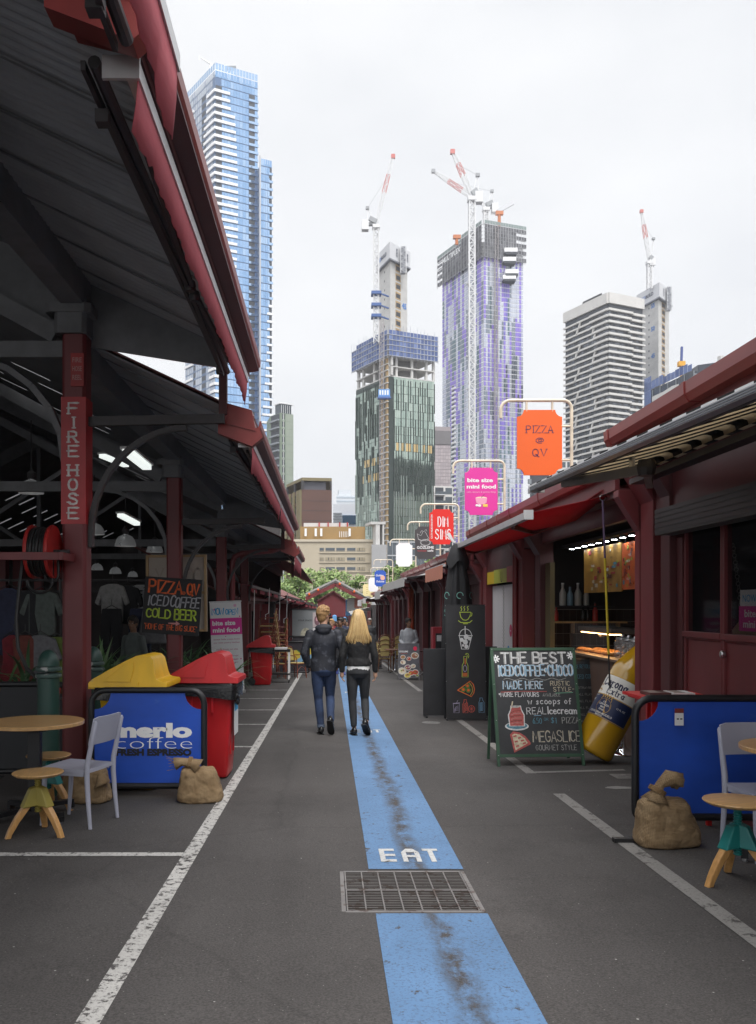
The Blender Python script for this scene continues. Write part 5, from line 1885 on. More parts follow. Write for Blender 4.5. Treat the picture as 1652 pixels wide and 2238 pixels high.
# ---- cafe chairs, stools, tables
GRYP = mat('lilac grey plastic', (.37, .375, .45), .42, var=.05, scale=3)
def cafe_chair(loc, rz, label):
	t = thing('cafe_chair', loc, label, 'chair', 'lilac grey cafe chairs', rz=rz)
	b = MB()
	n = 9
	vs = []
	for zt in (0, 1):
		for i in range(n):
			for j in range(n):
				u, v = i / (n - 1) * 2 - 1, j / (n - 1) * 2 - 1
				z = .455 - .018 * (1 - u * u) * (1 - (v + .1) ** 2) - (.026 if not zt else 0)
				vs.append((u * (.205 + .012 * v), v * .205, z))
	N_ = n * n
	fs = []
	for i in range(n - 1):
		for j in range(n - 1):
			q = (i * n + j, (i + 1) * n + j, (i + 1) * n + j + 1, i * n + j + 1)
			fs.append(q[::-1])
			fs.append(tuple(N_ + k for k in q))
	ed = [i * n for i in range(n)] + [(n - 1) * n + j for j in range(1, n)] + [i * n + n - 1 for i in range(n - 2, -1, -1)] + [j for j in range(n - 2, 0, -1)]
	for a, c in zip(ed, ed[1:] + ed[:1]):
		fs.append((a, c, N_ + c, N_ + a))
	b.add(vs, fs, GRYP)
	b.build('seat', t, smooth=True)
	b = MB()
	for s in (-1, 1):
		b.box((s * .185 - .012, -.17, .40), (s * .185 + .012, .17, .432), GRYP)
	b.box((-.17, .165, .40), (.17, .187, .432), GRYP)
	b.build('seat_frame', t, bevel=.006)
	for s in (-1, 1):
		b = MB()
		b.tube([(s * .192, .205, 0), (s * .188, .185, .25), (s * .185, .175, .44)], [.014, .019, .021], GRYP, 12)
		b.build('leg', t, smooth=True)
		b = MB()
		b.tube([(s * .205, -.235, 0), (s * .2, -.212, .22), (s * .197, -.2, .40), (s * .197, -.205, .5), (s * .197, -.245, .68), (s * .197, -.275, .82), (s * .197, -.277, .835)], [.014, .019, .021, .021, .019, .017, .008], GRYP, 12)
		b.build('leg', t, smooth=True)
	b = MB()
	rg = []
	for i in range(9):
		u = i / 8 * 2 - 1
		yb = -.028 * (1 - u * u)
		x = u * .205
		hh = .865 - (.012 if abs(u) > .95 else 0)
		rg.append([Vector((x, -.225 + yb, .645)), Vector((x, -.270 + yb, hh)), Vector((x, -.258 + yb, hh)), Vector((x, -.211 + yb, .645))])
	b.rings(rg, GRYP)
	b.build('backrest', t, smooth=True, bevel=.004)
	return t
cafe_chair((-1.99, 6.93, G(6.93)), radians(74), 'lilac grey cafe chair pulled up to the round table on the left')
cafe_chair((3.0, 5.92, G(5.92)), radians(183), 'lilac grey cafe chair at the right edge facing the viewer')
def stool(loc, rz, label, hub, sz=.47, r=.187):
	t = thing('screw_stool', loc, label, 'stool', 'birch screw stools', rz=rz)
	b = MB()
	b.lathe([(r * .86, sz - .026), (r * .97, sz - .014), (r, sz - .006), (r * .985, sz - .001), (r * .95, sz)], WOOD, 40)
	b.build('seat', t, smooth=True, ang=30)
	b = MB()
	pr = []
	z = .17
	while z < sz - .028:
		pr += [(.019, z), (.026, z + .006), (.026, z + .010), (.019, z + .015)]
		z += .0165
	b.lathe(pr, hub, 14)
	b.build('screw', t, smooth=True)
	b = MB()
	for k in range(3):
		a = 2 * pi * k / 3
		d, s = Vector((cos(a), sin(a), 0)), Vector((-sin(a), cos(a), 0))
		q = [d * .0 - s * .045 + Z3 * .225, d * .125 - s * .042 + Z3 * .215, d * .125 + s * .042 + Z3 * .215, d * .0 + s * .045 + Z3 * .225]
		q += [d * .0 - s * .035 + Z3 * .365, d * .062 - s * .032 + Z3 * .352, d * .062 + s * .032 + Z3 * .352, d * .0 + s * .035 + Z3 * .365]
		b.hexa([p + Z3 * .001 * k for p in q], hub)
	b.build('hub', t, bevel=.008)
	for k in range(3):
		a = 2 * pi * k / 3
		d, s = Vector((cos(a), sin(a), 0)), Vector((-sin(a), cos(a), 0))
		b = MB()
		rg = []
		for x, z, w_, th in ((.075, .235, .024, .026), (.155, .13, .023, .024), (.205, .045, .021, .022), (.222, 0, .02, .02)):
			c = d * x + Z3 * z
			dn = (d * .55 + Z3 * .83).normalized() if z > .03 else d
			rg.append([c - s * w_ - dn * th, c + s * w_ - dn * th, c + s * w_ + dn * th, c - s * w_ + dn * th])
		rg[-1] = [Vector((p.x, p.y, 0)) for p in rg[-1]]
		b.rings(rg, WOODY)
		b.build('leg', t, bevel=.006)
	return t
YG = mat('mustard green cast hub', (.29, .235, .045), .5, var=.06)
TEAL = mat('teal cast hub', (.012, .165, .155), .42, var=.08)
stool((px(83, 6.5), 6.5, G(6.5)), radians(95), 'birch stool with a mustard green hub in front of the left round table', YG)
stool((px(106, 7.42), 7.42, G(7.42)), radians(-20), 'birch stool with a teal hub half hidden behind the left round table', TEAL, .46)
stool((px(1612, 5.28), 5.28, G(5.28)), radians(200), 'birch stool with a teal hub at the right edge', TEAL, .505, .20)
def round_table(loc, label, r=.385, H=.785, rz=0.):
	t = thing('round_table', loc, label, 'table', 'round birch cafe tables', rz=rz)
	b = MB()
	b.lathe([(r - .004, H - .03), (r, H - .027), (r, H - .004), (r - .004, H)], WOOD, 56)
	b.build('tabletop', t, smooth=True, ang=30)
	b = MB()
	b.box((-.05, -.05, .06), (.05, .05, H - .08), BLACKM)
	b.box((-.11, -.11, H - .075), (.11, .11, H - .031), BLACKM)
	b.build('pedestal', t, bevel=.005)
	for k in range(4):
		a = pi / 4 + pi / 2 * k
		d = Vector((cos(a), sin(a), 0))
		b = MB()
		b.beam(d * .05 + Z3 * .085, d * .36 + Z3 * .075, .05, .035, BLACKM)
		b.beam(d * .345 + Z3 * .02, d * .345 + Z3 * .06, .045, .045, BLACKM, d)
		b.lathe([(.02, 0), (.02, .02)], STEEL, 10, Matrix.Translation(d * .345))
		b.build('foot', t)
	return t
round_table((px(76, 7.08), 7.08, G(7.08)), 'round birch cafe table with a black pedestal on the left', .39, .785, .12)
round_table((3.07, 5.6, G(5.6)), 'round birch cafe table cut by the right edge', .385, .785, .3)
RPL = mat('red chair plastic', (.46, .014, .02), .4, var=.08)
rp = None
for x, y, rz, lb in ((-3.42, 10.2, .3, 'red plastic chair nearest the green bollard'), (-3.95, 10.1, -.2, 'red plastic chair second from the green bollard'), (-4.5, 10.3, .4, 'red plastic chair at the far left edge'), (-3.3, 9.55, 2.6, 'red plastic chair turned away beside the black table')):
	if rp is None:
		rp = thing('plastic_chair', (x, y, G(y)), lb, 'chair', 'red plastic chairs in the shed', rz=rz)
		b = MB()
		b.box((-.21, -.2, .43), (.21, .22, .46), RPL)
		b.build('seat', rp, bevel=.012)
		b = MB()
		b.hexa([Vector(p) for p in ((-.2, -.22, .47), (.2, -.22, .47), (.2, -.19, .47), (-.2, -.19, .47), (-.19, -.31, .86), (.19, -.31, .86), (.19, -.28, .86), (-.19, -.28, .86))], RPL)
		b.build('backrest', rp, bevel=.012)
		for sx in (-1, 1):
			for sy in (-1, 1):
				b = MB()
				b.tube([(sx * .18, sy * .17, .43), (sx * .21, sy * .22, 0)], .016, STEEL, 8)
				b.build('leg', rp)
	else:
		dup(rp, (x, y, G(y)), rz, lb)
t = thing('black_table', (-3.35, 9.9, G(9.9)), 'square black table beside the red plastic chairs', 'table')
b = MB()
b.box((-.33, -.33, .72), (.33, .33, .75), BLACKM)
b.build('tabletop', t, bevel=.004)
b = MB()
b.box((-.03, -.03, .02), (.03, .03, .72), BLACKM)
b.box((-.25, -.03, 0), (.25, .03, .02), BLACKM)
b.box((-.03, -.25, .001), (.03, .25, .021), BLACKM)
b.build('pedestal', t)
# ---- chalkboards
CHB = mat('chalkboard slate', (.040, .042, .045), .75, var=.35, scale=3)
FGRN = chips('green frame paint', (.042, .098, .058), (.16, .18, .12), .67, 9, .55)
CHW = mat('white chalk', (.62, .62, .62), .9, var=.35, scale=40)
CHL = mat('blue chalk', (.26, .45, .60), .9, var=.35, scale=40)
CHG = mat('grey chalk', (.36, .36, .34), .9, var=.35, scale=40)
CHY = mat('cream chalk', (.55, .48, .34), .9, var=.35, scale=40)
CHR = mat('red chalk', (.42, .10, .09), .9, var=.35, scale=40)
CHT = mat('faded teal chalk', (.09, .22, .28), .9, var=.35, scale=40)
def aboard(loc, rz, label, w_, h, lean, fw, frame, deco, leg=.10, slate=CHB, name='chalkboard', back=True):
	"""A-frame: front panel leaning back, hinged to a rear leg frame"""
	t = thing(name, loc, label, 'sandwich board', None, rz=rz)
	L_ = h + leg
	ca, sa = cos(lean), sin(lean)
	r, u, n = X3, Vector((0, sa, ca)), Vector((0, -ca, sa))
	def P(x, z, o=0.):
		return r * x + u * z + n * o
	def slab_(b, x0, x1, z0, z1, o0, o1, m):
		b.hexa([P(x0, z0, o0), P(x1, z0, o0), P(x1, z0, o1), P(x0, z0, o1), P(x0, z1, o0), P(x1, z1, o0), P(x1, z1, o1), P(x0, z1, o1)], m)
	b = MB()
	slab_(b, -w_ / 2 + fw, w_ / 2 - fw, leg + fw, L_ - fw, -.006, .006, slate)
	b.build('writing_panel', t)
	b = MB()
	for s in (-1, 1):
		slab_(b, min(s * w_ / 2, s * (w_ / 2 - fw)), max(s * w_ / 2, s * (w_ / 2 - fw)), leg, L_, -.014, .014, frame)
	slab_(b, -w_ / 2 + fw + .0005, w_ / 2 - fw - .0005, leg, leg + fw, -.0135, .0135, frame)
	slab_(b, -w_ / 2 + fw + .0005, w_ / 2 - fw - .0005, L_ - fw, L_, -.0135, .0135, frame)
	for s in (-1, 1):
		for z in (leg + .02, leg + h * .33, leg + h * .66, L_ - .02):
			slab_(b, s * (w_ / 2 - fw / 2) - .004, s * (w_ / 2 - fw / 2) + .004, z - .004, z + .004, .0145, .0155, STEEL)
	b.build('frame', t, bevel=.003)
	for s in (-1, 1):
		b = MB()
		slab_(b, min(s * w_ / 2, s * (w_ / 2 - .03)), max(s * w_ / 2, s * (w_ / 2 - .03)), 0, leg - .0005, -.012, .012, frame)
		b.build('leg', t)
		if back:
			b = MB()
			top = P(s * (w_ / 2 - .02), L_ - .03, -.02)
			b.beam(top, Vector((top.x, top.y + .14, 0)), .03, .02, frame)
			b.build('leg', t)
	if back:
		b = MB()
		top = P(0, L_ - .03, -.02)
		b.hexa([Vector((sx * (w_ / 2 - .04), top.y + .14 * f + dy, top.z * (1 - f))) for f in (.85, .03) for sx, dy in ((-1, -.005), (1, -.005), (1, .005), (-1, .005))], slate)
		b.build('back_panel', t)
	b = MB()
	deco(b, lambda s, q: P((s - .5) * w_, leg + h * (1 - q), .0085), r, u, w_, h)
	b.build('lettering', t)
	return t
def shade_letters(b, s, o, r, u, h, w_, m1, m2, wd):
	n = Vector(r).cross(Vector(u))
	st = random.getstate()
	pen(b, s, o, r, u, h, m2, wd, w_, jit=.16, gap=1.2)
	random.setstate(st)
	pen(b, s, Vector(o) + Vector(r) * h * .07 + n * .0012, r, u, h, m1, wd * .6, w_, jit=.16, gap=1.2)
def best(b, P, r, u, w_, h):
	n = r.cross(u)
	shade_letters(b, 'THE BEST', P(.50, .145), r, u, .125, .74, CHW, CHG, .20)
	shade_letters(b, 'ICEDCOFFEE*CHOCO', P(.51, .262), r, u, .118, .86, CHL, CHW, .17)
	ribbon(b, [(-.36 + .72 * i / 24, .012 * sin(i * 1.1)) for i in range(25)], .005, P(.5, .295), r, u, CHG)
	pen(b, 'MADE HERE', P(.355, .385), r, u, .088, CHL, .12, .46, .2)
	pen(b, 'MADE HERE', P(.36, .383) + n * .001, r, u, .088, CHW, .07, .46, .2)
	ribbon(b, [(-.25, -.003), (.0, .004), (.27, .0)], .008, P(.35, .41), r, u, CHR)
	pen(b, 'RUSTIC', P(.79, .355), r, u, .05, CHY, .12, .22, .2)
	pen(b, 'STYLE-', P(.83, .41), r, u, .05, CHY, .12, .24, .2)
	ribbon(b, [(-.1, 0), (.1, .006)], .007, P(.83, .425), r, u, mat('green chalk', (.15, .38, .25), .9))
	pen(b, '*MORE FLAVOURS', P(.30, .455), r, u, .05, CHW, .15, .46, .2)
	pen(b, 'AVAILABLE', P(.68, .455), r, u, .036, CHG, .12, .2, .2)
	pen(b, 'w scoops of', P(.65, .525), r, u, .072, CHW, .13, .5, .2)
	pen(b, 'REAL', P(.49, .615), r, u, .075, CHW, .11, .22, .15)
	pen(b, 'Icecream', P(.785, .615), r, u, .082, CHW, .16, .34, .15, gap=1.0)
	ribbon(b, [(-.03, 0), (.05, .004)], .005, P(.49, .63), r, u, CHL)
	pen(b, '6.50', P(.49, .70), r, u, .06, CHT, .12, .10, .15)
	pen(b, 'OR', P(.595, .675), r, u, .03, CHT, .14, .05, .15)
	pen(b, '$1', P(.68, .70), r, u, .065, CHT, .12, .06, .15)
	pen(b, 'PIZZA', P(.875, .70), r, u, .068, CHG, .11, .19, .15)
	pen(b, 'MEGASLICE', P(.70, .865), r, u, .115, CHY, .09, .54, .15, gap=1.0)
	pen(b, 'MEGASLICE', P(.703, .866) + n * .001, r, u, .115, CHG, .05, .54, .15, gap=1.0)
	pen(b, 'GOURMET STYLE', P(.685, .94), r, u, .055, CHG, .11, .46, .15)
	for s, q in ((.055, .105), (.945, .075)):
		for k in range(8):
			a = k * pi / 4
			ribbon(b, [(.012 * cos(a), .012 * sin(a)), (.042 * cos(a), .042 * sin(a))], .016, P(s, q) + n * .0025, r, u, WHITEINK)
	o = P(.25, .72)
	ell = lambda cx_, cz_, a_, c_, m, lift: b.add([o + r * (cx_ + a_ * cos(2 * pi * i / 20)) + u * (cz_ + c_ * sin(2 * pi * i / 20)) + n * lift for i in range(20)], [tuple(range(20))], m)
	ell(0, -.005, .135, .048, CHW, .0006)
	ell(0, -.0, .12, .036, CHT, .0012)
	jar = [(-.075, .0), (.08, .0), (.085, .12), (.06, .175), (.055, .215), (-.05, .215), (-.055, .175), (-.082, .12)]
	b.face([o + r * (x * 1.14) + u * (z * 1.08 - .006) + n * .0018 for x, z in jar], CHW)
	b.face([o + r * x + u * z + n * .0024 for x, z in jar], CHR)
	for i in range(6):
		ribbon(b, [(-.06, .02 + i * .025), (-.02, .035 + i * .026), (.06, .03 + i * .028)], .007, o + n * .003, r, u, mat('brown chalk', (.16, .05, .04), .9) if i % 2 else mat('rose chalk', (.42, .22, .2), .9))
	ribbon(b, [(-.05, .2), (-.03, .27)], .014, o + n * .003, r, u, CHY)
	ell(0, .215, .052, .014, CHG, .003)
	o = P(.20, .96)
	sl = [(.0, 0), (-.035, .2), (.0, .235), (.07, .225), (.14, .18), (.195, .105), (.19, .09)]
	b.face([o + r * x + u * z + n * .0006 for x, z in sl], CHR)
	sl2 = [(.015, .025), (-.01, .195), (.015, .21), (.07, .2), (.125, .16), (.16, .105)]
	b.face([o + r * x + u * z + n * .0012 for x, z in sl2], CHY)
	for x, z in ((.02, .18), (.07, .16), (.03, .12), (.1, .13), (.04, .07), (.12, .1)):
		ribbon(b, [(x - .012, z), (x + .012, z + .006)], .018, o + n * .0018, r, u, CHR)
xa, xb = px(1086, 9.6), px(1277, 9.72)
aboard(((xa + xb) / 2, 9.64, G(9.64)), .06, 'green framed chalkboard reading THE BEST ICED COFFEE CHOCO on the right of the lane', .985, 1.24, .26, .034, FGRN, best)
def small_board(b, P, r, u, w_, h):
	pen(b, 'ICE REVOLUTIONS', P(.5, .14), r, u, .05, CHT, .13, .36, .2)
	pen(b, 'ICED COFFEE', P(.5, .28), r, u, .055, CHT, .13, .33, .2)
	for i in range(6):
		pen(b, random.choice(('ALL FLAVOURS', 'CHOC MILK', 'STRAWBERRY', 'CARAMEL')), P(.5, .42 + i * .09), r, u, .03, CHG, .12, .3, .2)
aboard((px(1295, 11.9), 11.9, G(11.9)), .12, 'small dark chalkboard half hidden behind the big bottle', .52, 1.02, .2, .03, mat('dark frame wood', (.045, .035, .03), .6), small_board)
# ---- tall black menu boards by the umbrella
NL = {n: mat('neon ' + n, c, .7, var=.05) for n, c in dict(lime=(.45, .55, .06), white=(.6, .6, .6), orange=(.72, .16, .03), red=(.55, .10, .07), lilac=(.34, .30, .42), blue=(.20, .38, .55), green=(.10, .30, .05), yellow=(.6, .45, .06)).items()}
def icons(b, P, r, u, w_, h):
	n = r.cross(u)
	k = .64 / 97 * (97 / 457)     # metres per drawn unit
	o = P(.5, 0)
	def D(pts, c, wd=6, lift=0.):
		ribbon(b, [((x - 310) * k, (765 - y) * k) for x, y in pts], wd * k, o + n * lift, r, u, NL[c])
	def F(pts, c, lift=.0004):
		b.face([o + r * ((x - 310) * k) + u * ((765 - y) * k) + n * lift for x, y in pts], NL[c])
	def E(cx_, cy_, a, c_, col, wd=6, a0=0, a1=360, lift=0.):
		D([(cx_ + a * cos(radians(t)), cy_ - c_ * sin(radians(t))) for t in range(a0, a1 + 1, 15)], col, wd, lift)
	for x in (262, 297, 338):
		D([(x + 8, 785), (x - 4, 800), (x + 8, 818), (x, 838)], 'lime', 8)
	D([(245, 855), (375, 855), (365, 900), (345, 935), (320, 950), (285, 945), (258, 915), (245, 855)], 'lime', 9)
	D([(372, 862), (390, 865), (385, 895), (362, 905)], 'lime', 9)
	D([(230, 955), (255, 975), (300, 978), (360, 976), (388, 952)], 'lime', 9)
	D([(285, 990), (338, 990)], 'lime', 8)
	E(310, 1130, 72, 78, 'white', 8, 0, 180)
	D([(232, 1130), (390, 1130)], 'white', 10)
	D([(307, 1022), (307, 1110)], 'white', 11)
	D([(240, 1140), (263, 1288), (343, 1288), (382, 1140)], 'white', 9)
	for cx_, cy_, q in ((265, 1180, 24), (318, 1145, 30), (308, 1205, 30), (358, 1165, 22), (318, 1258, 24), (280, 1245, 14)):
		F([(cx_ + q * cos(radians(t)), cy_ + q * 1.05 * sin(radians(t))) for t in range(0, 360, 40)], 'white')
	D([(287, 1375), (287, 1440), (268, 1480), (265, 1615), (335, 1615), (335, 1480), (318, 1440), (322, 1372), (287, 1375)], 'lime', 6)
	D([(303, 1400), (303, 1465)], 'orange', 9)
	E(300, 1515, 20, 36, 'lilac', 7)
	for i in range(4):
		D([(278 + i * 14, 1568), (278 + i * 14, 1605)], 'orange', 8)
	E(325, 1368, 22, 30, 'lime', 5, -60, 150)
	D([(318, 1345), (340, 1385)], 'lime', 4)
	D([(212, 1768), (360, 1662), (395, 1700), (408, 1755), (400, 1800), (372, 1842), (212, 1768)], 'orange', 10)
	D([(352, 1682), (382, 1730), (384, 1785), (362, 1822)], 'yellow', 6)
	for cx_, cy_ in ((328, 1718), (278, 1760), (338, 1768)):
		E(cx_, cy_, 25, 25, 'green', 7)
		F([(cx_ + 17 * cos(radians(t)), cy_ + 17 * sin(radians(t))) for t in range(0, 360, 40)], 'orange', .0008)
	D([(160, 1925), (230, 1925), (226, 2030), (165, 2030), (160, 1925)], 'lilac', 5)
	D([(158, 1922), (232, 1916)], 'lilac', 9)
	D([(198, 1915), (213, 1885)], 'lilac', 5)
	for i in range(4):
		D([(172, 1990 + i * 10), (190, 1960 + i * 14), (218, 1950 + i * 16)], 'lilac', 4)
	D([(285, 1878), (285, 1900), (270, 1930), (272, 2030), (328, 2030), (326, 1930), (312, 1900), (312, 1878), (285, 1878)], 'red', 6)
	for i in range(6):
		D([(282, 2020 - i * 17), (318, 1995 - i * 17)], 'red', 7)
	E(370, 1985, 38, 38, 'red', 6)
	for a in range(0, 180, 45):
		D([(370 - 32 * cos(radians(a)), 1985 - 32 * sin(radians(a))), (370 + 32 * cos(radians(a)), 1985 + 32 * sin(radians(a)))], 'red', 4)
	D([(470, 1858), (500, 1858), (500, 1880), (518, 1910), (518, 2028), (458, 2028), (458, 1910), (470, 1880), (470, 1858)], 'blue', 5)
	for i in range(8):
		D([(468, 1918 + i * 13), (500, 1912 + i * 13)], 'blue', 7)
BLKB = mat('black painted board', (.022, .022, .025), .6, var=.3, scale=3)
aboard((px(1018, 14.25), 14.2, G(14.2)), 0, 'tall black board painted with cup, bottle and pizza icons', .655, 1.88, .07, .004, BLKB, icons, .02, BLKB, 'menu_board')
for x0, x1, y, h, lb in ((1.62, 2.06, 14.75, 1.16, 'plain black board standing left behind the icon board'), (2.62, 2.86, 14.7, 1.20, 'plain black board edge showing right of the icon board')):
	t = thing('black_board', ((x0 + x1) / 2, y, G(y)), lb, 'board')
	b = MB()
	b.box((-(x1 - x0) / 2, -.02, .03), ((x1 - x0) / 2, .02, h), BLKB)
	b.build('board', t, bevel=.004)
	b = MB()
	for s in (-1, 1):
		b.box((s * (x1 - x0) * .4 - .02, -.15, 0), (s * (x1 - x0) * .4 + .02, .15, .03), BLACKM)
	b.build('foot', t)
for k, (z, m_, lb) in enumerate(((.06, BLACKM, 'black milk crate stacked behind the icon board'), (.34, mat('grey crate', (.25, .25, .25), .6), 'grey crate stacked on the black crate behind the icon board'))):
	b = MB()
	x, y = 2.78, 15.1
	b.box((x - .17, y - .17, G(y) + z), (x + .17, y + .17, G(y) + z + .26), m_)
	for i in range(3):
		b.box((x - .18, y - .18, G(y) + z + .02 + i * .09), (x + .18, y + .18, G(y) + z + .05 + i * .09), m_ if i != 1 else BLACKM)
	tag(b.build('crate'), lb, 'crate')
um = thing('closed_umbrella', (px(1000, 15.3), 15.3, G(15.3)), 'closed black market umbrella with teal letters behind the icon board', 'umbrella')
UB = mat('black umbrella canvas', (.017, .017, .019), .8, var=.2, scale=5, bump=.2)
b = MB()
rg = []
for z, r_ in ((.75, .20), (.95, .27), (1.3, .265), (1.8, .235), (2.3, .18), (2.75, .115), (2.98, .05)):
	rg.append([Vector((r_ * (1 + .16 * cos(7 * (2 * pi * j / 56) + z * .4) + .07 * cos(3 * 2 * pi * j / 56 + z)) * cos(2 * pi * j / 56), r_ * (1 + .16 * cos(7 * (2 * pi * j / 56) + z * .4)) * sin(2 * pi * j / 56), z)) for j in range(56)])
b.rings(rg, UB)
b.build('folded_canopy', um, smooth=True, ang=180)
b = MB()
rg = []
for z, r_ in ((2.99, .05), (2.95, .11), (2.78, .17), (2.62, .205)):
	rg.append([Vector((r_ * cos(2 * pi * j / 32), r_ * sin(2 * pi * j / 32), z + (.07 * cos(4 * 2 * pi * j / 32) if z < 2.7 else 0))) for j in range(32)])
b.rings(rg, UB, cap=False)
b.build('top_flap', um, smooth=True, ang=180)
b = MB()
b.tube([(0, 0, .05), (0, 0, 3.0)], .025, STEEL, 10)
b.lathe([(.28, 0), (.28, .05), (.05, .08)], BLACKM, 24)
b.build('pole', um, smooth=True)
b = MB()
b.hexa([Vector(p) for p in ((-.10, -.02, 3.03), (-.04, -.02, 3.0), (-.04, .02, 3.0), (-.10, .02, 3.03), (-.2, -.02, 3.16), (-.14, -.02, 3.19), (-.14, .02, 3.19), (-.2, .02, 3.16))], WHITEP)
b.beam((-.12, 0, 3.06), (0, 0, 2.98), .02, .02, STEEL)
b.build('handle', um)
b = MB()
TL = mat('teal print', (.16, .36, .31), .7, var=.1)
for j, ch in enumerate('SACCA'):
	a = radians(-90 + (j - 2) * 26)
	rr_ = .285
	nrm = Vector((cos(a), sin(a), 0))
	pen(b, ch, nrm * rr_ + Z3 * 1.72, Vector((-sin(a), cos(a), 0)), Z3, .12, TL, .12, .09)
	if j % 2 == 0:
		ribbon(b, [(.055 * cos(radians(q)), .055 * sin(radians(q))) for q in range(0, 300, 25)], .014, nrm * .27 + Z3 * 2.08, Vector((-sin(a), cos(a), 0)), Z3, TL)
b.build('lettering', um)
# ---- oversized beer bottle leaning at the food counter
BEER = mat('amber moulded plastic', (.52, .29, .012), .16, var=.16, scale=1.6, coat=.6)
bt = thing('giant_bottle', (2.99, 9.9, G(9.9) + .10), 'giant amber beer bottle prop leaning right against the food counter', 'bottle prop', rx=radians(-3), ry=radians(29))
b = MB()
R0 = .235
b.lathe([(.05, .012), (.17, .0), (.215, .012), (R0, .05), (R0, .99), (R0 * .97, 1.05), (.19, 1.17), (.135, 1.31), (.10, 1.42), (.088, 1.5), (.082, 1.68), (.095, 1.69), (.095, 1.73), (.08, 1.735)], BEER, 40)
b.build('body', bt, smooth=True, ang=60)
b = MB()
b.lathe([(.098, 1.736), (.10, 1.74), (.095, 1.80), (.08, 1.82), (.001, 1.822)], mat('gold cap', (.62, .45, .12), .35, metal=.6), 24)
b.build('cap', bt, smooth=True)
def wrap(fn, R, rot):
	"""draw flat (x = along the curve, z up) then bend round the bottle, facing the viewer"""
	f = MB()
	fn(f)
	g = MB()
	g.f, g.m, g.sl = f.f, f.m, f.sl
	for x, y, z in f.v:
		a = -pi / 2 + x / R + rot
		rr = R + .0016 - y
		g.v.append((rr * cos(a), rr * sin(a), z))
	return g
LABW = mat('label white', (.74, .72, .66), .45, var=.05)
LABN = mat('label navy', (.012, .022, .075), .45, var=.1)
LABG = mat('label gold', (.48, .29, .06), .4, metal=.3, var=.15)
def lab_base(f):
	n = 40
	for x0, x1, z0, z1, m, y in ((-.34, .34, .40, .66, LABN, 0), (-.34, .34, .66, .90, LABW, 0), (-.335, .335, .655, .665, LABG, -.0008), (-.335, .335, .405, .412, LABG, -.0008)):
		for i in range(n):
			a, c = x0 + (x1 - x0) * i / n, x0 + (x1 - x0) * (i + 1) / n
			f.face([(a, y, z0), (c, y, z0), (c, y, z1), (a, y, z1)], m)
	for i in range(16):
		a, c = -.06 + .12 * i / 16, -.06 + .12 * (i + 1) / 16
		f.face([(a, 0, 1.36 + .0), (c, 0, 1.36), (c, 0, 1.60), (a, 0, 1.60)], LABW)
def lab_txt(f):
	bl = mat('label blackletter', (.012, .016, .06), .5, var=0)
	pen(f, 'Corona', (-.0, -.0016, .775), X3, Z3, .098, bl, .17, .30, serif=.10, contrast=True, rise=.0)
	pen(f, 'Extra', (.06, -.0016, .69), X3, Z3, .075, bl, .15, .20, serif=.10, contrast=True)
	for k in range(7):
		a = radians(30 + k * 22)
		ribbon(f, [(.022 * cos(a), .022 * sin(a)), (.045 * cos(a), .045 * sin(a))], .006, Vector((-.19, -.0016, .745)), X3, Z3, LABG)
	ribbon(f, [(-.05, .01), (-.02, .03), (.0, .01), (.03, .02), (.06, .0)], .018, Vector((-.19, -.0016, .70)), X3, Z3, LABG)
	ribbon(f, [(-.04, -.01), (.05, -.012)], .012, Vector((-.19, -.0016, .70)), X3, Z3, LABG)
	for x in (-.05, -.025, 0, .025, .05):
		ribbon(f, [(x, 0), (x * 1.25, .045 - abs(x) * .25)], .011, Vector((.0, -.002, .635)), X3, Z3, LABG)
	f.face([(-.07, -.0018, .605), (.07, -.0018, .605), (.062, -.0018, .64), (-.062, -.0018, .64)], LABG)
	ring = [(.09 * cos(2 * pi * i / 28), .09 * sin(2 * pi * i / 28)) for i in range(28)]
	f.face([(x, -.0012, .535 + z) for x, z in ring], LABG)
	ribbon(f, [(x * .93, z * .93) for x, z in ring + ring[:1]], .005, Vector((0, -.002, .535)), X3, Z3, LABN)
	for i, s in enumerate(('LA', 'CERVEZA', 'MAS', 'FINA')):
		txt(f, s, (0, -.0024, .575 - i * .032), X3, Z3, .022, LABW, .012)
	txt(f, 'BEER', (-.2, -.0016, .575), X3, Z3, .026, LABW, .015)
	txt(f, 'MADE IN MEXICO', (-.2, -.0016, .635), X3, Z3, .014, LABW, .01, .14)
	txt(f, '12 FL OZ', (.2, -.0016, .56), X3, Z3, .02, LABW, .012)
	txt(f, 'CERVECERIA MODELO', (.0, -.0024, .437), X3, Z3, .024, LABW, .015, .30)
	txt(f, 'MEXICO', (.0, -.0024, .414), X3, Z3, .018, LABW, .012)
	for i in range(5):
		ribbon(f, [(-.045, .0), (-.01, .02), (.03, -.01), (.05, .015)], .006, Vector((0, -.0018, 1.42 + i * .035)), X3, Z3, bl)
g = wrap(lab_base, R0, -.86)
g2 = MB()
for i in range(len(g.v)):
	x, y, z = g.v[i]
	if z > 1.2:
		rr = .118 if z < 1.45 else .09
		l = sqrt(x * x + y * y)
		a = atan2(y, x)
		a = -pi / 2 + (a + pi / 2) * R0 / rr
		g.v[i] = (rr * cos(a), rr * sin(a), z)
lb_ = g.build('label', bt)
g = wrap(lab_txt, R0, -.86)
for i in range(len(g.v)):
	x, y, z = g.v[i]
	if z > 1.2:
		rr = .1195 if z < 1.45 else .0915
		a = -pi / 2 + (atan2(y, x) + pi / 2) * R0 / rr
		g.v[i] = (rr * cos(a), rr * sin(a), z)
g.build('lettering', lb_)
t = thing('chrome_pedestal', (px(1362, 10.55), 10.55, G(10.55)), 'chrome pedestal base standing behind the giant bottle', 'stand')
b = MB()
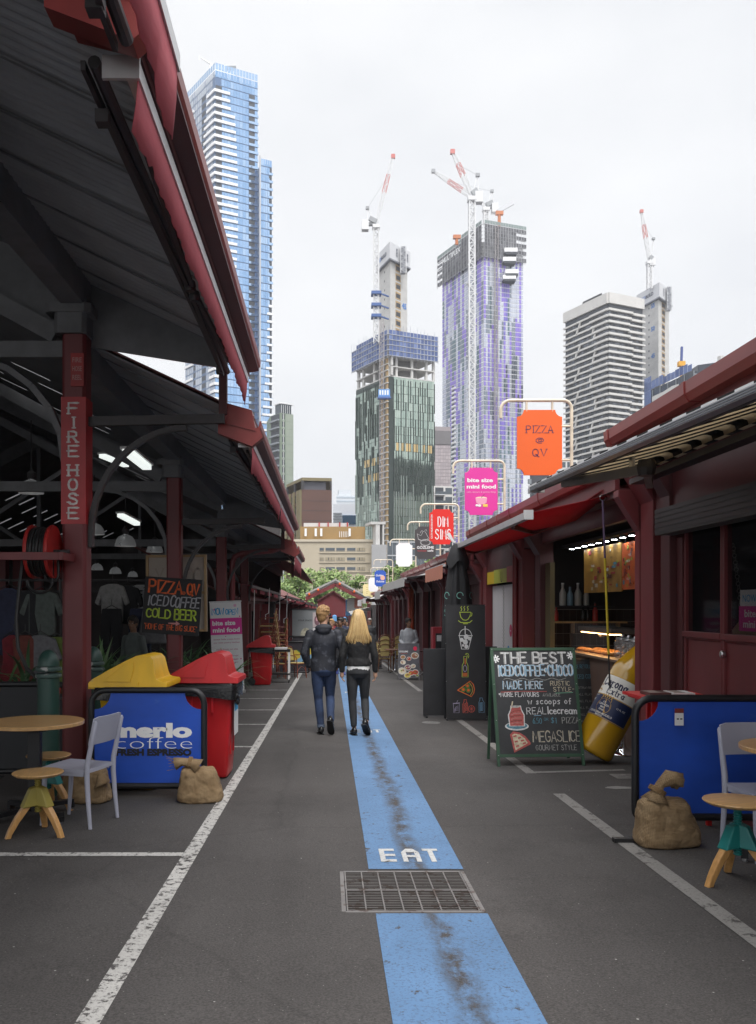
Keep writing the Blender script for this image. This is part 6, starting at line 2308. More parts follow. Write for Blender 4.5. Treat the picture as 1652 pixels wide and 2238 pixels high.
b.lathe([(.20, 0), (.205, .012), (.19, .03), (.08, .055), (.035, .085), (.028, .12)], CHROME, 32)
b.build('base', t, smooth=True)
b = MB()
b.lathe([(.026, .121), (.026, .9)], CHROME, 16)
b.build('pole', t, smooth=True)
# ---- pizza board on the second column, canvas behind it
PB = mat('matt black sign board', (.014, .014, .016), .7, var=.2)
t = thing('pizza_board', (px(376, 13.98), 13.98, pz(1325, 13.98)), 'black hand painted sign PIZZA @ QV ICED COFFEE COLD BEER on the second column', 'sign board', ry=radians(3.8))
b = MB()
b.box((-.46, -.015, -.455), (.46, .015, .455), PB)
b.build('board', t)
b = MB()
OR_ = mat('orange brush paint', (.68, .12, .025), .7, var=.12)
GR_ = mat('silver grey brush paint', (.34, .34, .36), .7, var=.12)
LI_ = mat('lime brush paint', (.43, .56, .05), .7, var=.15)
PI_ = mat('pink brush paint', (.58, .26, .26), .7, var=.1)
random.seed(11)
yb_ = -.0175
pen(b, 'PIZZA', (-.12, yb_, .205), X3, Z3, .195, OR_, .17, .53, .15, gap=.9)
pen(b, '@', (.17, yb_, .195), X3, Z3, .06, OR_, .12, .07)
pen(b, 'QV', (.325, yb_, .205), X3, Z3, .175, OR_, .17, .19, .1, gap=.8)
pen(b, 'ICED', (-.23, yb_, .0), X3, Z3, .16, GR_, .14, .33, .2, shear=.1)
pen(b, 'COFFEE', (.2, yb_, -.01), X3, Z3, .165, GR_, .14, .47, .25, shear=.12, gap=.9)
pen(b, 'COLD', (-.21, yb_, -.195), X3, Z3, .14, LI_, .17, .39, .2, gap=.9)
pen(b, 'BEER', (.225, yb_, -.205), X3, Z3, .16, LI_, .17, .34, .15, gap=.9)
b.face([(x + .08, yb_, z - .275) for x, z in ((-.12, .008), (.0, .015), (.0, .045), (.07, .0), (.0, -.035), (.0, -.012), (-.12, -.008))], PI_)
pen(b, '"HOME OF THE BIG SLICE"', (.0, yb_, -.385), X3, Z3, .085, OR_, .13, .84, .2)
b.build('lettering', t)
t = thing('canvas_back', (px(386, 14.5), 14.5, pz(1298, 14.5)), 'back of a stretched pale canvas propped behind the pizza board', 'canvas', ry=radians(-.5))
b = MB()
b.box((-.51, -.01, -.63), (.51, .01, .65), mat('unprimed canvas', (.42, .37, .32), .85, var=.06))
b.build('cloth', t)
b = MB()
PINE = mat('pine stretcher', (.40, .27, .14), .7, var=.15)
for x in (-.5, .465):
	b.box((x, -.045, -.63), (x + .04, -.011, .65), PINE)
for z in (-.63, -.0, .61):
	b.box((-.459, -.043, z), (.464, -.011, z + .04), PINE)
b.build('stretcher', t)
b = MB()
for x, s in ((-.28, 'Y'), (.22, 'O'), (.36, 'O')):
	pen(b, s, (x, -.0125, .12), X3, Z3, .3, mat('ghost lettering', (.36, .315, .27), .85, var=0), .12, .13)
b.build('lettering', t)
# ---- roll-up banner
t = thing('rollup_banner', (px(500, 19.9), 19.9, G(19.9)), 'tall white and pink NOW OPEN roll-up banner beside the third column', 'banner', rz=-.03, ry=radians(-2.3))
b = MB()
b.box((-.36, -.004, .06), (.36, .004, 2.08), mat('white banner vinyl', (.74, .74, .74), .5, var=.03))
b.box((-.36, -.006, 1.34), (.36, -.0042, 1.72), PK)
b.box((.22, -.006, .12), (.33, -.0042, .34), PKB)
pn = b.build('printed_sheet', t)
b = MB()
b.box((-.37, -.02, 2.081), (.37, .02, 2.11), ALU)
b.box((-.38, -.06, 0), (.38, .06, .059), ALU)
b.build('rail', t)
b = MB()
yb_ = -.0075
random.seed(5)
pen(b, 'NOW', (-.18, yb_, 1.80), X3, Z3, .13, PKB, .2, .27, .35, gap=1)
pen(b, 'OPEN', (.14, yb_, 1.80), X3, Z3, .12, PKB, .18, .28, .35, gap=1)
txt(b, 'bite size', (-.05, yb_, 1.56), X3, Z3, .105, WHITEINK, .035, .53)
txt(b, 'mini food', (0, yb_, 1.40), X3, Z3, .105, WHITEINK, .035, .62)
TX = mat('banner small print', (.45, .12, .22), .6, var=0)
for s, z in (('sweet little treats from', 1.22), ('our little pastry kitchen', 1.145), ('made fresh on site', .99), ('made from real', .84), ('fruit, real eggs', .765), ('and butter', .69), ('each week, each bake', .53)):
	txt(b, s, (0.0, yb_, z), X3, Z3, .034, TX, .008, .6 if len(s) > 20 else .5)
for x, z, r_, m_ in ((.22, 2.0, .035, mat('blush dot', (.75, .42, .58), .6)), (-.26, 1.92, .018, PK), (.32, 1.75, .016, PK), (-.02, 1.3, .012, PK), (.31, .78, .016, PK), (-.14, 1.03, .012, NL['yellow']), (.25, .46, .016, NL['lime']), (.1, .86, .03, mat('blush dot', (.75, .42, .58)))):
	b.lathe([(r_, 0), (.0001, .0)], m_, 14, Matrix.Translation((x, yb_, z)) @ Matrix.Rotation(pi / 2, 4, 'X'), cap=False)
b.build('lettering', pn)
# ---------------------------------------------------------------- farther along the lane
RAT = mat('pale woven cane', (.46, .36, .14), .6, var=.2, scale=30, bump=.4)
CANE = mat('brown cane pole', (.14, .055, .022), .45, var=.25, scale=10)
BIND = mat('cane binding', (.42, .32, .17), .6, var=.2, scale=20)
def bistro_chair(loc, rz, label, arms=True, group='woven bistro chairs stacked by the tables', full=True, tilt=0.):
	t = thing('bistro_chair', loc, label, 'chair', group, rz=rz, rx=tilt)
	b = MB()
	b.box((-.2, -.2, .43), (.2, .2, .455), RAT)
	b.build('seat', t, bevel=.01)
	b = MB()
	pts = [(-.13, -.225, .52), (.13, -.225, .52), (.155, -.25, .7), (.15, -.262, .80), (.1, -.272, .865), (0, -.276, .885), (-.1, -.272, .865), (-.15, -.262, .80), (-.155, -.25, .7)]
	b.prism(pts, (0, .016, .0), RAT)
	b.build('backrest', t)
	b = MB()
	b.tube([(-.21, -.215, .44), (-.215, -.235, .6), (-.205, -.262, .78), (-.13, -.285, .90), (0, -.29, .93), (.13, -.285, .90), (.205, -.262, .78), (.215, -.235, .6), (.21, -.215, .44)], .013, CANE, 8)
	b.tube([(-.155, -.235, .52), (.155, -.235, .52)], .01, CANE, 6)
	b.tube([(-.2, .2, .42), (.2, .2, .42), (.2, -.2, .42), (-.2, -.2, .42), (-.2, .2, .42)], .012, CANE, 6)
	for s in (-1, 1):
		for z in (.6, .78):
			b.tube([(s * .212, -.245, z - .02), (s * .212, -.245, z + .02)], .017, BIND, 6)
		if arms:
			b.tube([(s * .213, -.24, .66), (s * .245, -.05, .67), (s * .235, .14, .66), (s * .215, .19, .6), (s * .2, .19, .42)], .012, CANE, 8)
	b.build('cane_frame', t, smooth=True)
	for sx in (-1, 1):
		for sy in (-1, 1):
			b = MB()
			b.tube([(sx * .19, sy * .19, .43), (sx * .215, sy * .22, 0)], .013, CANE, 8)
			b.build('leg', t)
	b = MB()
	for sy in (-1, 1):
		b.tube([(-.2, sy * .205, .2)] + [(-.2 + .4 * i / 6, sy * .205, .2 + .14 * sin(pi * i / 6)) for i in range(7)] + [(.2, sy * .205, .2)], .008, CANE, 6)
	b.build('curved_stretcher', t)
	return t
y = 29.2
c0 = bistro_chair((px(838, y), y, G(y)), .12, 'woven cane bistro chair at the bottom of the right hand stack')
for k in range(1, 3):
	dup(c0, (px(838, y), y - .01 * k, G(y) + .155 * k), .12, ('second', 'top')[k - 1] + ' woven cane bistro chair in the right hand stack')
for k in range(3):
	dup(c0, (px(873, 29.8), 29.8, G(29.8) + .155 * k), -.1, ('bottom', 'middle', 'top')[k] + ' cane chair of the stack hidden behind the man in grey')
FOOD = {n: mat('food print ' + n, c, .35, var=.25, scale=18) for n, c in dict(plate=(.62, .60, .56), stew=(.36, .18, .09), green=(.16, .26, .06), red=(.55, .08, .04), meat=(.32, .10, .08), lemon=(.66, .55, .12), rice=(.68, .62, .48), plum=(.24, .06, .11)).items()}
def gz(b, P, r, u, w_, h):
	n = r.cross(u)
	txt(b, 'GÖZLEME', P(.24, .26), r, u, .045, WHITEINK, .02, .27)
	txt(b, 'turkish cafe', P(.27, .30), r, u, .02, FOOD['red'], .01, .18)
	ell = lambda s, q, a, c, m, l: b.add([P(s, q) + r * (a * cos(2 * pi * i / 18)) + u * (c * sin(2 * pi * i / 18)) + n * l for i in range(18)], [tuple(range(18))], m)
	ell(.80, .15, .055, .06, mat('neon red dot', (.72, .02, .08), .5), .0005)
	for s, q, a, m in ((.22, .40, .075, 'stew'), (.50, .45, .07, 'red'), (.78, .36, .115, 'stew'), (.22, .55, .08, 'rice'), (.17, .80, .12, 'rice'), (.45, .70, .10, 'plum'), (.70, .66, .075, 'rice'), (.80, .84, .10, 'red'), (.60, .86, .09, 'red'), (.42, .93, .10, 'lemon'), (.88, .93, .05, 'green')):
		ell(s, q, a, a * .85, FOOD['plate'], .0006)
		ell(s, q, a * .78, a * .62, FOOD[m], .0012)
		for k in range(5):
			ell(s + random.uniform(-.07, .07), q + random.uniform(-.03, .03), a * .2, a * .15, random.choice(list(FOOD.values())), .0018 + k * .0002)
y = 24.6
aboard((px(894, y), y, G(y)), .02, 'dark sandwich board with pictures of food and the word GÖZLEME', .60, .98, .1, .012, mat('grey board frame', (.15, .15, .16), .5), gz, .06, mat('charcoal poster', (.10, .10, .115), .4, var=.3), 'food_sandwich_board')
def pub_table(loc, label, top=MAROON2):
	t = thing('pedestal_table', loc, label, 'table', 'small pedestal tables outside the stalls')
	b = MB()
	b.box((-.33, -.33, .74), (.33, .33, .77), top)
	b.build('tabletop', t, bevel=.006)
	b = MB()
	b.lathe([(.028, .02), (.028, .74)], CHROME, 12)
	b.build('pedestal', t, smooth=True)
	for k in range(4):
		a = pi / 4 + k * pi / 2
		b = MB()
		b.tube([(.02 * cos(a), .02 * sin(a), .1), (.2 * cos(a), .2 * sin(a), .05), (.32 * cos(a), .32 * sin(a), .01)], .015, CHROME, 8)
		b.build('foot', t)
	return t
pub_table((px(930, 26.8), 26.8, G(26.8)), 'small maroon topped pedestal table right of the food picture board')
pub_table((px(864, 28.2), 28.2, G(28.2)), 'small dark pedestal table beside the cane chair stack', CANE)
b = MB()
x, y = px(968, 22), 22
b.box((x - .25, y, G(y) + .3), (x + .25, y + .45, G(y) + 1.5), mat('fridge red', (.30, .02, .03), .4))
b.box((x - .19, y - .02, G(y) + .4), (x + .19, y - .001, G(y) + 1.35), BLACKM)
b.box((x - .16, y - .035, G(y) + 1.15), (x + .16, y - .021, G(y) + 1.3), mat('fridge label', (.5, .5, .5), .5))
b.box((x - .25, y, G(y)), (x + .25, y + .45, G(y) + .299), BLACKM)
tag(b.build('drinks_fridge'), 'small red drinks fridge just left of the icon board', 'fridge')
b = MB()
x, y = px(826, 31), 31
b.box((x - .13, y, G(y) + .05), (x + .13, y + .03, G(y) + 1.05), BLKB)
b.box((x - .05, y - .004, G(y) + .25), (x + .05, y - .001, G(y) + .95), RAT)
b.box((x - .15, y - .2, G(y)), (x + .15, y + .2, G(y) + .045), BLACKM)
tag(b.build('menu_stand'), 'slim dark menu stand left of the cane chair stack', 'sign')
y = 24.3
sc_ = None
RCANE = mat('red brown cane', (.20, .045, .022), .45, var=.25, scale=10)
CANE_keep, CANE = CANE, RCANE
for k in range(7):
	loc = (px(590 - 1.5 * k, y) + .02, y, G(y) + .10 + .165 * k)
	if sc_ is None:
		sc_ = bistro_chair(loc, 1.5, 'lowest red cane chair in the tall stack by the far red bin', True, 'red cane chairs stacked by the shed')
	else:
		dup(sc_, loc, 1.5, '%s red cane chair from the ground in the tall stack by the far red bin' % ('second', 'third', 'fourth', 'fifth', 'sixth', 'topmost')[k - 1])
for k in range(6):
	dup(sc_, (px(606, 25.2), 25.2, G(25) + .165 * k), 1.75, '%s red cane chair in the shorter stack behind the trolley' % ('lowest', 'second', 'third', 'fourth', 'fifth', 'topmost')[k])
bistro_chair((px(648, 26), 25.6, G(25.6)), -2.2, 'single red cane chair right of the white legged trolley', True, 'red cane chairs stacked by the shed')
CANE = CANE_keep
t = thing('service_trolley', (px(618, 23.6), 23.6, G(23.6)), 'black service trolley with white legs beside the far red bin', 'trolley')
b = MB()
b.box((-.36, -.22, .84), (.2, .22, .9), BLACKM)
b.box((-.3, -.18, .901), (.12, .18, .95), WHITEP)
b.build('tray', t)
b = MB()
b.box((-.36, -.22, .22), (.2, .22, .26), BLACKM)
b.build('shelf', t)
for x in (-.33, .17):
	for yy in (-.19, .19):
		b = MB()
		b.box((x - .022, yy - .02, .1), (x + .022, yy + .02, .839), WHITEP)
		b.build('leg', t)
		b = MB()
		b.lathe([(.045, -.012), (.05, 0), (.045, .012)], BLACKM, 14, Matrix.Translation((x, yy, .05)) @ Matrix.Rotation(pi / 2, 4, 'Y'))
		b.build('caster', t)
BRB = mat('charcoal banner', (.035, .03, .038), .6, var=.1)
def dsun(b):
	for (cx_, cz_, a, c, m) in ((.02, .62, .20, .15, NL['yellow']), (.12, .55, .13, .10, NL['orange']), (.18, .5, .12, .12, NL['blue']), (.10, .70, .10, .07, NL['green'])):
		n = 16
		b.add([Vector((cx_ + a * (1 + .18 * (i % 2)) * cos(2 * pi * i / n), -.0055 - .0006 * c, cz_ + c * (1 + .18 * (i % 2)) * sin(2 * pi * i / n))) for i in range(n)], [tuple(range(n))], m)
barrier((px(640, 26.9), 26.9, G(26.9)), 'dark cafe barrier with a yellow and green emblem nearer the trolley', 1.0, 1.03, .0, BRB, dsun)
barrier((px(668, 30.5), 30.5, G(30.5)), 'dark cafe barrier with a sun emblem farther along on the left', 1.25, 1.15, .0, BRB, dsun)
t = thing('roller_partition', (px(676, 38), 38, G(38)), 'grey metal partition with posters behind the walking man', 'partition')
b = MB()
b.box((-.75, -.03, 0), (.62, .03, 2.2), mat('galvanised sheet', (.27, .285, .29), .5, metal=.3, var=.12, scale=1.5))
b.box((-.78, -.05, 2.201), (.65, .05, 2.27), IRON)
b.build('sheet', t)
b = MB()
PP = mat('poster pinkish', (.50, .42, .42), .5)
for x0, x1, z0, z1, m in ((.15, .52, 1.45, 2.1, PP), (.15, .52, .85, 1.42, mat('poster white', (.62, .60, .60), .5))):
	b.box((x0, -.036, z0), (x1, -.031, z1), m)
b.ell((.335, -.037, 1.75), (.12, .002, .22), mat('poster plum', (.20, .10, .12), .5), 14, 8)
b.ell((.335, -.040, 1.80), (.06, .002, .08), mat('poster blush', (.62, .34, .36), .5), 14, 8)
b.ell((.335, -.037, 1.1), (.13, .002, .15), MATS['poster blush'], 14, 8)
b.ell((-.15, -.034, 1.1), (.24, .003, .33), mat('poster food', (.50, .47, .36), .5, var=.5, scale=12), 18, 8)
txt(b, 'YOUR SPACE', (-.2, -.0335, 1.72), X3, Z3, .07, BLACKINK, .01, .6)
b.build('poster', t)
row = thing('market_stall_row', (-2.6, 34, G(34)), 'far left row of maroon stalls with folded pink awnings beyond the tall shed', 'market stalls')
pA, pB = (-2.75, 26.2), (-.9, 62)
b = MB()
b.fbox(pA, pB, 0, 1, -1.9, 1.7, -3.2, -1.6, WALLIN)
b.fbox(pA, pB, 0, 1, 1.35, 1.75, -.3, -.1, MAROON2)
b.build('wall', row, world=True)
for i in range(16):
	s = .01 + i * .062
	p = lerp2(pA, pB, s) if 'lerp2' in globals() else (pA[0] + (pB[0] - pA[0]) * s, pA[1] + (pB[1] - pA[1]) * s)
	b = MB()
	w_ = .15 if i % 3 == 0 else .09
	b.box((p[0] - w_, p[1] - w_, G(p[1])), (p[0] + w_, p[1] + w_, 1.6), MAROON if i % 3 != 1 else MAROON2)
	b.build('post', row, world=True)
b = MB()
a, c = Vector(pA + (0,)), Vector(pB + (0,))
dn = (c - a).normalized()
nn = Vector((dn.y, -dn.x, 0))
def rowpt(s, o, z):
	return a + (c - a) * s + nn * o + Z3 * z
b.hexa([rowpt(-.02, -.1, 1.78), rowpt(1, -.1, 1.5), rowpt(1, -3, 2.9), rowpt(-.02, -3, 3.3), rowpt(-.02, -.1, 1.84), rowpt(1, -.1, 1.56), rowpt(1, -3, 2.96), rowpt(-.02, -3, 3.36)], STALLROOF)
b.build('roof', row, world=True)
b = MB()
b.tube([rowpt(-.02, -.02, 1.83), rowpt(1, -.02, 1.55)], .08, GUTTER, 8)
b.build('gutter', row, world=True)
for k, (s0, s1, z0, z1, o) in enumerate(((-.02, .20, 2.36, 2.22, .55), (.21, .45, 2.14, 1.98, .75), (.46, .72, 1.9, 1.75, .8))):
	z0 -= .25
	z1 -= .25
	b = MB()
	b.beam(rowpt(s0, o, z0), rowpt(s1, o, z1), .07, .09, BLACKM)
	r = b.build('awning', row, world=True)
	b = MB()
	n = 20
	vs, fs = [], []
	for i in range(n + 1):
		s = s0 + (s1 - s0) * i / n
		z = z0 + (z1 - z0) * i / n
		vs += [rowpt(s, -.1, z + .22), rowpt(s, o * .5, z + .08), rowpt(s, o, z + .02), rowpt(s, o + .01, z - .14 - .03 * (i % 2))]
	for i in range(n):
		for j in range(3):
			if j == 2 and i % 5 > 2:
				continue
			fs.append((4 * i + j, 4 * i + j + 1, 4 * i + j + 5, 4 * i + j + 4))
	b.add(vs, fs, AWN)
	q = b.build('canvas', r, world=True)
	q.modifiers.new('thickness', 'SOLIDIFY').thickness = .006
	for s in (s0 + .02, s1 - .02):
		b = MB()
		b.beam(rowpt(s, -.05, z0 - .35), rowpt(s, o - .03, z0 - .04), .05, .06, BLACKM)
		b.build('arm', r, world=True)
for i, (u, v0, v1, y, lb) in enumerate(((556, 1290, 1420, 24.9, 'nearest'), (612, 1290, 1355, 31, 'second'), (628, 1295, 1350, 33, 'third'), (589, 1285, 1340, 28, 'fourth'))):
	b = MB()
	p, q = at(u, v0, y), at(u - 2, v1, y)
	b.tube([p, q, q + Vector((-.1, 0, -.05)), q + Vector((-.1, 0, -.2))], .014, WHITEP, 6)
	tag(b.build('awning_crank_rod'), '%s white awning crank rod hanging along the far left stalls' % {'nearest': 'long', 'second': 'bent', 'third': 'short bent', 'fourth': 'thin'}[lb], 'crank rod', 'white crank rods on the far left')
t = thing('gable_canopy', (px(744, 62), 62, G(62)), 'open gabled canopy with a pale edge spanning the far end of the lane', 'canopy')
y = 62
L_, A_, R_ = at(668, 1304, y), at(733, 1273, y), at(806, 1312, y)
b = MB()
for p, q in ((L_, A_), (A_, R_)):
	b.hexa([p, q, q + Y3 * 6, p + Y3 * 6, p + Z3 * .12, q + Z3 * .12, q + Y3 * 6 + Z3 * .12, p + Y3 * 6 + Z3 * .12], mat('canopy grey', (.33, .33, .32), .7, var=.2))
	b.beam(p + Vector((0, -.06, .19)), q + Vector((0, -.06, .19)), .1, .12, MATS['canopy grey'])
b.build('roof', t, world=True)
b = MB()
for p, q in ((L_, A_), (A_, R_)):
	b.beam(p + Vector((0, -.1, -.16)), q + Vector((0, -.1, -.16)), .1, .26, MAROON)
b.build('rafter', t, world=True)
for p in (L_, R_):
	b = MB()
	b.box((p.x - .12, y - .1, G(62)), (p.x + .12, y + .1, p.z - .25), MAROON2)
	b.build('post', t, world=True)
for s in (.12, .42, .58, .85):
	b = MB()
	p = L_.lerp(A_, s * 1.0) if s < .5 else A_.lerp(R_, (s - .5) * 1.6)
	b.ell(p + Vector((0, -.2, .05)), (.08, .06, .10), mat('orange lantern', (.70, .12, .02), .5), 10, 6)
	b.build('lantern', t, world=True)
t = thing('red_gable_building', (px(745, 75), 75, G(75)), 'plain dark red gabled wall seen through the far canopy', 'building')
y = 75
b = MB()
pts = [at(694, 1348, y), at(762, 1348, y), at(758, 1314, y), at(728, 1293, y), at(694, 1312, y)]
b.prism(pts, (0, 8, 0), mat('brick red wall', (.13, .022, .026), .8, var=.08, scale=1))
b.build('wall', t, world=True)
b = MB()
b.beam(at(759, 1314, y) - Y3 * .1, at(728, 1292, y) - Y3 * .1, .2, .12, MAROON2)
b.beam(at(693, 1313, y) - Y3 * .1, at(728, 1292, y) - Y3 * .1, .2, .12, MAROON2)
b.build('barge_board', t, world=True)
for u0, u1 in ((690, 694), (762, 766)):
	b = MB()
	p, q = at(u0, 1340, y), at(u1, 1340, y)
	b.box((p.x, y, G(75)), (q.x, y + 1, p.z + .3), MAROON2)
	b.build('pier', t, world=True)
for i, (u, v, w_, h, y, m, lb) in enumerate(((772, 1322, 1.0, 1.1, 66, WHITEP, 'white hanging cloth at the far right of the lane end'), (762, 1328, .5, 1.4, 68, mat('cloth sky blue', (.15, .38, .70), .8), 'sky blue hanging cloth at the lane end'), (783, 1318, .6, .8, 64, mat('cloth salmon', (.6, .25, .18), .8), 'salmon cloth among the white ones at the lane end'), (731, 1352, .3, .5, 58, MATS['cloth sky blue'], 'bright blue balloon-like cloth above the far shoppers'), (753, 1355, .26, .4, 57, MATS['cloth sky blue'], 'second bright blue cloth above the far shoppers'))):
	p = at(u, v, y)
	b = MB()
	b.prism([(p.x + x * w_ / 2, y, p.z + z * h / 2) for x, z in ((-1, -.9), (-.3, -1), (.4, -.85), (1, -1), (.9, .8), (.2, 1), (-.9, .9))], (0, .12, 0), m)
	tag(b.build('hanging_cloth', bevel=.04), lb, 'cloth')
b = MB()
for u0, u1, v0, v1, y in ((765, 812, 1340, 1330, 55),):
	p, q = at(u0, v0, y), at(u1, v1, y)
	b.hexa([p, q, q + Y3 * 4, p + Y3 * 4, p + Z3 * .06, q + Z3 * .06, q + Y3 * 4 + Z3 * .06, p + Y3 * 4 + Z3 * .06], WHITEP)
	b.beam(p - Y3 * .05, q - Y3 * .05, .05, .2, WHITEP)
	b.tube([q + Vector((0, .2, 0)), Vector((q.x, q.y + .2, G(55)))], .04, IRON, 6)
tag(b.build('white_awning'), 'white flat awning on a post at the far right end of the lane', 'awning')
b = MB()
yw = 80
for u0, u1, v in ((676, 716, 1330), (716, 806, 1336), (806, 850, 1322)):
	p, q = at(u0, v, yw), at(u1, v, yw)
	b.box((p.x, yw, G(80) - .1), (q.x - .01, yw + .6, p.z), MATS['stall partition'])
tag(b.build('dark_hedge_wall'), 'dark stall backs closing the lane behind the shoppers', 'stall backs')
# ---- street trees beyond the market
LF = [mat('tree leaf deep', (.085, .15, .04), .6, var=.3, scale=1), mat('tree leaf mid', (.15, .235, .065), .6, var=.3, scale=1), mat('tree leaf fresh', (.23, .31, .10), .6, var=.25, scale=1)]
BARK = mat('plane bark', (.16, .14, .11), .9, var=.3, scale=6)
def tree(u, y, vt, wpx, label, seed, n=1700):
	rn = random.Random(seed)
	zt = pz(vt, y)
	x = px(u, y)
	H = zt - G(y)
	R_ = wpx * y / 1900 / 2
	t = thing('plane_tree', (x, y, G(y)), label, 'tree', 'street trees beyond the market')
	b = MB()
	b.tube([(0, 0, 0), (.1, 0, H * .25), (0, .1, H * .45)], [.28, .22, .17], BARK, 8)
	limbs = []
	for k in range(9):
		a = rn.uniform(0, 6.28)
		e = Vector((cos(a) * R_ * rn.uniform(.4, .8), sin(a) * R_ * rn.uniform(.4, .8), H * rn.uniform(.6, .92)))
		s = Vector((0, .05, H * rn.uniform(.3, .45)))
		b.tube([s, s.lerp(e, .5) + Vector((0, 0, H * .05)), e], [.12, .08, .03], BARK, 6)
		limbs.append(e)
	b.build('trunk', t, smooth=True)
	b = MB()
	cl = []
	for k in range(26):
		a, q = rn.uniform(0, 6.28), sqrt(rn.random())
		z = rn.uniform(.42, .95)
		lim = sqrt(max(.05, 1 - ((z - .62) / .42) ** 2))
		cl.append((Vector((cos(a) * R_ * q * lim * .92, sin(a) * R_ * q * lim * .92, H * z)), rn.uniform(.16, .30) * R_ + .25))
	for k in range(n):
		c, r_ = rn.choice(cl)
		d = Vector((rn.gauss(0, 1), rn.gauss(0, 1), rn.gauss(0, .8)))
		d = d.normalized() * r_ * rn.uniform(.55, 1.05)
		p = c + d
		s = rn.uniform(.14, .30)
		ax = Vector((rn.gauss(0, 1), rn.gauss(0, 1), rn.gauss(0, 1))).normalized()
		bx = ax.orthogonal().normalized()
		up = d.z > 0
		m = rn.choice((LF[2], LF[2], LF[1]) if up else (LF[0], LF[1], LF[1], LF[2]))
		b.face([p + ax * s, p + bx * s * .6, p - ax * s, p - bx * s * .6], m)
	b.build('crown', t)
for i, (u, y, vt, w_, lb) in enumerate(((640, 118, 1250, 84, 'leafy plane tree at the left end of the street tree row'), (688, 122, 1246, 88, 'leafy plane tree second from the left in the far row'), (738, 119, 1249, 92, 'broad leafy plane tree behind the gabled canopy'), (778, 124, 1260, 60, 'smaller leafy tree right of the gabled canopy'), (846, 112, 1238, 62, 'leafy tree behind the small blue sign'), (884, 110, 1222, 70, 'leafy tree rising behind the plain white sign'), (932, 104, 1218, 66, 'leafy tree behind the charcoal sign'))):
	tree(u, y, vt, w_, lb, i + 20)
# ---------------------------------------------------------------- the towers behind the market
def vgl(name, col, rough=.12, metal=.85, var=0.):
	return mat(name, col, rough, metal=metal, var=var, scale=.05)
CONC = mat('raw concrete', (.55, .54, .52), .85, var=.14, scale=.12, stretch=(1, 1, 3))
PALEC = mat('pale precast', (.60, .585, .56), .8, var=.06, scale=.2)
DKGL = vgl('dark tower glass', (.10, .115, .13), .14, .7)
WHITEB = mat('white balcony edge', (.80, .80, .80), .6, var=.04, scale=.5)
NICHE = mat('balcony recess', (.045, .05, .06), .7, var=0)
def pt(u, y):
	return (px(u, y), y)
def lerp2(a, c, t):
	return (a[0] + (c[0] - a[0]) * t, a[1] + (c[1] - a[1]) * t)
def walls(b, foot, z0, z1, m, roof=None):
	q = [Vector((x, y, z0)) for x, y in foot]
	b.prism(q, Vector((0, 0, z1 - z0)), m)
def facade(b, p0, p1, z0, z1, nf, nc, pick, o=.05, gap=(.04, .06), j=0., fl=0):
	for i in range(nf):
		for k in range(nc):
			m = pick(i, k)
			if m is None:
				continue
			za, zb = z0 + (z1 - z0) * (i + gap[1]) / nf, z0 + (z1 - z0) * (i + 1 - gap[1]) / nf
			b.fquad(p0, p1, (k + gap[0]) / nc, (k + 1 - gap[0]) / nc, za, zb, o, m, j)
def lattice(b, p, q, w, m, n, d=.16, w2=None, up=(0, 1, 0)):
	"""square trussed mast or jib from p to q"""
	p, q = Vector(p), Vector(q)
	ax = (q - p).normalized()
	a = ax.cross(Vector(up)).normalized()
	c = ax.cross(a)
	w2 = w2 or w
	cs = [(-1, -1), (1, -1), (1, 1), (-1, 1)]
	def pos(t, k):
		ww = (w + (w2 - w) * t) / 2
		return p + (q - p) * t + a * (cs[k][0] * ww) + c * (cs[k][1] * ww)
	for k in range(4):
		b.beam(pos(0, k), pos(1, k), d, d, m, up)
	for i in range(n):
		for k in range(4):
			k2 = (k + 1) % 4
			e = k if i % 2 else k2
			f = k2 if i % 2 else k
			b.beam(pos(i / n, e), pos((i + 1) / n, f), d * .7, d * .7, m, up)
			b.beam(pos((i + 1) / n, k), pos((i + 1) / n, k2), d * .6, d * .6, m, up)
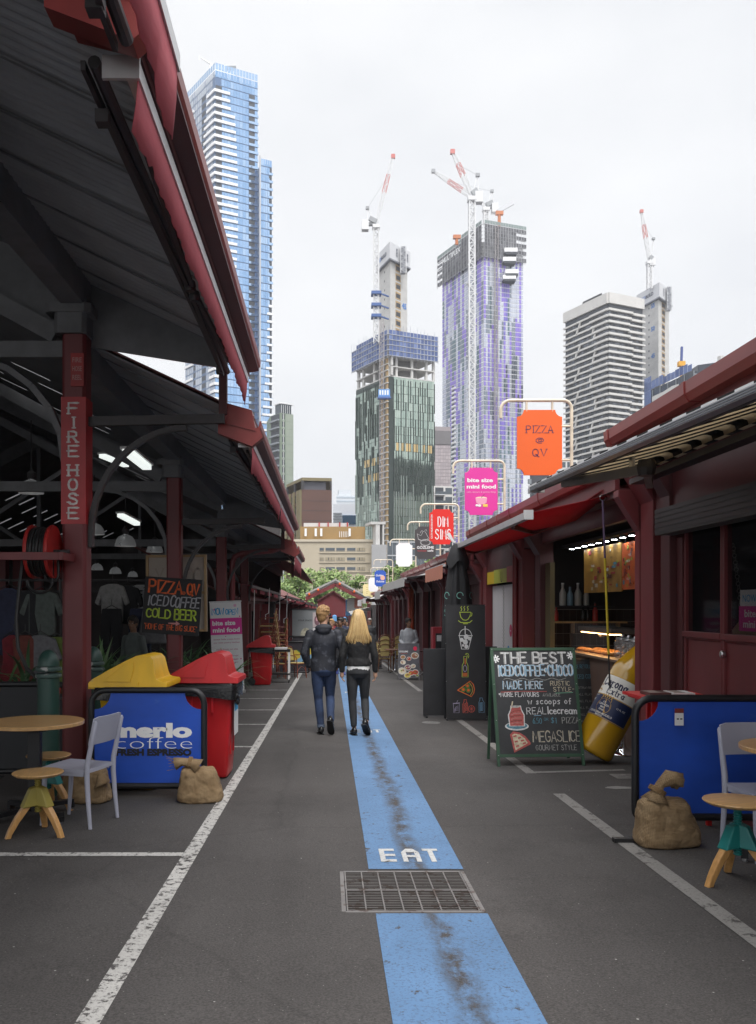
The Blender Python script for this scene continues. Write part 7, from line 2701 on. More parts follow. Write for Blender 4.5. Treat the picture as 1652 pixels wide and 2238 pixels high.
# ---- blue tower
def blue_tower():
	Y = 520
	C, Lf, Rt = pt(470, Y), pt(405, Y * 1.063), pt(563, Y * 1.0236)
	back = (Lf[0] + Rt[0] - C[0], Lf[1] + Rt[1] - C[1])
	z0, z1 = -2, pz(152, Y)
	t = thing('blue_glass_tower', (C[0], C[1], z0), 'tall blue glass tower with white balcony bands wrapping its corner', 'tower')
	BG = [vgl('sky blue glass', (.30, .46, .69)), vgl('mid blue glass', (.25, .41, .64)), vgl('light blue glass', (.38, .53, .73))]
	GG = [vgl('grey blue glass', (.38, .43, .52), .2, .6), vgl('pale grey panel', (.46, .50, .56), .3, .4)]
	b = MB()
	walls(b, [C, Rt, back, Lf], z0, z1 - 3, mat('blue tower spandrel', (.07, .13, .25), .4, var=0))
	nf = 72
	facade(b, C, Rt, z0, z1, nf, 14, lambda i, k: None if (k >= 11 and k < 13 and i < 70) or (k < 2 and 40 < i < 71) else random.choice(BG[:2] * 3 + BG[2:]), .1, (.03, .07), .02)
	facade(b, Lf, C, z0, z1, nf, 14, lambda i, k: None if (k in (8, 9) and i < 70) or (k in (4,) and i < 68) or (k > 12 and 40 < i < 71) else random.choice(GG), .1, (.03, .08), .02)
	b.build('curtain_wall', t, world=True)
	fh = (z1 - z0) / nf
	b = MB()
	for i in range(nf - 2):
		z = z0 + fh * i
		b.fquad(C, Rt, .79, .925, z + fh * .38, z + fh * .98, .12, NICHE)
		b.fbox(C, Rt, .785, 1.012, z + fh * .03, z + fh * .36, .1, .55, BG[2])
		b.fquad(Lf, C, .575, .70, z + fh * .3, z + fh * .95, .12, NICHE)
		if i < nf - 4:
			b.fquad(Lf, C, .29, .36, z + fh * .3, z + fh * .95, .12, NICHE)
		if i > 40:
			b.fquad(C, Rt, .01, .155, z + fh * .36, z + fh * .98, .12, NICHE)
	b.build('recessed_balconies', t, world=True, kind='stuff')
	for i in range(28, nf - 2):
		s = (i - 28) / 42
		ln = (.10 + .42 * max(0, sin(min(1, s * 1.05) * 2.4)) ** .7) * (.8 if i > 66 else 1)
		z = z0 + fh * i
		b = MB()
		b.fbox(C, Rt, -.03, ln, z + fh * .05, z + fh * .40, .15, .95, WHITEB)
		b.fbox(Lf, C, 1 - ln * .7, .998, z + fh * .05, z + fh * .40, .15, .95, WHITEB)
		b.build('balcony', t, world=True)
		if i % 2 == 0 or i > 45:
			b = MB()
			l2 = .08 + .2 * abs(sin(i * .11 + .4))
			b.fbox(Lf, C, 0, l2 + .05, z + fh * .05, z + fh * .36, .15, .9, WHITEB)
			b.build('balcony', t, world=True)
	b = MB()
	zt = z1
	for pa, pb, k in ((C, Rt, 14), (Lf, C, 14)):
		for i in range(k):
			b.fquad(pa, pb, (i + .06) / k, (i + .94) / k, zt + .2, zt + 4.2, .1, BG[2])
	b.build('roof_screen', t, world=True)
	m0 = lerp2(C, back, .3)
	b = MB()
	b.box((m0[0] - 5, m0[1] - 4, z1), (m0[0] + 11, m0[1] + 4, z1 + 8.6), WHITEB)
	b.box((m0[0] + 4.6, m0[1] - 4.2, z1 + 5.2), (m0[0] + 11.2, m0[1] - 4.02, z1 + 8.2), MULL)
	b.build('plant_room', t, world=True)
	b = MB()
	p = Vector((m0[0], m0[1] - 3.2, z1 + 7))
	q = at(437, 126, m0[1] - 3.2)
	b.tube([p, p.lerp(q, .6), q], [.55, .45, .25], WHITEP, 6)
	b.tube([q + Vector((-.6, 0, -1.6)), q + Vector((-.5, 0, .3)), q + Vector((.2, 0, 1.6))], .2, WHITEP, 5)
	b.build('cleaning_arm', t, world=True)
	A, B = pt(570, Y * 1.01), pt(594, Y * 1.016)
	b = MB()
	zw = pz(345, Y * 1.01)
	walls(b, [A, B, (B[0] - 4, B[1] + 14), (A[0] - 4, A[1] + 14)], z0, zw - 3, mat('blue tower spandrel', (.07, .13, .25)))
	nw = 58
	facade(b, A, B, z0, zw, nw, 5, lambda i, k: None if k == 4 and i < nw - 1 else random.choice(BG), .1, (.05, .07), .08)
	fw = (zw - z0) / nw
	for i in range(nw - 1):
		z = z0 + fw * i
		b.fquad(A, B, .72, .98, z + fw * .4, z + fw * .97, .08, NICHE)
		b.fbox(A, B, .70, 1.08, z + fw * .03, z + fw * .34, .1, .5, WHITEB if i < 40 and i % 7 < 5 and i > 12 else BG[2])
		if 14 < i < 39:
			b.fbox(A, B, .05 + .5 * abs(sin(i * .13)), 1.05, z + fw * .03, z + fw * .30, .12, .6, WHITEB)
	b.tube([Vector((A[0] - .4, A[1] - .3, z0)), Vector((A[0] - .4, A[1] - .3, zw + 1))], .55, STEEL, 8)
	b.build('side_wing', t, world=True)
blue_tower()
# ---- mid-height green slab seen past the blue tower
def olive_tower():
	Y = 480
	A, B, Cc = pt(590, Y * 1.02), pt(613, Y), pt(641, Y * 1.01)
	z0, z1 = -2, pz(902, Y)
	t = thing('olive_apartment_tower', (B[0], B[1], z0), 'slim olive green apartment tower with balconies down its left side', 'tower')
	OL = mat('olive panel', (.20, .25, .185), .7, var=.1, scale=.2)
	OL2 = mat('pale olive panel', (.30, .345, .275), .7, var=.06, scale=.2)
	b = MB()
	walls(b, [A, B, Cc, (Cc[0] - 3, Cc[1] + 16), (A[0] - 3, A[1] + 16)], z0, z1, OL)
	nf = 26
	for i in range(nf):
		z = z0 + (z1 - z0) * i / nf
		f = (z1 - z0) / nf
		b.fbox(B, Cc, .42, .96, z, z + f * .96, .02, .08, OL2)
		b.fquad(B, Cc, .12, .32, z + f * .2, z + f * .9, .05, DKGL)
		b.fbox(B, Cc, .20, .235, z + f * .05, z + f * .95, .06, .12, WHITEB)
		b.fquad(A, B, .1, .9, z + f * .25, z + f * .95, .05, NICHE)
	b.build('wall', t, world=True)
	for i in range(nf):
		z = z0 + (z1 - z0) * i / nf
		b = MB()
		b.fbox(A, B, .08, .92, z, z + .9, .1, 1.3, MULL)
		b.build('balcony', t, world=True)
	b = MB()
	walls(b, [lerp2(A, B, .5), lerp2(B, Cc, .05), lerp2(B, Cc, .85), (Cc[0] - 3, Cc[1] + 14)], z1, pz(882, Y), DKGL)
	for k in range(6):
		b.fbox(B, Cc, .05 + k * .155, .07 + k * .155, z1, pz(884, Y), .05, .2, WHITEB)
	b.fbox(A, B, .5, 1, pz(882, Y), pz(879, Y), -.5, .6, WHITEB)
	b.fbox(B, Cc, 0, .98, pz(882, Y), pz(879, Y), -.5, .6, WHITEB)
	b.build('penthouse', t, world=True)
olive_tower()
# ---- green glass tower under construction
def green_tower():
	Y = 330
	C, Lf, Rt = pt(850, Y), pt(778, Y * 1.068), pt(949, Y * 1.026)
	bk = (Lf[0] + Rt[0] - C[0], Lf[1] + Rt[1] - C[1])
	z0, z1 = -2, pz(822, Y)
	t = thing('green_glass_tower', (C[0], C[1], z0), 'green glass tower under construction with blue safety screens round its top', 'tower')
	GR = [vgl('green tower glass', (.36, .43, .375), .07, .92), vgl('green tower glass light', (.41, .48, .42), .07, .92), vgl('green tower glass deep', (.32, .395, .345), .07, .92)]
	DJ = mat('dark joint', (.03, .045, .04), .5, var=0)
	b = MB()
	walls(b, [C, Rt, bk, Lf], z0, z1, DJ)
	nf = 29
	lit = mat('lit lining board', (.62, .46, .22), .8, var=0)
	facade(b, lerp2(C, Rt, .1), Rt, z0, z1, nf, 17, lambda i, k: lit if i == 20 and k in (1, 3, 5, 6, 8, 9, 12, 14, 15) else random.choice(GR), .1, (.02, .02), .010)
	facade(b, Lf, lerp2(Lf, C, .72), z0, z1 - 2, nf, 13, lambda i, k: lit if (i == 19 and k in (5, 6, 7, 9, 10, 12)) or (i == 17 and k in (4, 7, 8, 10, 11, 12)) else random.choice(GR), .1, (.02, .02), .010)
	b.build('curtain_wall', t, world=True)
	b = MB()
	FIN = mat('pale glazing fin', (.34, .38, .36), .5, var=0)
	for pa, pb, nc in ((lerp2(C, Rt, .1), Rt, 17), (Lf, lerp2(Lf, C, .72), 13)):
		for k in range(nc + 1):
			i = random.randint(0, 3)
			while i < nf - 1:
				n = random.randint(2, 5)
				e = min(nf - .3, i + n)
				tt = min(1, max(0, (k + random.choice((0, 0, .25))) / nc))
				b.fbox(pa, pb, tt - .0028, tt + .0028, z0 + (z1 - z0) * i / nf, z0 + (z1 - z0) * e / nf, .1, .42, DJ if i > 13 else FIN)
				i += n + random.choice((0, 0, 1, 2))
	b.build('glazing_fins', t, world=True)
	fh = (pz(779, Y) - z1) / 2
	b = MB()
	for i in range(3):
		z = z1 + fh * i
		b.prism([Vector((x, y, z)) for x, y in (C, Rt, bk, Lf)], (0, 0, .42), CONC)
	for s in [0, .16, .5, .82, .985]:
		for pa, pb in ((C, Rt), (Lf, C)):
			for i in range(2):
				b.fbox(pa, pb, s, s + .045, z1 + fh * i + .43, z1 + fh * (i + 1) - .01, -1.4, -.5, CONC)
	b.build('open_floors', t, world=True)
	b = MB()
	co_ = lerp2(C, bk, .35)
	b.box((co_[0] - 6, co_[1] - 4, z1), (co_[0] + 9, co_[1] + 8, pz(725, Y)), mat('core shade', (.16, .155, .15), .9))
	b.build('core_base', t, world=True)
	BS = mat('blue debris mesh', (.075, .115, .27), .8, var=.25, scale=.25)
	BS2 = mat('blue debris mesh light', (.13, .18, .36), .8, var=.25, scale=.25)
	STL = mat('pale scaffold tube', (.40, .42, .48), .5, var=0)
	zb, zt = pz(779, Y), pz(722, Y)
	n = 5
	for pa, pb, nm in ((C, Rt, 0), (Lf, C, 1)):
		b = MB()
		for i in range(n):
			za, zc = zb + (zt - zb) * i / n, zb + (zt - zb) * (i + 1) / n
			nk = 14
			for k in range(nk):
				if nm and k < 2 and i == n - 1:
					continue
				b.fbox(pa, pb, -.04 + 1.08 * k / nk, -.04 + 1.08 * (k + .93) / nk, za + .25, zc - .15, 1.3, 1.36, random.choice((BS, BS, BS2)))
			b.fbox(pa, pb, -.05, 1.05, za, za + .22, .8, 1.5, STL)
		for k in range(15):
			s = -.04 + 1.08 * k / 14
			b.fbox(pa, pb, s - .002, s + .002, zb - .8, zt + random.uniform(.2, 2.2), 1.4, 1.52, STL)
		b.build('safety_screen', t, world=True)
	b = MB()
	TAN = mat('formply boarding', (.42, .29, .15), .8, var=.3, scale=.3)
	for i in range(40):
		za = z0 + 4 + (zb - z0 - 2) * i / 40
		b.fbox(lerp2(Lf, C, .74), C, .25, .95, za + .3, za + 2.2, .05, .5, TAN)
		b.fbox(lerp2(Lf, C, .74), C, .1, 1.0, za - .12, za + .22, .05, .8, CONC)
		b.fquad(lerp2(Lf, C, .74), C, .45, .75, za + .5, za + 2.0, .55, DJ)
	b.build('hoist_openings', t, world=True)
	return t
green_tower()
def core_tower(name, label, uc, ul, ur, vt, vb, vj, vjb, Y, ucl, ucr, nums, tl=None):
	"""raw lift core with a white jump form on top"""
	C, Lf, Rt = pt(uc, Y), pt(ul, Y * 1.035), pt(ur, Y * 1.025)
	bk = (Lf[0] + Rt[0] - C[0], Lf[1] + Rt[1] - C[1])
	t = thing(name, (C[0], C[1], -2), label, 'lift core')
	b = MB()
	walls(b, [C, Rt, bk, Lf], pz(vb, Y), pz(vjb, Y) + 1, CONC)
	b.build('core_wall', t, world=True)
	b = MB()
	z0, z1 = pz(vb, Y), pz(vjb, Y)
	n = int((z1 - z0) / 3.4)
	TAN = mat('formply boarding', (.42, .29, .15))
	for i in range(n):
		z = z0 + (z1 - z0) * i / n
		b.fbox(C, Rt, .30, .60, z, z + 2.9, .02, .08, TAN)
		b.fquad(C, Rt, .33, .57, z + .5, z + 2.2, .1, NICHE)
		b.fbox(Lf, C, .48, .53, z + .4, z + 1.2, .02, .05, NICHE)
	b.build('lift_openings', t, world=True)
	e = lambda p, k: (co2[0] + (p[0] - co2[0]) * k, co2[1] + (p[1] - co2[1]) * k)
	co2 = ((C[0] + bk[0]) / 2, (C[1] + bk[1]) / 2)
	q = [e(p, 1.22) for p in (C, Rt, bk, Lf)]
	zj0, zj1 = pz(vjb + 1, Y), pz(vj, Y)
	b = MB()
	W = mat('white form board', (.60, .605, .62), .5, var=.03, scale=.3)
	BL = mat('blue safety edge', (.08, .22, .55), .6, var=0)
	b.prism([Vector((x, y, zj0)) for x, y in q], (0, 0, zj1 - zj0), W)
	b.prism([Vector(e(p, 1.24) + (zj0 - .6,)) for p in (C, Rt, bk, Lf)], (0, 0, .55), mat('grey edge', (.22, .23, .26)))
	jf = b.build('jump_form', t, world=True)
	b = MB()
	def lab(pa, pb, s, hh, zz, vert=False):
		a, c = Vector(pa + (0,)), Vector(pb + (0,))
		r = (c - a).normalized()
		nn = Vector((r.y, -r.x, 0))
		o = a.lerp(c, s) + nn * .12
		o.z = zz
		if vert:
			txt(b, 'BUILD', o, -Z3, r, hh, mat('dark form lettering', (.05, .06, .1)), .03)
		else:
			o1 = o - r * hh * .2
			txt(b, 'PRO', o1, r, Z3, hh, BL, .03, align='R')
			txt(b, 'BUILD', o1 + r * hh * .15, r, Z3, hh, mat('dark form lettering', (.05, .06, .1)), .03, align='L')
	zz = zj0 + (zj1 - zj0) * .35
	lab(q[3], q[0], .42, (zj1 - zj0) * .24, zz)
	lab(q[0], q[1], .30, (zj1 - zj0) * .14, zj0 + (zj1 - zj0) * .5, True)
	lab(q[0], q[1], .82, (zj1 - zj0) * .14, zj0 + (zj1 - zj0) * .5, True)
	r = (Vector(Rt + (0,)) - Vector(C + (0,))).normalized()
	r2 = (Vector(C + (0,)) - Vector(Lf + (0,))).normalized()
	for s, v, left in nums:
		o = Vector((Lf if left else C) + (0,)).lerp(Vector((C if left else Rt) + (0,)), .72 if left else .8)
		rr = r2 if left else r
		o += Vector((rr.y, -rr.x, 0)) * .12
		o.z = pz(v, Y)
		txt(b, s, o, rr, Z3, 2.2, BL, .04)
	b.build('lettering', t, world=True)
	b = MB()
	pa, pb = lerp2(C, Rt, .44), lerp2(C, Rt, .44)
	nn = Vector((r.y, -r.x, 0))
	p0 = Vector((pa[0], pa[1], zj0 - (zj1 - zj0) * .75)) + nn * 2.6
	p1 = Vector((pa[0], pa[1], zj1 - .5)) + nn * 2.6
	lattice(b, p0, p1, 2.2, STEEL, 7, .22)
	b.beam(p0, p1, 1.5, 1.5, mat('grey edge', (.22, .23, .26)))
	b.build('hoist_mast', t, world=True)
	return t
core_tower('lift_core', 'bare concrete lift core with white form box above the blue screens', 853, 828, 890, 0, 728, 533, 567, 342, 0, 0, [('45', 662, False)])
core_tower('lift_core', 'bare concrete lift core with white form box behind the banded tower', 1439, 1398, 1462, 0, 840, 621, 651, 430, 0, 0, [('55', 666, True), ('50', 717, True), ('45', 777, True)])
def hoist():
	Y = 327
	p = at(829, 1200, Y)
	t = thing('construction_hoist', (p.x, p.y, G(Y)), 'thin steel hoist mast with a blue and white cabin on the green glass tower', 'hoist')
	b = MB()
	lattice(b, Vector((p.x + 1, p.y, -2)), at(834, 700, Y), 1.5, mat('mast steel', (.33, .30, .30), .5), 60, .16)
	b.build('mast', t, world=True)
	b = MB()
	a, c = at(827, 868, Y - 3), at(852, 852, Y - 3)
	b.box((a.x, a.y - 1, a.z), (c.x, a.y + 1, c.z), mat('cabin blue', (.10, .28, .62), .5))
	for k in range(4):
		x = a.x + .3 + k * .95
		b.box((x, a.y - 1.08, a.z + .6), (x + .55, a.y - 1.01, c.z - .4), WHITEB)
	b.box((a.x - .3, a.y - 1.2, a.z - .7), (c.x + .3, a.y + 1, a.z - .02), mat('cabin base', (.06, .12, .33)))
	b.build('cabin', t, world=True)
hoist()
# ---- purple tower
def purple_tower():
	Y = 480
	C, Lf, Rt = pt(1057, Y), pt(967, Y * 1.088), pt(1143, Y * 1.018)
	bk = (Lf[0] + Rt[0] - C[0], Lf[1] + Rt[1] - C[1])
	z0, z1 = -2, pz(560, Y)
	t = thing('purple_tower', (C[0], C[1], z0), 'violet and grey glass tower wrapped in dark scaffold mesh at the top', 'tower')
	VI = [mat('violet panel', (.25, .17, .60), .35, var=.06, scale=.1), mat('deep violet panel', (.17, .14, .50), .35, var=.06, scale=.1)]
	GP = [vgl('silver blue glass', (.56, .59, .66), .2, .5), vgl('grey violet glass', (.46, .48, .58), .2, .5), vgl('teal grey glass', (.13, .19, .22), .1, .7), vgl('slate glass', (.22, .25, .30), .1, .8)]
	b = MB()
	walls(b, [C, Rt, bk, Lf], z0, z1 + 8, mat('violet tower slab', (.74, .74, .76), .6, var=0))
	nf, nc = 74, 20
	for pa, pb, sd in ((C, Rt, 1), (Lf, C, 2)):
		rn = random.Random(sd)
		colk = {}
		for k in range(nc):
			i = 0
			while i < nf:
				n = rn.randint(3, 9)
				low = 1 - i / nf
				x = rn.random()
				base = .56 if k % 4 in (0, 2) else .13
				if x < base:
					m = VI[0] if rn.random() < .8 else VI[1]
				elif x < base + .12 + .30 * low:
					m = GP[rn.choice((2, 3, 3))]
				else:
					m = GP[rn.choice((0, 0, 1))]
				for q in range(i, min(nf, i + n)):
					colk[(q, k)] = m
				i += n
		for i in range(nf):
			for k in (5, 6) if sd == 2 else ():
				if i < 50 and k == 5:
					colk[(i, k)] = NICHE
		facade(b, pa, pb, z0, z1, nf, nc, lambda i, k: colk[(i, k)], .12, (.03, .085), .02)
	b.build('curtain_wall', t, world=True)
	b = MB()
	fh = (z1 - z0) / nf
	for i in range(50):
		z = z0 + fh * i
		b.fbox(Lf, C, .26, .35, z, z + fh * .4, .1, .9, WHITEB)
	b.build('balconies', t, world=True, kind='stuff')
	MS = [mat('dark debris mesh', (.085, .085, .095), .9, var=.3, scale=.2), mat('grey debris mesh', (.13, .13, .14), .9, var=.3, scale=.2)]
	zb, zt = pz(563, Y), pz(492, Y)
	for pa, pb, e0, e1 in ((C, Rt, -.02, 1.04), (Lf, C, -.06, 1.02)):
		b = MB()
		n = 9
		for k in range(16):
			s0, s1 = e0 + (e1 - e0) * k / 16, e0 + (e1 - e0) * (k + .93) / 16
			open_ = (pa is C and k > 11) or (pa is Lf and k < 2)
			top = zt - (0 if not (pa is Lf) else (2 if k < 9 else 0))
			for i in range(n):
				za, zc = zb + (top - zb) * i / n, zb + (top - zb) * (i + 1) / n
				if open_ and i % 2:
					continue
				b.fbox(pa, pb, s0, s1, za + .1, zc - .05, 1.8, 1.9, random.choice(MS))
			b.fbox(pa, pb, s0 - .002, s0 + .002, zb - 1.5, top + random.uniform(.5, 2), 1.9, 2.1, STEEL)
			b.fbox(pa, pb, s0, s1, top + .3, top + 2.2, 1.8, 1.88, mat('green top mesh', (.22, .27, .26), .8))
		for i in range(n + 1):
			z = zb + (zt - zb) * i / n
			b.fbox(pa, pb, e0, e1, z - .1, z + .1, 1.0, 1.78, STEEL)
		b.build('scaffold_screen', t, world=True)
	b = MB()
	r = (Vector(C + (0,)) - Vector(Lf + (0,))).normalized()
	o = Vector(Lf + (0,)).lerp(Vector(C + (0,)), .3) + Vector((r.y, -r.x, 0)) * 2.0
	o.z = zt - 6.5
	txt(b, 'MULTIPLEX', o, r, Z3, 3.0, WHITEB, .03)
	o = Vector(Lf + (0,)).lerp(Vector(C + (0,)), .83) + Vector((r.y, -r.x, 0)) * 2.0
	o.z = zt + 1
	txt(b, 'EX', o, r, Z3, 3.4, WHITEB, .03)
	b.build('lettering', t, world=True)
	for k, (u, v) in enumerate(((1115, 553), (1112, 573), (1117, 600), (1112, 612))):
		b = MB()
		p = at(u, v, Rt[1] - 6)
		b.box((p.x - 3.6, p.y - 2, p.z), (p.x + 3.6, p.y + 3, p.z + 2.2), WHITEB)
		b.box((p.x - 3.4, p.y - 2.1, p.z - 1.3), (p.x + 3.4, p.y + 3, p.z - .1), NICHE)
		b.build('loading_deck', t, world=True)
	b = MB()
	p = lerp2(C, Rt, .3)
	lattice(b, Vector((p[0], p[1] - 2, z0)), Vector((p[0], p[1] - 2, zt)), 1.7, mat('mast steel', (.33, .30, .30), .5), 70, .22)
	b.build('hoist_mast', t, world=True)
	b = MB()
	for u, v0, v1 in ((998, 535, 520), (1091, 498, 468)):
		OR = mat('orange boom paint', (.52, .17, .06), .5)
		p, q = at(u, v0, Y + 8), at(u, v1, Y + 8)
		b.tube([p, q], .9, OR, 8)
		b.box((q.x - 2, q.y - 1, q.z - .5), (q.x + 2.2, q.y + 1, q.z + 1.5), OR)
	p, q = at(1088, 462, Y + 8), at(1121, 443, Y + 8)
	b.beam(p, q, 1.2, 2.2, STEEL)
	b.build('concrete_boom', t, world=True)
purple_tower()
# ---- cranes
def crane(label, Y, um, vb, vt, jib, aframe, cw, mw=2.2, collars=(), jm='red and white'):
	m0 = at(um, vb, Y)
	mt = at(um, vt, Y)
	t = thing('tower_crane', (m0.x, m0.y, m0.z), label, 'crane', 'luffing cranes above the construction towers')
	WM = mat('crane white', (.66, .66, .66), .5, var=0)
	RM = mat('crane red', (.52, .16, .14), .5, var=0)
	GM = mat('crane grey', (.30, .31, .32), .5, var=0)
	if vb - vt > 3:
		b = MB()
		lattice(b, m0, mt, mw, WM, max(4, int((mt.z - m0.z) / mw / 1.1)), mw * .19)
		b.build('mast', t, world=True)
	b = MB()
	c = at(cw[0], cw[1], Y)
	d = (c - mt)
	d.z = 0
	b.box((mt.x - mw * .75, Y - mw * .75, mt.z), (mt.x + mw * .75, Y + mw * .75, mt.z + mw * .7), WM)
	b.beam(mt + Z3 * mw * .9, mt + d + Z3 * mw * .9, mw * .9, mw * .45, GM)
	b.box((mt.x + d.x - mw * .9, Y - mw * .7, mt.z + d.z - mw * .35), (mt.x + d.x + mw * .5, Y + mw * .7, mt.z + mw * 1.6), WM)
	b.beam(mt + Vector((0, -1, mw * 1.2)), mt + d * .7 + Vector((0, -1, mw * 1.9)), mw * .5, mw * .9, GM)
	b.build('slewing_deck', t, world=True)
	if aframe:
		b = MB()
		f = at(aframe[0], aframe[1], Y)
		for q in (mt + Z3 * mw, mt + d * .85 + Z3 * mw):
			b.beam(q, f, mw * .13, mw * .13, WM)
		b.box((f.x - mw * .35, Y - mw * .3, f.z - mw * .25), (f.x + mw * .35, Y + mw * .3, f.z + mw * .3), GM)
		if jib:
			b.tube([f, at(jib[-1][0], jib[-1][1], Y).lerp(mt, .25)], mw * .03, GM, 4)
		b.build('a_frame', t, world=True)
	if jib:
		b = MB()
		e = at(jib[-1][0], jib[-1][1], Y)
		s = mt + Z3 * mw * 1.1
		L_ = (e - s).length
		n = max(6, int(L_ / mw / .9))
		k0 = s.lerp(e, .45)
		k1 = s.lerp(e, .72)
		lattice(b, s, k0, mw * .5, WM, n // 2, mw * .09, mw * .8)
		lattice(b, k0, k1, mw * .8, RM, n // 4, mw * .09, mw * .7)
		lattice(b, k1, e, mw * .7, WM, n // 4, mw * .09, mw * .35)
		b.box((e.x - mw * .4, Y - mw * .3, e.z - mw * .4), (e.x + mw * .4, Y + mw * .3, e.z + mw * .4), RM if jm != 'white' else GM)
		b.build('jib', t, world=True)
	for v in collars:
		b = MB()
		p = at(um, v, Y)
		b.box((p.x - mw, Y - mw, p.z - mw * .3), (p.x + mw, Y + mw, p.z + mw * .3), mat('collar blue', (.05, .11, .30), .5))
		b.beam(p + X3 * mw, p + X3 * (mw * 2.6) + Y3 * 3, mw * .25, mw * .25, mat('collar blue', (.05, .11, .30), .5))
		b.build('climbing_collar', t, world=True)
	return t
crane('white mast crane with steep red and white jib left of the concrete core', 333, 822, 750, 500, [(859, 342)], (803, 455), (800, 497), 1.9, (642, 668, 692))
crane('tall white mast crane standing in front of the violet tower', 455, 1031, 1200, 440, [(989, 332)], (1044, 383), (1048, 433), 2.9, ())
crane('crane with low jib reaching left above the violet tower roof', 490, 1062, 490, 462, [(947, 374)], (1075, 418), (1083, 460), 2.6, (), 'white')
crane('slender crane with upright jib over the core behind the banded tower', 432, 1419, 632, 578, [(1402, 462)], (1428, 522), (1426, 575), 2.0, ())
b = MB()
tt = [o for o in S.objects if o.get('label', '').startswith('tall white mast crane')][0]
for v in (620, 690, 779, 850, 930, 1010):
	p = at(1031, v, 455)
	b.beam(p + Vector((-3, -1, 0)), p + Vector((6, 18, .5)), .5, .5, MATS['crane white'])
b.build('mast_ties', tt, world=True)
# ---- white-banded tower
def banded_tower():
	Y = 400
	C, Lf, Rt = pt(1330, Y), pt(1236, Y * 1.07), pt(1404, Y * 1.022)
	bk = (Lf[0] + Rt[0] - C[0], Lf[1] + Rt[1] - C[1])
	z0, z1 = -2, pz(640, Y)
	t = thing('banded_apartment_tower', (C[0], C[1], z0), 'dark apartment tower ringed by pale concrete bands with slanted joints', 'tower')
	b = MB()
	walls(b, [C, Rt, bk, Lf], z0, z1 - 2, DKGL)
	b.build('wall', t, world=True)
	b = MB()
	nf = 50
	G2 = [vgl('banded glass dark', (.05, .055, .065), .15, .5), vgl('banded glass grey', (.13, .14, .16), .15, .6), mat('dark louvre', (.03, .032, .036), .6, var=0)]
	zt = z1 - 8
	facade(b, C, Rt, z0, zt, nf, 16, lambda i, k: random.choice(G2), .06, (.03, .05), .05)
	facade(b, Lf, C, z0, zt, nf, 18, lambda i, k: random.choice(G2), .06, (.03, .05), .05)
	b.build('window_bands', t, world=True)
	fh = (zt - z0) / nf
	rn = random.Random(3)
	for i in range(nf + 1):
		z = z0 + fh * i
		b = MB()
		ex = .03 * (1 - i / nf)
		k0 = .62 + .06 * sin(i * .9)
		b.fbox(C, Rt, -.035, k0, z - .1, z + .9, .1, 1.2, PALEC)
		b.fbox(C, Rt, k0 + .001, 1.03 + ex, z - .6 if i % 3 else z - .3, z + .45, .1, 1.2, PALEC)
		s0 = .30 + .05 * sin(i * 1.7)
		s1 = .66 + .06 * sin(i * .6)
		b.fbox(Lf, C, -.02, s0, z - .2, z + .6, .1, 1.0, PALEC)
		b.fbox(Lf, C, s0 + .001, s1, z + .0, z + .85, .1, .7, PALEC)
		b.fbox(Lf, C, s1 + .001, .999, z - .1, z + .9, .1, 1.2, PALEC)
		a, c = Vector(Lf + (0,)), Vector(C + (0,))
		r = (c - a).normalized()
		nn = Vector((r.y, -r.x, 0))
		for s, ph in ((s0, 0), (s1, 2)):
			if (i + ph) % 4 < 2 and i < nf:
				p = a.lerp(c, s) + nn * .6
				b.beam(Vector((p.x, p.y, z + .5)), Vector((p.x + r.x * .9, p.y + r.y * .9, z + fh)), .7, .7, PALEC)
		b.build('concrete_band', t, world=True)
	b = MB()
	for pa, pb in ((C, Rt), (Lf, C)):
		b.fbox(pa, pb, -.02, 1.0 if pa is Lf else 1.01, zt + 3.2, z1, -.5, 1.1, PALEC)
		b.fquad(pa, pb, 0, 1, zt + .5, zt + 3.1, .1, G2[0])
	b.build('parapet', t, world=True)
	b = MB()
	e = [lerp2(Lf, C, .42), lerp2(Lf, C, .85), lerp2(C, bk, .5), lerp2(Lf, bk, .4)]
	walls(b, e, z1 - 3, z1 + 1.5, G2[2])
	b.build('plant_room', t, world=True)
banded_tower()
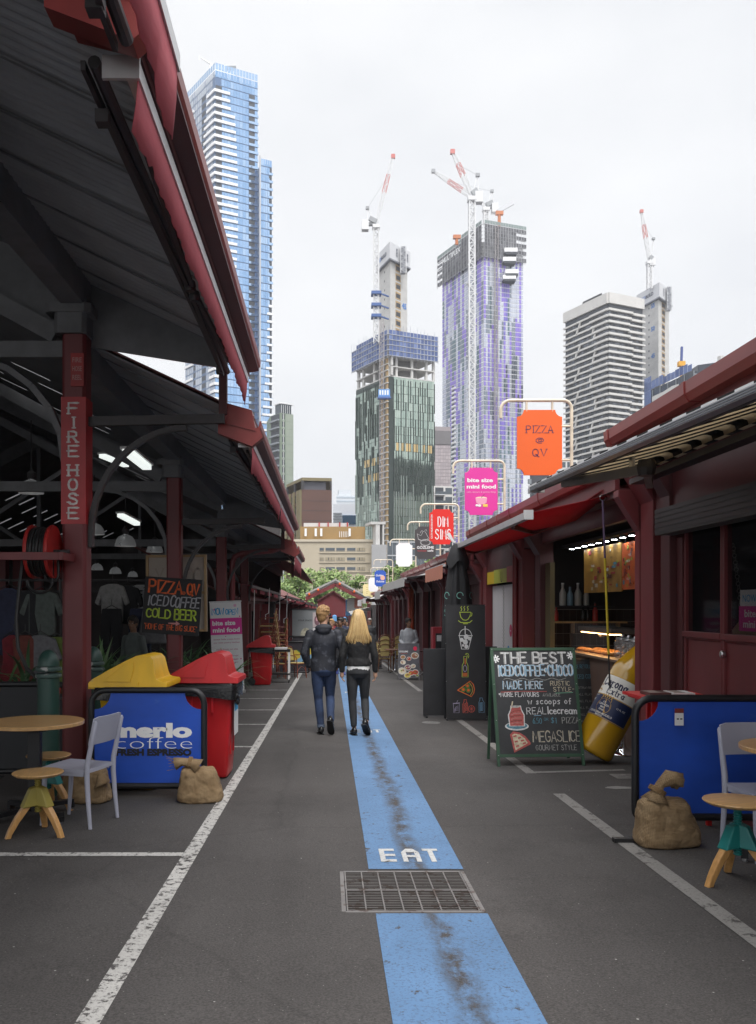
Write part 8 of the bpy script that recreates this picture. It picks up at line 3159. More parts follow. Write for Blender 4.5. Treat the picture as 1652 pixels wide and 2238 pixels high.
# ---- lower blocks
def slab(name, label, cat, u0, u1, vt, Y, col, depth=20, parts=None, corner=None, rough=.8):
	A, B = pt(u0, Y), pt(u1, Y * 1.003)
	z1 = pz(vt, Y)
	t = thing(name, (A[0], A[1], -2), label, cat)
	b = MB()
	walls(b, [A, B, (B[0] * (1 + depth / B[1]), B[1] + depth), (A[0] * (1 + depth / A[1]), A[1] + depth)], -2, z1, col)
	b.build('wall', t, world=True)
	return t, A, B, z1
def dark_block():
	Y = 300
	A, C, D = pt(1410, Y * 1.05), pt(1515, Y * .95), pt(1760, Y * 1.0)
	t = thing('dark_apartment_block', (C[0], C[1], -2), 'dark glass apartment block with pale folded balconies below the yellow crane post', 'apartment block')
	b = MB()
	z1 = pz(836, Y)
	DG = vgl('charcoal glass', (.055, .06, .075), .14, .6)
	walls(b, [A, C, D, (D[0] * 1.1, D[1] * 1.1), (A[0] * 1.1, A[1] * 1.1)], -2, z1, DG)
	e0, e1 = lerp2(C, D, .05), lerp2(C, D, .8)
	z2 = pz(800, Y * .96)
	b.hexa([Vector((e0[0], e0[1] + 1, z1)), Vector((e1[0], e1[1] + 1, z1)), Vector((e1[0], e1[1] + 20, z1)), Vector((e0[0], e0[1] + 20, z1)), Vector((e0[0], e0[1] + 1, z2)), Vector((lerp2(e0, e1, .5)[0], e0[1] + 4, z2 + 3)), Vector((e1[0], e1[1] + 20, z2)), Vector((e0[0], e0[1] + 20, z2))], DG)
	for k in range(6):
		s = k / 6
		b.fbox(C, D, s, s + .006, -2, z1, .02, .25, MULL)
		b.fbox(A, C, s, s + .01, -2, z1, .02, .25, MULL)
	for i in range(12):
		z = z1 - 1.2 - i * 3.6
		b.fbox(C, D, 0, 1, z, z + .35, .02, .2, MULL)
	b.build('wall', t, world=True)
	for i in range(7):
		z = z1 - 4.5 - i * 4.2
		b = MB()
		for s0, s1, h0, h1 in ((.18, .4, 1.7, 1.7), (.4, .58, 1.7, 2.3), (.58, .72, 2.3, 2.0)):
			a0, a1 = lerp2(A, C, s0), lerp2(A, C, s1)
			q = [Vector(a0 + (z,)), Vector(a1 + (z,)), Vector((a1[0] + .2, a1[1] + 1.5, z)), Vector((a0[0] + .2, a0[1] + 1.5, z))]
			off = Vector((-.6, -1.4, 0))
			b.hexa([p + off for p in q] + [q[0] + off + Z3 * h0, q[1] + off + Z3 * h1, q[2] + off + Z3 * h1, q[3] + off + Z3 * h0], PALEC)
		b.build('balcony', t, world=True)
	b = MB()
	for s0, s1, z, h in ((.2, .45, z1 + 3, 2.4), (.45, .62, z1 + 4.2, 2.6), (.2, .4, z1 - 2.5, 1.6)):
		b.fbox(C, D, s0, s1, z, z + h, .3, 1.8, PALEC)
	b.build('balcony', t, world=True)
	b = MB()
	BS = MATS['blue debris mesh']
	for k in range(12):
		b.fbox(A, C, k / 12, (k + .9) / 12, z1 + .2, z1 + 2 + random.uniform(0, 1.6), .3, .4, random.choice((BS, MATS['blue debris mesh light'])))
	for k in range(8):
		b.fbox(A, C, .0 + k * .02, .012 + k * .02, z1 - 14, z1 + 5, .3, .4, MATS['blue debris mesh light'])
	b.build('safety_screen', t, world=True)
dark_block()
Y = 330
p = at(1489, 840, Y)
t = thing('placing_boom', (p.x, p.y, G(Y)), 'yellow post with a blue folded boom above the dark glass block', 'concrete boom')
b = MB()
YM = mat('boom yellow', (.72, .36, .03), .5, var=0)
q = at(1489, 795, Y)
b.tube([Vector((p.x, Y, 0)), q], .62, YM, 8)
b.box((q.x - 1.2, Y - 1, q.z - 1), (q.x + 1.2, Y + 1, q.z + .8), YM)
b.build('post', t, world=True)
b = MB()
b.beam(q + Z3 * .8, at(1490, 758, Y), .7, .8, mat('boom blue', (.05, .08, .26), .5))
b.build('boom', t, world=True)
t, A, B, z1 = slab('grey_office_tower', 'grey pink office tower rising between the green and violet towers', 'office tower', 946, 985, 932, 420, mat('office frame', (.33, .29, .30), .8))
b = MB()
facade(b, A, B, pz(1170, 420), z1 - 9, 26, 7, lambda i, k: random.choice([mat('pinkish pane', (.40, .345, .36), .3), mat('pinkish pane light', (.46, .40, .41), .3)]), .1, (.06, .08), .05)
b.fbox(A, B, 0, 1, z1 - 8.5, z1 - 2, .05, .4, mat('office crown', (.17, .16, .165), .7))
b.build('window_grid', t, world=True)
t, A, B, z1 = slab('white_balcony_block', 'pale apartment block with stacked glass balconies below the grey office tower', 'apartment block', 948, 990, 1062, 300, PALEC)
for i in range(13):
	z = z1 - 3 - i * 3.1
	b = MB()
	b.fbox(A, B, .05, .55, z, z + 1, .05, 1.3, DKGL)
	b.fbox(A, B, .05, .55, z - .2, z - .01, .05, 1.4, WHITEB)
	b.build('balcony', t, world=True)
	b = MB()
	b.fquad(A, B, .6, .95, z + .2, z + 2.4, .05, DKGL)
	b.fquad(A, B, .07, .5, z + 1.02, z + 2.5, .04, NICHE)
	b.build('window', t, world=True)
t, A, B, z1 = slab('charcoal_slab', 'plain charcoal building edge behind the orange sign', 'building', 1158, 1200, 1015, 260, mat('charcoal cladding', (.055, .057, .066), .7, var=.08, scale=.2))
b = MB()
for i in range(22):
	b.fbox(A, B, -.12, .02, z1 - 3 - i * 2.9, z1 - 1.6 - i * 2.9, .1, 1.0, MULL)
b.build('balcony_stack', t, world=True, kind='stuff')
t, A, B, z1 = slab('pale_flats', 'pale flats with small windows glimpsed under the orange sign', 'flats', 1201, 1262, 1004, 290, PALEC)
for i in range(10):
	b = MB()
	for k in range(5):
		b.fquad(A, B, .06 + k * .19, .19 + k * .19, z1 - 2.6 - i * 3, z1 - .8 - i * 3, .05, DKGL)
	b.build('window_row', t, world=True)
# ---- brown and beige buildings at the end of the lane
def brown_block():
	Y = 230
	A, C, B = pt(626, Y * 1.06), pt(660, Y), pt(725, Y * 1.005)
	t = thing('brown_block', (C[0], C[1], -2), 'brown clad block with an open framed rooftop floor', 'building')
	z1, z2 = pz(1070, Y), pz(1046, Y)
	BR = mat('brown cladding', (.115, .058, .045), .75, var=.1, scale=.15)
	OC = mat('ochre frame', (.20, .165, .085), .7)
	DK = mat('dark frame', (.05, .047, .05), .7)
	b = MB()
	walls(b, [A, C, B, (B[0], B[1] + 20), (A[0], A[1] + 20)], -2, z1, BR)
	for k in range(8):
		b.fbox(C, B, 0, 1, z1 - 3 - k * 2.6, z1 - 2.9 - k * 2.6, .0, .03, DK)
	b.build('wall', t, world=True)
	b = MB()
	for s in (0, .25, .5, .75):
		b.fbox(A, C, s, s + .08, -2, z1, .05, .5, OC)
	b.fbox(A, C, .72, .99, -2, z1, .05, .4, OC)
	for i in range(8):
		b.fquad(A, C, .1, .7, z1 - 3 - i * 3, z1 - 1 - i * 3, .04, DKGL)
	b.build('window_columns', t, world=True)
	b = MB()
	b.prism([Vector(p + (z2 - .5,)) for p in (A, C, B, (B[0], B[1] + 20), (A[0], A[1] + 20))], (0, 0, .8), OC)
	for s in (0, .5, .97):
		b.fbox(A, C, s, s + .04, z1, z2 - .5, -.5, .1, DK)
	b.fbox(C, B, 0, .05, z1, z2 - .5, -.5, .1, DK)
	b.fbox(C, B, .95, 1, z1, z2 - .5, -.5, .1, DK)
	b.fbox(C, B, .06, .82, z1, z2 - .6, -6, -1, mat('penthouse grey', (.09, .09, .11), .5))
	b.build('rooftop_frame', t, world=True)
brown_block()
def hotel():
	Y = 180
	A, B = pt(640, Y), pt(815, Y)
	t = thing('beige_hotel', (A[0], Y, -2), 'beige concrete hotel with three rows of windows and an ochre rooftop plant level', 'hotel')
	BE = mat('beige concrete', (.47, .41, .31), .85, var=.06, scale=.25)
	BE2 = mat('beige band', (.52, .46, .36), .85, var=.05, scale=.3)
	OC = mat('ochre plant wall', (.33, .21, .085), .85, var=.08, scale=.3)
	z1 = pz(1184, Y)
	b = MB()
	walls(b, [A, B, (B[0], Y + 25), (A[0], Y + 25)], -2, z1, BE)
	for z in (pz(1207, Y), pz(1228, Y), pz(1249, Y)):
		b.fbox(A, B, .33, .96, z - .18, z - .06, .0, .22, BE2)
	b.fbox(A, B, 0, 1.0, z1 - .01, z1 + .5, -.4, .25, BE2)
	b.build('wall', t, world=True)
	b = MB()
	c0, c1 = pt(656, Y + 2), pt(798, Y + 2)
	b.fbox(c0, c1, 0, 1, z1 + .5, pz(1149, Y), -14, 0, OC)
	for u in (668, 690, 702, 764):
		p = at(u, 1172, Y + 1.5)
		b.box((p.x - .22, p.y - .4, p.z), (p.x + .22, p.y, p.z + 1.6), WHITEB)
	for k in range(6):
		p = at(742 + 4 * k, 1174, Y + 1.5)
		b.tube([p, p + Z3 * 1.2], .07, WHITEB, 5)
	b.build('plant_level', t, world=True)
	b = MB()
	b.fbox(c0, c1, .05, .75, pz(1149, Y) + .01, pz(1139, Y), -8, -2, mat('roof plant pale', (.55, .55, .56), .7))
	for s in (.28, .42, .6, .72):
		b.fbox(c0, c1, s, s + .02, pz(1149, Y), pz(1138, Y), -1.9, -1.5, REDPAINT)
	b.build('roof_plant', t, world=True)
	cols = [(705, 715), (716.5, 737), (740, 760), (764.5, 784), (787, 807)]
	FR = mat('window frame beige', (.30, .27, .22), .7)
	CUR = mat('blind beige', (.34, .29, .20), .7)
	for r, (va, vb) in enumerate(((1197, 1206), (1218, 1227), (1239, 1248))):
		for k, (ua, ub) in enumerate([(693, 703), (706, 727), (729.5, 749), (753, 772), (774.5, 793)]):
			ua2, ub2 = 640 + (ua - 640) * 1.0, 640 + (ub - 640)
			p, q = at(ua2 + 5, vb, Y), at(ub2 + 5, va, Y)
			b = MB()
			b.box((p.x, Y - .04, p.z), (q.x, Y + .02, q.z), FR)
			wo = b.build('window', t, world=True)
			b = MB()
			cur = random.random() < .55
			w_ = q.x - p.x
			b.box((p.x + .06, Y - .07, p.z + .25), (q.x - .06, Y - .05, q.z - .05), CUR if cur else DKGL)
			if cur:
				b.box((p.x + w_ * .28, Y - .09, p.z + .25), (p.x + w_ * .36, Y - .075, q.z - .05), NICHE)
				b.box((p.x + w_ * .62, Y - .09, p.z + .25), (p.x + w_ * .66, Y - .075, q.z - .05), NICHE)
			b.build('pane', wo, world=True)
	t2, A2, B2, zz = slab('grey_podium', 'bare grey concrete podium right of the beige hotel', 'building', 812, 845, 1190, 176, mat('podium grey', (.36, .36, .365), .85, var=.08, scale=.2), 25)
	b = MB()
	b.fbox(A2, B2, .35, .62, zz - .5, zz + 4.2, -4, -1.0, CONC)
	b.fbox(A2, B2, .8, .9, zz - .2, zz + 4.6, -4, -1.0, CONC)
	b.fbox(A2, B2, .0, 1.0, zz + 4.2, zz + 4.7, -6, -.9, CONC)
	b.build('open_frame', t2, world=True)
	t3, A3, B3, zz = slab('dark_glass_block', 'low dark blue glass block behind the plain white sign', 'building', 846, 960, 1183, 200, DKGL, 20)
	b = MB()
	for k in range(11):
		b.fbox(A3, B3, k / 11, k / 11 + .012, -2, zz, .02, .2, MULL)
	for k in range(6):
		b.fbox(A3, B3, 0, 1, zz - .3 - k * 3.1, zz - .05 - k * 3.1, .02, .25, STEEL)
	b.build('mullions', t3, world=True)
hotel()
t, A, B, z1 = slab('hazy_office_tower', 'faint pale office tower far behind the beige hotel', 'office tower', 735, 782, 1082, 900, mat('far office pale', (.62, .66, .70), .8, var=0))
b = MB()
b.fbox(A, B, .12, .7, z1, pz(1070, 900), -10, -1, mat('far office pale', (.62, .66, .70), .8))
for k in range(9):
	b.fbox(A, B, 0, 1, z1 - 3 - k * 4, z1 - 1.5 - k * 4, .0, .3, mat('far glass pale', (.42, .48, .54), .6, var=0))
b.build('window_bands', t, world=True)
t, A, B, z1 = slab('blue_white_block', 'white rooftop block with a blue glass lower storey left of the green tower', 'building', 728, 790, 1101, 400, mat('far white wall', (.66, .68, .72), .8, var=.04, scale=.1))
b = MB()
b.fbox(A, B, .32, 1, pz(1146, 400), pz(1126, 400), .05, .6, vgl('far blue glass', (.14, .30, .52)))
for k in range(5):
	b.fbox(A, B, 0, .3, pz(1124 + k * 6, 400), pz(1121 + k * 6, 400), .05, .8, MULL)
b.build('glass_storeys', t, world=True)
for i, (x, y, w_, h) in enumerate(((182, 228, 62, 84), (118, 60, 40, 60), (-160, 40, 40, 70))):
	b = MB()
	M_ = mat('mirrored block cladding', (.05, .05, .055), .8)
	b.box((x - w_ / 2, y - 15, -2), (x + w_ / 2, y + 15, h), M_)
	for k in range(int(h / 4)):
		b.box((x - w_ / 2 - .3, y - 15.3, k * 4), (x + w_ / 2 + .3, y + 15.3, k * 4 + .8), MULL)
	tag(b.build('city_block'), ['broad dark city block mirrored low in the green tower', 'second dark city block beside the market, mirrored in glass', 'dark city block away to the left, mirrored in glass'][i], 'city block')
# ---- the thin grey air between here and the towers
hz = bpy.data.materials.new('thin haze')
hz.use_nodes = True
_n = hz.node_tree.nodes
_n.remove(_n['Principled BSDF'])
_v = _n.new('ShaderNodeVolumePrincipled')
_v.inputs['Color'].default_value = (.93, .95, 1, 1)
_v.inputs['Density'].default_value = .00022
_v.inputs['Anisotropy'].default_value = .2
hz.node_tree.links.new(_v.outputs[0], _n['Material Output'].inputs['Volume'])
b = MB()
b.box((-420, -60, -3), (420, 980, 340), hz)
tag(b.build('haze'), None, None, None, 'stuff')
# ---------------------------------------------------------------- people
SKIN = mat('skin', (.50, .29, .20), .5, var=.08, scale=12)
SKIND = mat('tanned skin', (.24, .125, .075), .5, var=.1, scale=12)
WR = bpy.data.textures.new('wrinkles', 'CLOUDS')
WR.noise_scale = .11
WR.noise_depth = 3
QL = bpy.data.textures.new('quilting', 'VORONOI')
QL.noise_scale = .06
def skinned(b, name, par, vox=.012, disp=0., tex=None, sm=3):
	o = remesh(b.build(name, par, smooth=True, ang=180), vox, sm)
	if disp:
		d = o.modifiers.new('folds', 'DISPLACE')
		d.texture = tex or WR
		d.strength = disp
		d.mid_level = .5
		d.texture_coords = 'LOCAL'
	return o
def el(b, prof, m, n=20):
	"""stack of horizontal ellipses: (x, y, z, rx, ry)"""
	b.rings([[Vector((x + rx * cos(2 * pi * j / n), y + ry * sin(2 * pi * j / n), z)) for j in range(n)] for x, y, z, rx, ry in prof], m)
def limb(b, pts, rs, m):
	pts = pts[:len(rs)]
	q, r = [], []
	for i in range(len(pts) - 1):
		for k in range(4):
			q.append(Vector(pts[i]).lerp(Vector(pts[i + 1]), k / 4))
			r.append(rs[i] + (rs[i + 1] - rs[i]) * k / 4)
	q.append(Vector(pts[-1]))
	r.append(rs[-1])
	b.tube(q, r, m, 14)
	for p, s in zip(pts, rs):
		b.ell(p, (s, s, s), m, 12, 8)
def hand(b, w_, d, side, m, s=1.):
	"""palm, thumb and four bent fingers hanging from the wrist w_ along d"""
	w_, d = Vector(w_), Vector(d).normalized()
	f = Vector((0, 1, 0))
	f = (f - d * f.dot(d)).normalized()
	n = d.cross(f) * side
	b.tube([w_ - d * .03, w_ + d * .03, w_ + d * .085], [.025 * s, .03 * s, .032 * s], m, 10)
	b.ell(w_ + d * .055 * s, (.018, .04, .05), m, 10, 8)
	for i, l in enumerate((.068, .078, .074, .058)):
		o = w_ + d * .085 * s + f * (.028 - .019 * i) * s
		k = o + d * l * .5 * s - n * .006
		b.tube([o - d * .02, o, k, k + d * l * .32 * s - n * .022 - f * .006, k + d * l * .42 * s - n * .042 - f * .008], [.0095, .0095, .009, .0085, .007], m, 8)
	o = w_ + d * .03 * s + f * .03 * s
	b.tube([o, o + f * .024 + d * .03 - n * .008, o + f * .03 + d * .062 - n * .018], [.012, .011, .009], m, 8)
def head(b, c, yaw, m, s=1.):
	M_ = Matrix.Translation(c) @ Matrix.Rotation(yaw, 4, 'Z')
	def E(p, r):
		b.ell(M_ @ Vector(p), r, m, 16, 12, Matrix.Rotation(yaw, 4, 'Z'))
	E((0, -.008, .02), (.076 * s, .095 * s, .100 * s))
	E((0, .022, -.045), (.058 * s, .066 * s, .072 * s))
	E((0, .068, -.088), (.024, .022, .02))
	b.tube([M_ @ Vector(p) for p in ((0, .085, .02), (0, .104, -.018), (0, .096, -.03))], [.010, .015, .012], m, 8)
	E((0, .086, -.056), (.024, .010, .011))
	for q in (-1, 1):
		E((q * .077, .0, -.01), (.010, .020, .032))
		E((q * .03, .083, .03), (.022, .010, .008))
	return M_
def eyes(t, M_, brow):
	b = MB()
	for q in (-1, 1):
		b.ell(M_ @ Vector((q * .03, .088, .010)), (.011, .006, .006), mat('eye white', (.6, .6, .58), .3, var=0), 10, 6)
		b.ell(M_ @ Vector((q * .03, .093, .010)), (.005, .003, .005), BLACKINK, 8, 5)
		b.tube([M_ @ Vector((q * .012, .094, .032)), M_ @ Vector((q * .03, .096, .038)), M_ @ Vector((q * .05, .084, .032))], .004, brow, 6)
	b.tube([M_ @ Vector((-.022, .091, -.056)), M_ @ Vector((0, .098, -.058)), M_ @ Vector((.022, .091, -.056))], .003, mat('lip', (.25, .08, .07), .5, var=0), 6)
	b.build('eyes', t, smooth=True)
def shoe(t, ank, toe, m, name='shoe', sole=None, s=1.):
	"""ank: ankle point, toe: direction the foot points (may tip down)"""
	ank, d = Vector(ank), Vector(toe).normalized()
	sd = d.cross(Z3).normalized()
	up = sd.cross(d).normalized()
	b = MB()
	rg = []
	for x, w_, h0, h1 in ((-.085, .024, -.06, -.015), (-.07, .036, -.075, .03), (-.02, .041, -.078, .035), (.05, .044, -.078, .0), (.11, .048, -.078, -.025), (.16, .044, -.077, -.035), (.19, .025, -.072, -.048)):
		ring = []
		for j in range(14):
			a = 2 * pi * j / 14
			z = (h0 + h1) / 2 + (h1 - h0) / 2 * sin(a)
			ring.append(ank + d * x * s + sd * (w_ * cos(a) * (1.0 if sin(a) < .3 else .85)) + up * z)
		rg.append(ring)
	b.rings(rg, m)
	o = b.build(name, t, smooth=True, ang=180)
	b = MB()
	pts = []
	for x, w_ in ((-.088, .02), (-.07, .04), (.0, .044), (.1, .052), (.165, .045), (.193, .02)):
		pts.append((x, w_))
	poly = [ank + d * x * s + sd * w_ - up * .079 for x, w_ in pts] + [ank + d * x * s - sd * w_ - up * .079 for x, w_ in reversed(pts)]
	b.prism([p - up * .014 for p in poly], up * .016, sole or BLACKM)
	b.build('sole', o)
def person(loc, rz, label, H, arms, legs, skin, pants, top, hairc, hair='short', yaw=0., hem=.90, sh=.20, slim=1., foot=None, shoem=None, shirt=None, disp=.012, tex=None, short=False, gear=None, sleeves=True):
	"""arms/legs: [left, right] lists of joints; the figure looks along +Y"""
	k = H / 1.82
	t = thing('person', loc, label, 'person', None, rz=rz)
	Zs = lambda z: z * k
	S3 = lambda p: (p[0], p[1], p[2] * k)
	A_ = [[S3(p) for p in a] for a in arms]
	L_ = [[S3(p) for p in a] for a in legs]
	hc = Vector((0, .02, Zs(1.695)))
	b = MB()
	el(b, [(0, 0, Zs(.86), .12 * slim, .09), (0, 0, Zs(.98), .15 * slim, .10), (0, 0, Zs(1.1), .125 * slim, .09), (0, 0, Zs(1.32), .155 * slim, .105), (0, 0, Zs(1.44), .13, .08), (0, 0, Zs(1.5), .06, .055)], skin)
	limb(b, [(0, -.01, Zs(1.46)), (0, .005, Zs(1.56)), hc - Z3 * .04], [.062 * slim, .055 * slim, .056 * slim], skin)
	M_ = head(b, hc, yaw, skin)
	for i, a in enumerate(A_):
		limb(b, a, [.048 * slim, .038 * slim, .027 * slim], skin)
		hand(b, a[2], Vector(a[2]) - Vector(a[1]) if len(a) < 4 else Vector(a[3]) - Vector(a[2]), -1 if i == 0 else 1, skin)
	for l in L_:
		limb(b, l, [.07 * slim, .045 * slim, .036 * slim], skin)
	skinned(b, 'body', t, .010, sm=2)
	eyes(t, M_, hairc)
	b = MB()
	el(b, [(0, 0, Zs(.83), .13 * slim, .10), (0, -.012, Zs(.90), .175 * slim, .125), (0, -.008, Zs(.97), .168 * slim, .118), (0, 0, Zs(1.06), .15 * slim, .105)], pants)
	for l in L_:
		if short:
			kn = Vector(l[0]).lerp(Vector(l[1]), .9)
			limb(b, [l[0], kn], [.098 * slim, .09 * slim], pants)
		else:
			e = Vector(l[1]).lerp(Vector(l[2]), .93 if foot is None else foot)
			mid = Vector(l[1]).lerp(Vector(l[2]), .35)
			limb(b, [l[0], Vector(l[0]).lerp(Vector(l[1]), .45), l[1], mid, e], [.098 * slim, .088 * slim, .064 * slim, .064 * slim, .05 * slim], pants)
	skinned(b, 'trousers', t, .011, disp * .8)
	if shirt:
		b = MB()
		el(b, [(0, 0, Zs(hem) - .075, .178 * slim, .128), (0, 0, Zs(hem) + .05, .172 * slim, .122)], shirt)
		b.build('shirt', t, smooth=True)
	b = MB()
	el(b, [(0, 0, Zs(hem), .19 * slim, .135), (0, 0, Zs(hem + .07), .186 * slim, .132), (0, 0, Zs(1.12), .168 * slim * (.96 if slim < .95 else 1.05), .12), (0, -.004, Zs(1.30), sh * .96, .138), (0, -.006, Zs(1.41), sh * .93, .118), (0, -.006, Zs(1.47), sh * .70, .095), (0, -.002, Zs(1.535), .078, .076)], top)
	for a in A_:
		p = [a[0], a[1], Vector(a[1]).lerp(Vector(a[2]), .95 if sleeves else .1)]
		limb(b, p, [.066 * slim, .054 * slim, .044 * slim], top)
	if gear == 'hood':
		b.ell((0, -.085, Zs(1.515)), (.125, .062, .06), top, 18, 10)
		b.ell((0, -.10, Zs(1.475)), (.095, .05, .055), top, 18, 10)
		el(b, [(0, 0, Zs(1.50), .11, .10), (0, .0, Zs(1.56), .092, .09)], top)
	skinned(b, 'jacket', t, .011, disp, tex)
	if hair == 'short':
		b = MB()
		R_ = Matrix.Rotation(yaw, 4, 'Z')
		b.ell(hc + R_ @ Vector((0, -.022, .045)), (.086, .097, .092), hairc, 20, 12, R_)
		b.ell(hc + R_ @ Vector((0, .03, .098)), (.068, .065, .042), hairc, 16, 10, R_)
		b.ell(hc + R_ @ Vector((0, -.04, -.02)), (.076, .066, .095), hairc, 16, 10, R_)
		rn = random.Random(9)
		for q in range(240):
			d = Vector((rn.gauss(0, 1), rn.gauss(-.3, 1), abs(rn.gauss(.35, .9)) - .35)).normalized()
			p = hc + R_ @ (Vector((0, -.02, .035)) + Vector((d.x * .082, d.y * .093, d.z * .092)))
			e = p + R_ @ (Vector((d.x * .016 + .012, d.y * .012 + .008, .012 + d.z * .022)) if d.z > .1 else Vector((d.x * .004, d.y * .008, -.02)))
			b.tube([p, p.lerp(e, .55), e], [.011, .008, .003], hairc, 5, cap=False)
		skinned(b, 'hair', t, .0075, sm=5)
	if hair == 'long':
		hm = [hairc, mat('honey hair', (.40, .24, .09), .5, var=.2), mat('light blonde hair', (.62, .44, .20), .45, var=.2)]
		b = MB()
		el(b, [(0, -.06, Zs(1.335), .10, .035), (0, -.078, Zs(1.42), .125, .05), (0, -.075, Zs(1.52), .115, .062), (0, -.05, Zs(1.62), .094, .078), (0, -.018, Zs(1.70), .09, .098), (0, -.01, Zs(1.76), .083, .095), (0, -.005, Zs(1.805), .052, .06), (0, 0, Zs(1.818), .01, .01)], hairc, 24)
		b.build('hair', t, smooth=True, ang=180)
		hobj = t.children[-1]
		b = MB()
		rn = random.Random(4)
		for q in range(560):
			a = rn.uniform(-1.5, 1.5) * 1.12 - pi / 2
			ex = rn.uniform(-.02, .02)
			zb = Zs(1.325) + rn.uniform(-.035, .07) + .05 * abs(cos(a))
			y_ = lambda r_, o=0: r_ * sin(a) + o
			pts = [Vector((.02 * cos(a), -.0 + .03 * sin(a), Zs(1.822))), Vector((.066 * cos(a), y_(.08, -.012), Zs(1.795))), Vector((.093 * cos(a), y_(.105, -.016), Zs(1.715))), Vector((.098 * cos(a) + ex, y_(.09, -.05), Zs(1.60))),
				Vector((.125 * cos(a) + ex, y_(.062, -.082), Zs(1.48))), Vector((.14 * cos(a) + ex * 2, y_(.052, -.082), Zs(1.40))), Vector((.128 * cos(a) + ex * 3, y_(.048, -.074) + rn.uniform(-.01, .012), zb))]
			b.tube(pts, [.005, .006, .007, .007, .007, .006, .002], rn.choice(hm), 5, cap=False)
		b.build('strands', hobj, smooth=True, ang=180)
	if hair == 'cap':
		b = MB()
		b.ell(hc + Vector((0, -.005, .05)), (.084, .098, .07), hairc, 18, 10)
		b.ell(hc + Vector((0, .10, .055)), (.06, .06, .012), hairc, 16, 6)
		b.build('cap', t, smooth=True, ang=180)
	if gear == 'hood' and yaw:
		b = MB()
		for q in (-1, 1):
			b.ell(M_ @ Vector((q * .032, .098, .012)), (.026, .008, .020), BLACKINK, 12, 8, Matrix.Rotation(yaw, 4, 'Z'))
			b.tube([M_ @ Vector((q * .06, .092, .018)), M_ @ Vector((q * .08, .0, .012))], .004, BLACKINK, 6)
		b.build('sunglasses', t, smooth=True)
	sm = shoem or BLACKM
	for l in L_:
		d = Vector(l[3])
		shoe(t, l[2], d, sm)
	return t
NYL = chips('marbled navy nylon', (.019, .021, .030), (.075, .08, .10), .535, 11, .68, None, .2, .12, .5)
DENIM = mat('dark blue denim', (.022, .040, .095), .85, var=.55, scale=5, bump=.25, fine=90)
QUILT = mat('black quilted cloth', (.013, .013, .014), .8, var=.3, scale=18, bump=.5, fine=40)
BLKJ = mat('washed black denim', (.024, .025, .028), .8, var=.3, scale=8, bump=.2, fine=80)
HAIRB = mat('sandy hair', (.36, .205, .085), .55, var=.3, scale=60, bump=.4)
HAIRG = mat('blonde hair', (.52, .34, .14), .5, var=.3, scale=40, stretch=(6, 6, .5))
HAIRD = mat('dark hair', (.02, .014, .011), .5, var=.3, scale=30)
SHOE = mat('black polished shoe', (.012, .012, .013), .25, var=.1)
y = 12.5
man = person((px(707, y), y, G(y)), 0, 'person in a dark marbled hooded jacket and blue jeans walking away, hands in pockets', 1.83,
			[[(-.195, -.01, 1.43), (-.285, -.075, 1.16), (-.215, .03, .965), (-.15, .10, .90)], [(.195, -.01, 1.43), (.285, -.075, 1.16), (.215, .03, .965), (.15, .10, .90)]],
			[[(-.09, 0, .92), (-.075, .03, .50), (-.035, -.03, .09), (-.08, 1, 0)], [(.09, 0, .92), (.095, .11, .52), (.105, -.19, .215), (.12, .62, -.78)]],
			SKIN, DENIM, NYL, HAIRB, 'short', radians(-48), .895, .206, 1.0, .97, SHOE, None, .010, None, False, 'hood')
b = MB()
el(b, [(-.037, -.03, .105, .058, .06), (-.04, -.028, .14, .058, .06)], mat('turned denim cuff', (.10, .13, .19), .85))
b.build('trouser_cuff', man, smooth=True)
y = 12.35
wom = person((px(783, y), y, G(y)), 0, 'person with long blonde hair in a black quilted jacket and grey jeans walking away', 1.785,
			[[(-.163, -.01, 1.42), (-.232, -.04, 1.15), (-.232, .01, .925)], [(.163, -.01, 1.42), (.235, -.04, 1.15), (.24, .01, .925)]],
			[[(-.085, 0, .92), (-.085, .02, .50), (-.06, -.02, .095), (-.1, 1, 0)], [(.085, 0, .92), (.095, .09, .51), (.105, -.13, .20), (.25, .7, -.62)]],
			SKIN, BLKJ, QUILT, HAIRG, 'long', 0, 1.0, .175, .92, .86, SHOE, WHITEP, .009, QL)
down = lambda s: [[(-.18 * s, 0, 1.42), (-.245 * s, -.02, 1.14), (-.235 * s, .05, .90)], [(.18 * s, 0, 1.42), (.245 * s, -.02, 1.14), (.235 * s, .05, .90)]]
stand = [[(-.09, 0, .92), (-.095, .02, .50), (-.095, -.02, .09), (-.15, 1, 0)], [(.09, 0, .92), (.095, .02, .50), (.095, -.02, .09), (.15, 1, 0)]]
stride = [[(-.09, 0, .92), (-.09, .16, .52), (-.09, .20, .10), (-.1, 1, 0)], [(.09, 0, .92), (.09, .04, .50), (.09, -.24, .14), (.1, .8, -.4)]]
GREYH = mat('pale grey hoodie cloth', (.36, .37, .39), .85, var=.2, scale=12, bump=.3, fine=60)
BLKT = mat('black cotton', (.015, .015, .018), .8, var=.2)
y = 25.6
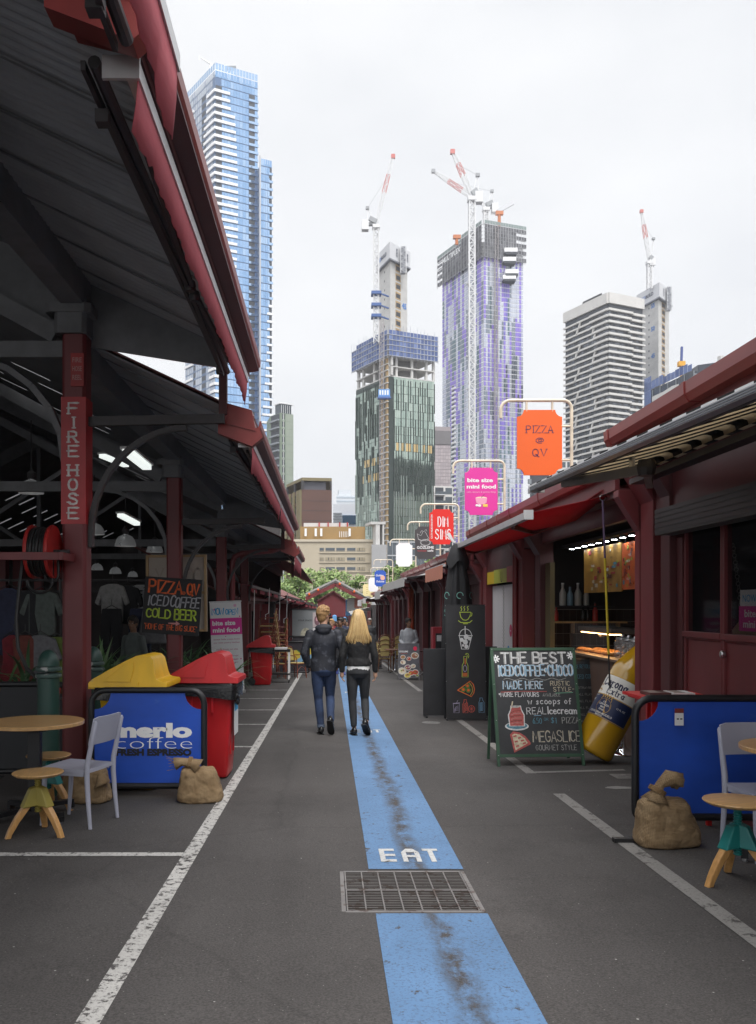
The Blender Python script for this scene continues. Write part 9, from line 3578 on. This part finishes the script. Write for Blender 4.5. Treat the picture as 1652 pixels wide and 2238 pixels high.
person((px(893, y), y, G(y)), radians(168), 'person in a pale grey zip hoodie standing behind the food picture board', 1.74,
	[[(-.18, 0, 1.42), (-.25, -.05, 1.15), (-.14, .14, 1.02)], [(.18, 0, 1.42), (.25, -.05, 1.15), (.14, .14, 1.02)]], stand, SKIND, BLKJ, GREYH, HAIRD, 'short', radians(40), .93, .20, 1.02, None, SHOE, mat('maroon tee', (.10, .02, .025), .8), .012)
y = 27.4
person((px(744, y), y, G(y)), radians(182), 'person in a black tee and shorts walking toward the viewer between the couple', 1.76, down(1), stride, SKIND, BLKT, BLKT, HAIRD, 'short', radians(-25), .93, .20, 1., None, mat('blue trainer', (.04, .06, .25), .6), None, .012, None, True, None, False)
y = 36
person((px(808, y), y, G(y)), radians(180), 'person in a black jacket and grey cap coming up the lane on the right', 1.85, down(1.02), stride, SKIN, BLKJ, mat('black shell jacket', (.02, .021, .024), .6), mat('grey cap', (.30, .28, .26), .8), 'cap', 0, .92, .21, 1.05)
y = 33
person((px(751, y), y, G(y)), radians(200), 'person in dark clothes with dark hair far behind the couple', 1.82, down(1), stand, SKIND, BLKJ, FAB['navy'], HAIRD, 'short', .3)
y = 29.5
person((px(725, y), y, G(y)), radians(170), 'pale faced person in brown half hidden by the walking man', 1.74, down(1), stride, SKIN, BLKJ, FAB['rust'], HAIRB, 'short', -.2)
for i, (u, y, top, lb) in enumerate(((737, 44, 'navy', 'distant shopper in navy beyond the couple'), (758, 47, 'grey', 'distant shopper in grey beyond the couple'), (730, 50, 'red', 'distant shopper in dark red near the lane end'), (770, 52, 'black', 'distant shopper in black near the lane end'))):
	person((px(u, y), y, G(y)), radians(150 + 25 * i), lb, 1.72 + .03 * i, down(1), stand if i % 2 else stride, SKIN if i % 2 else SKIND, BLKJ, FAB[top], HAIRD, 'short', .2)
y = 15.0
person((px(292, y), y, G(y)), radians(150), 'person in a grey shirt standing in the dim clothes stall', 1.70, down(1), stand, SKIND, BLKJ, mat('dull grey shirt', (.12, .14, .135), .85, var=.2), HAIRD, 'short', .3)
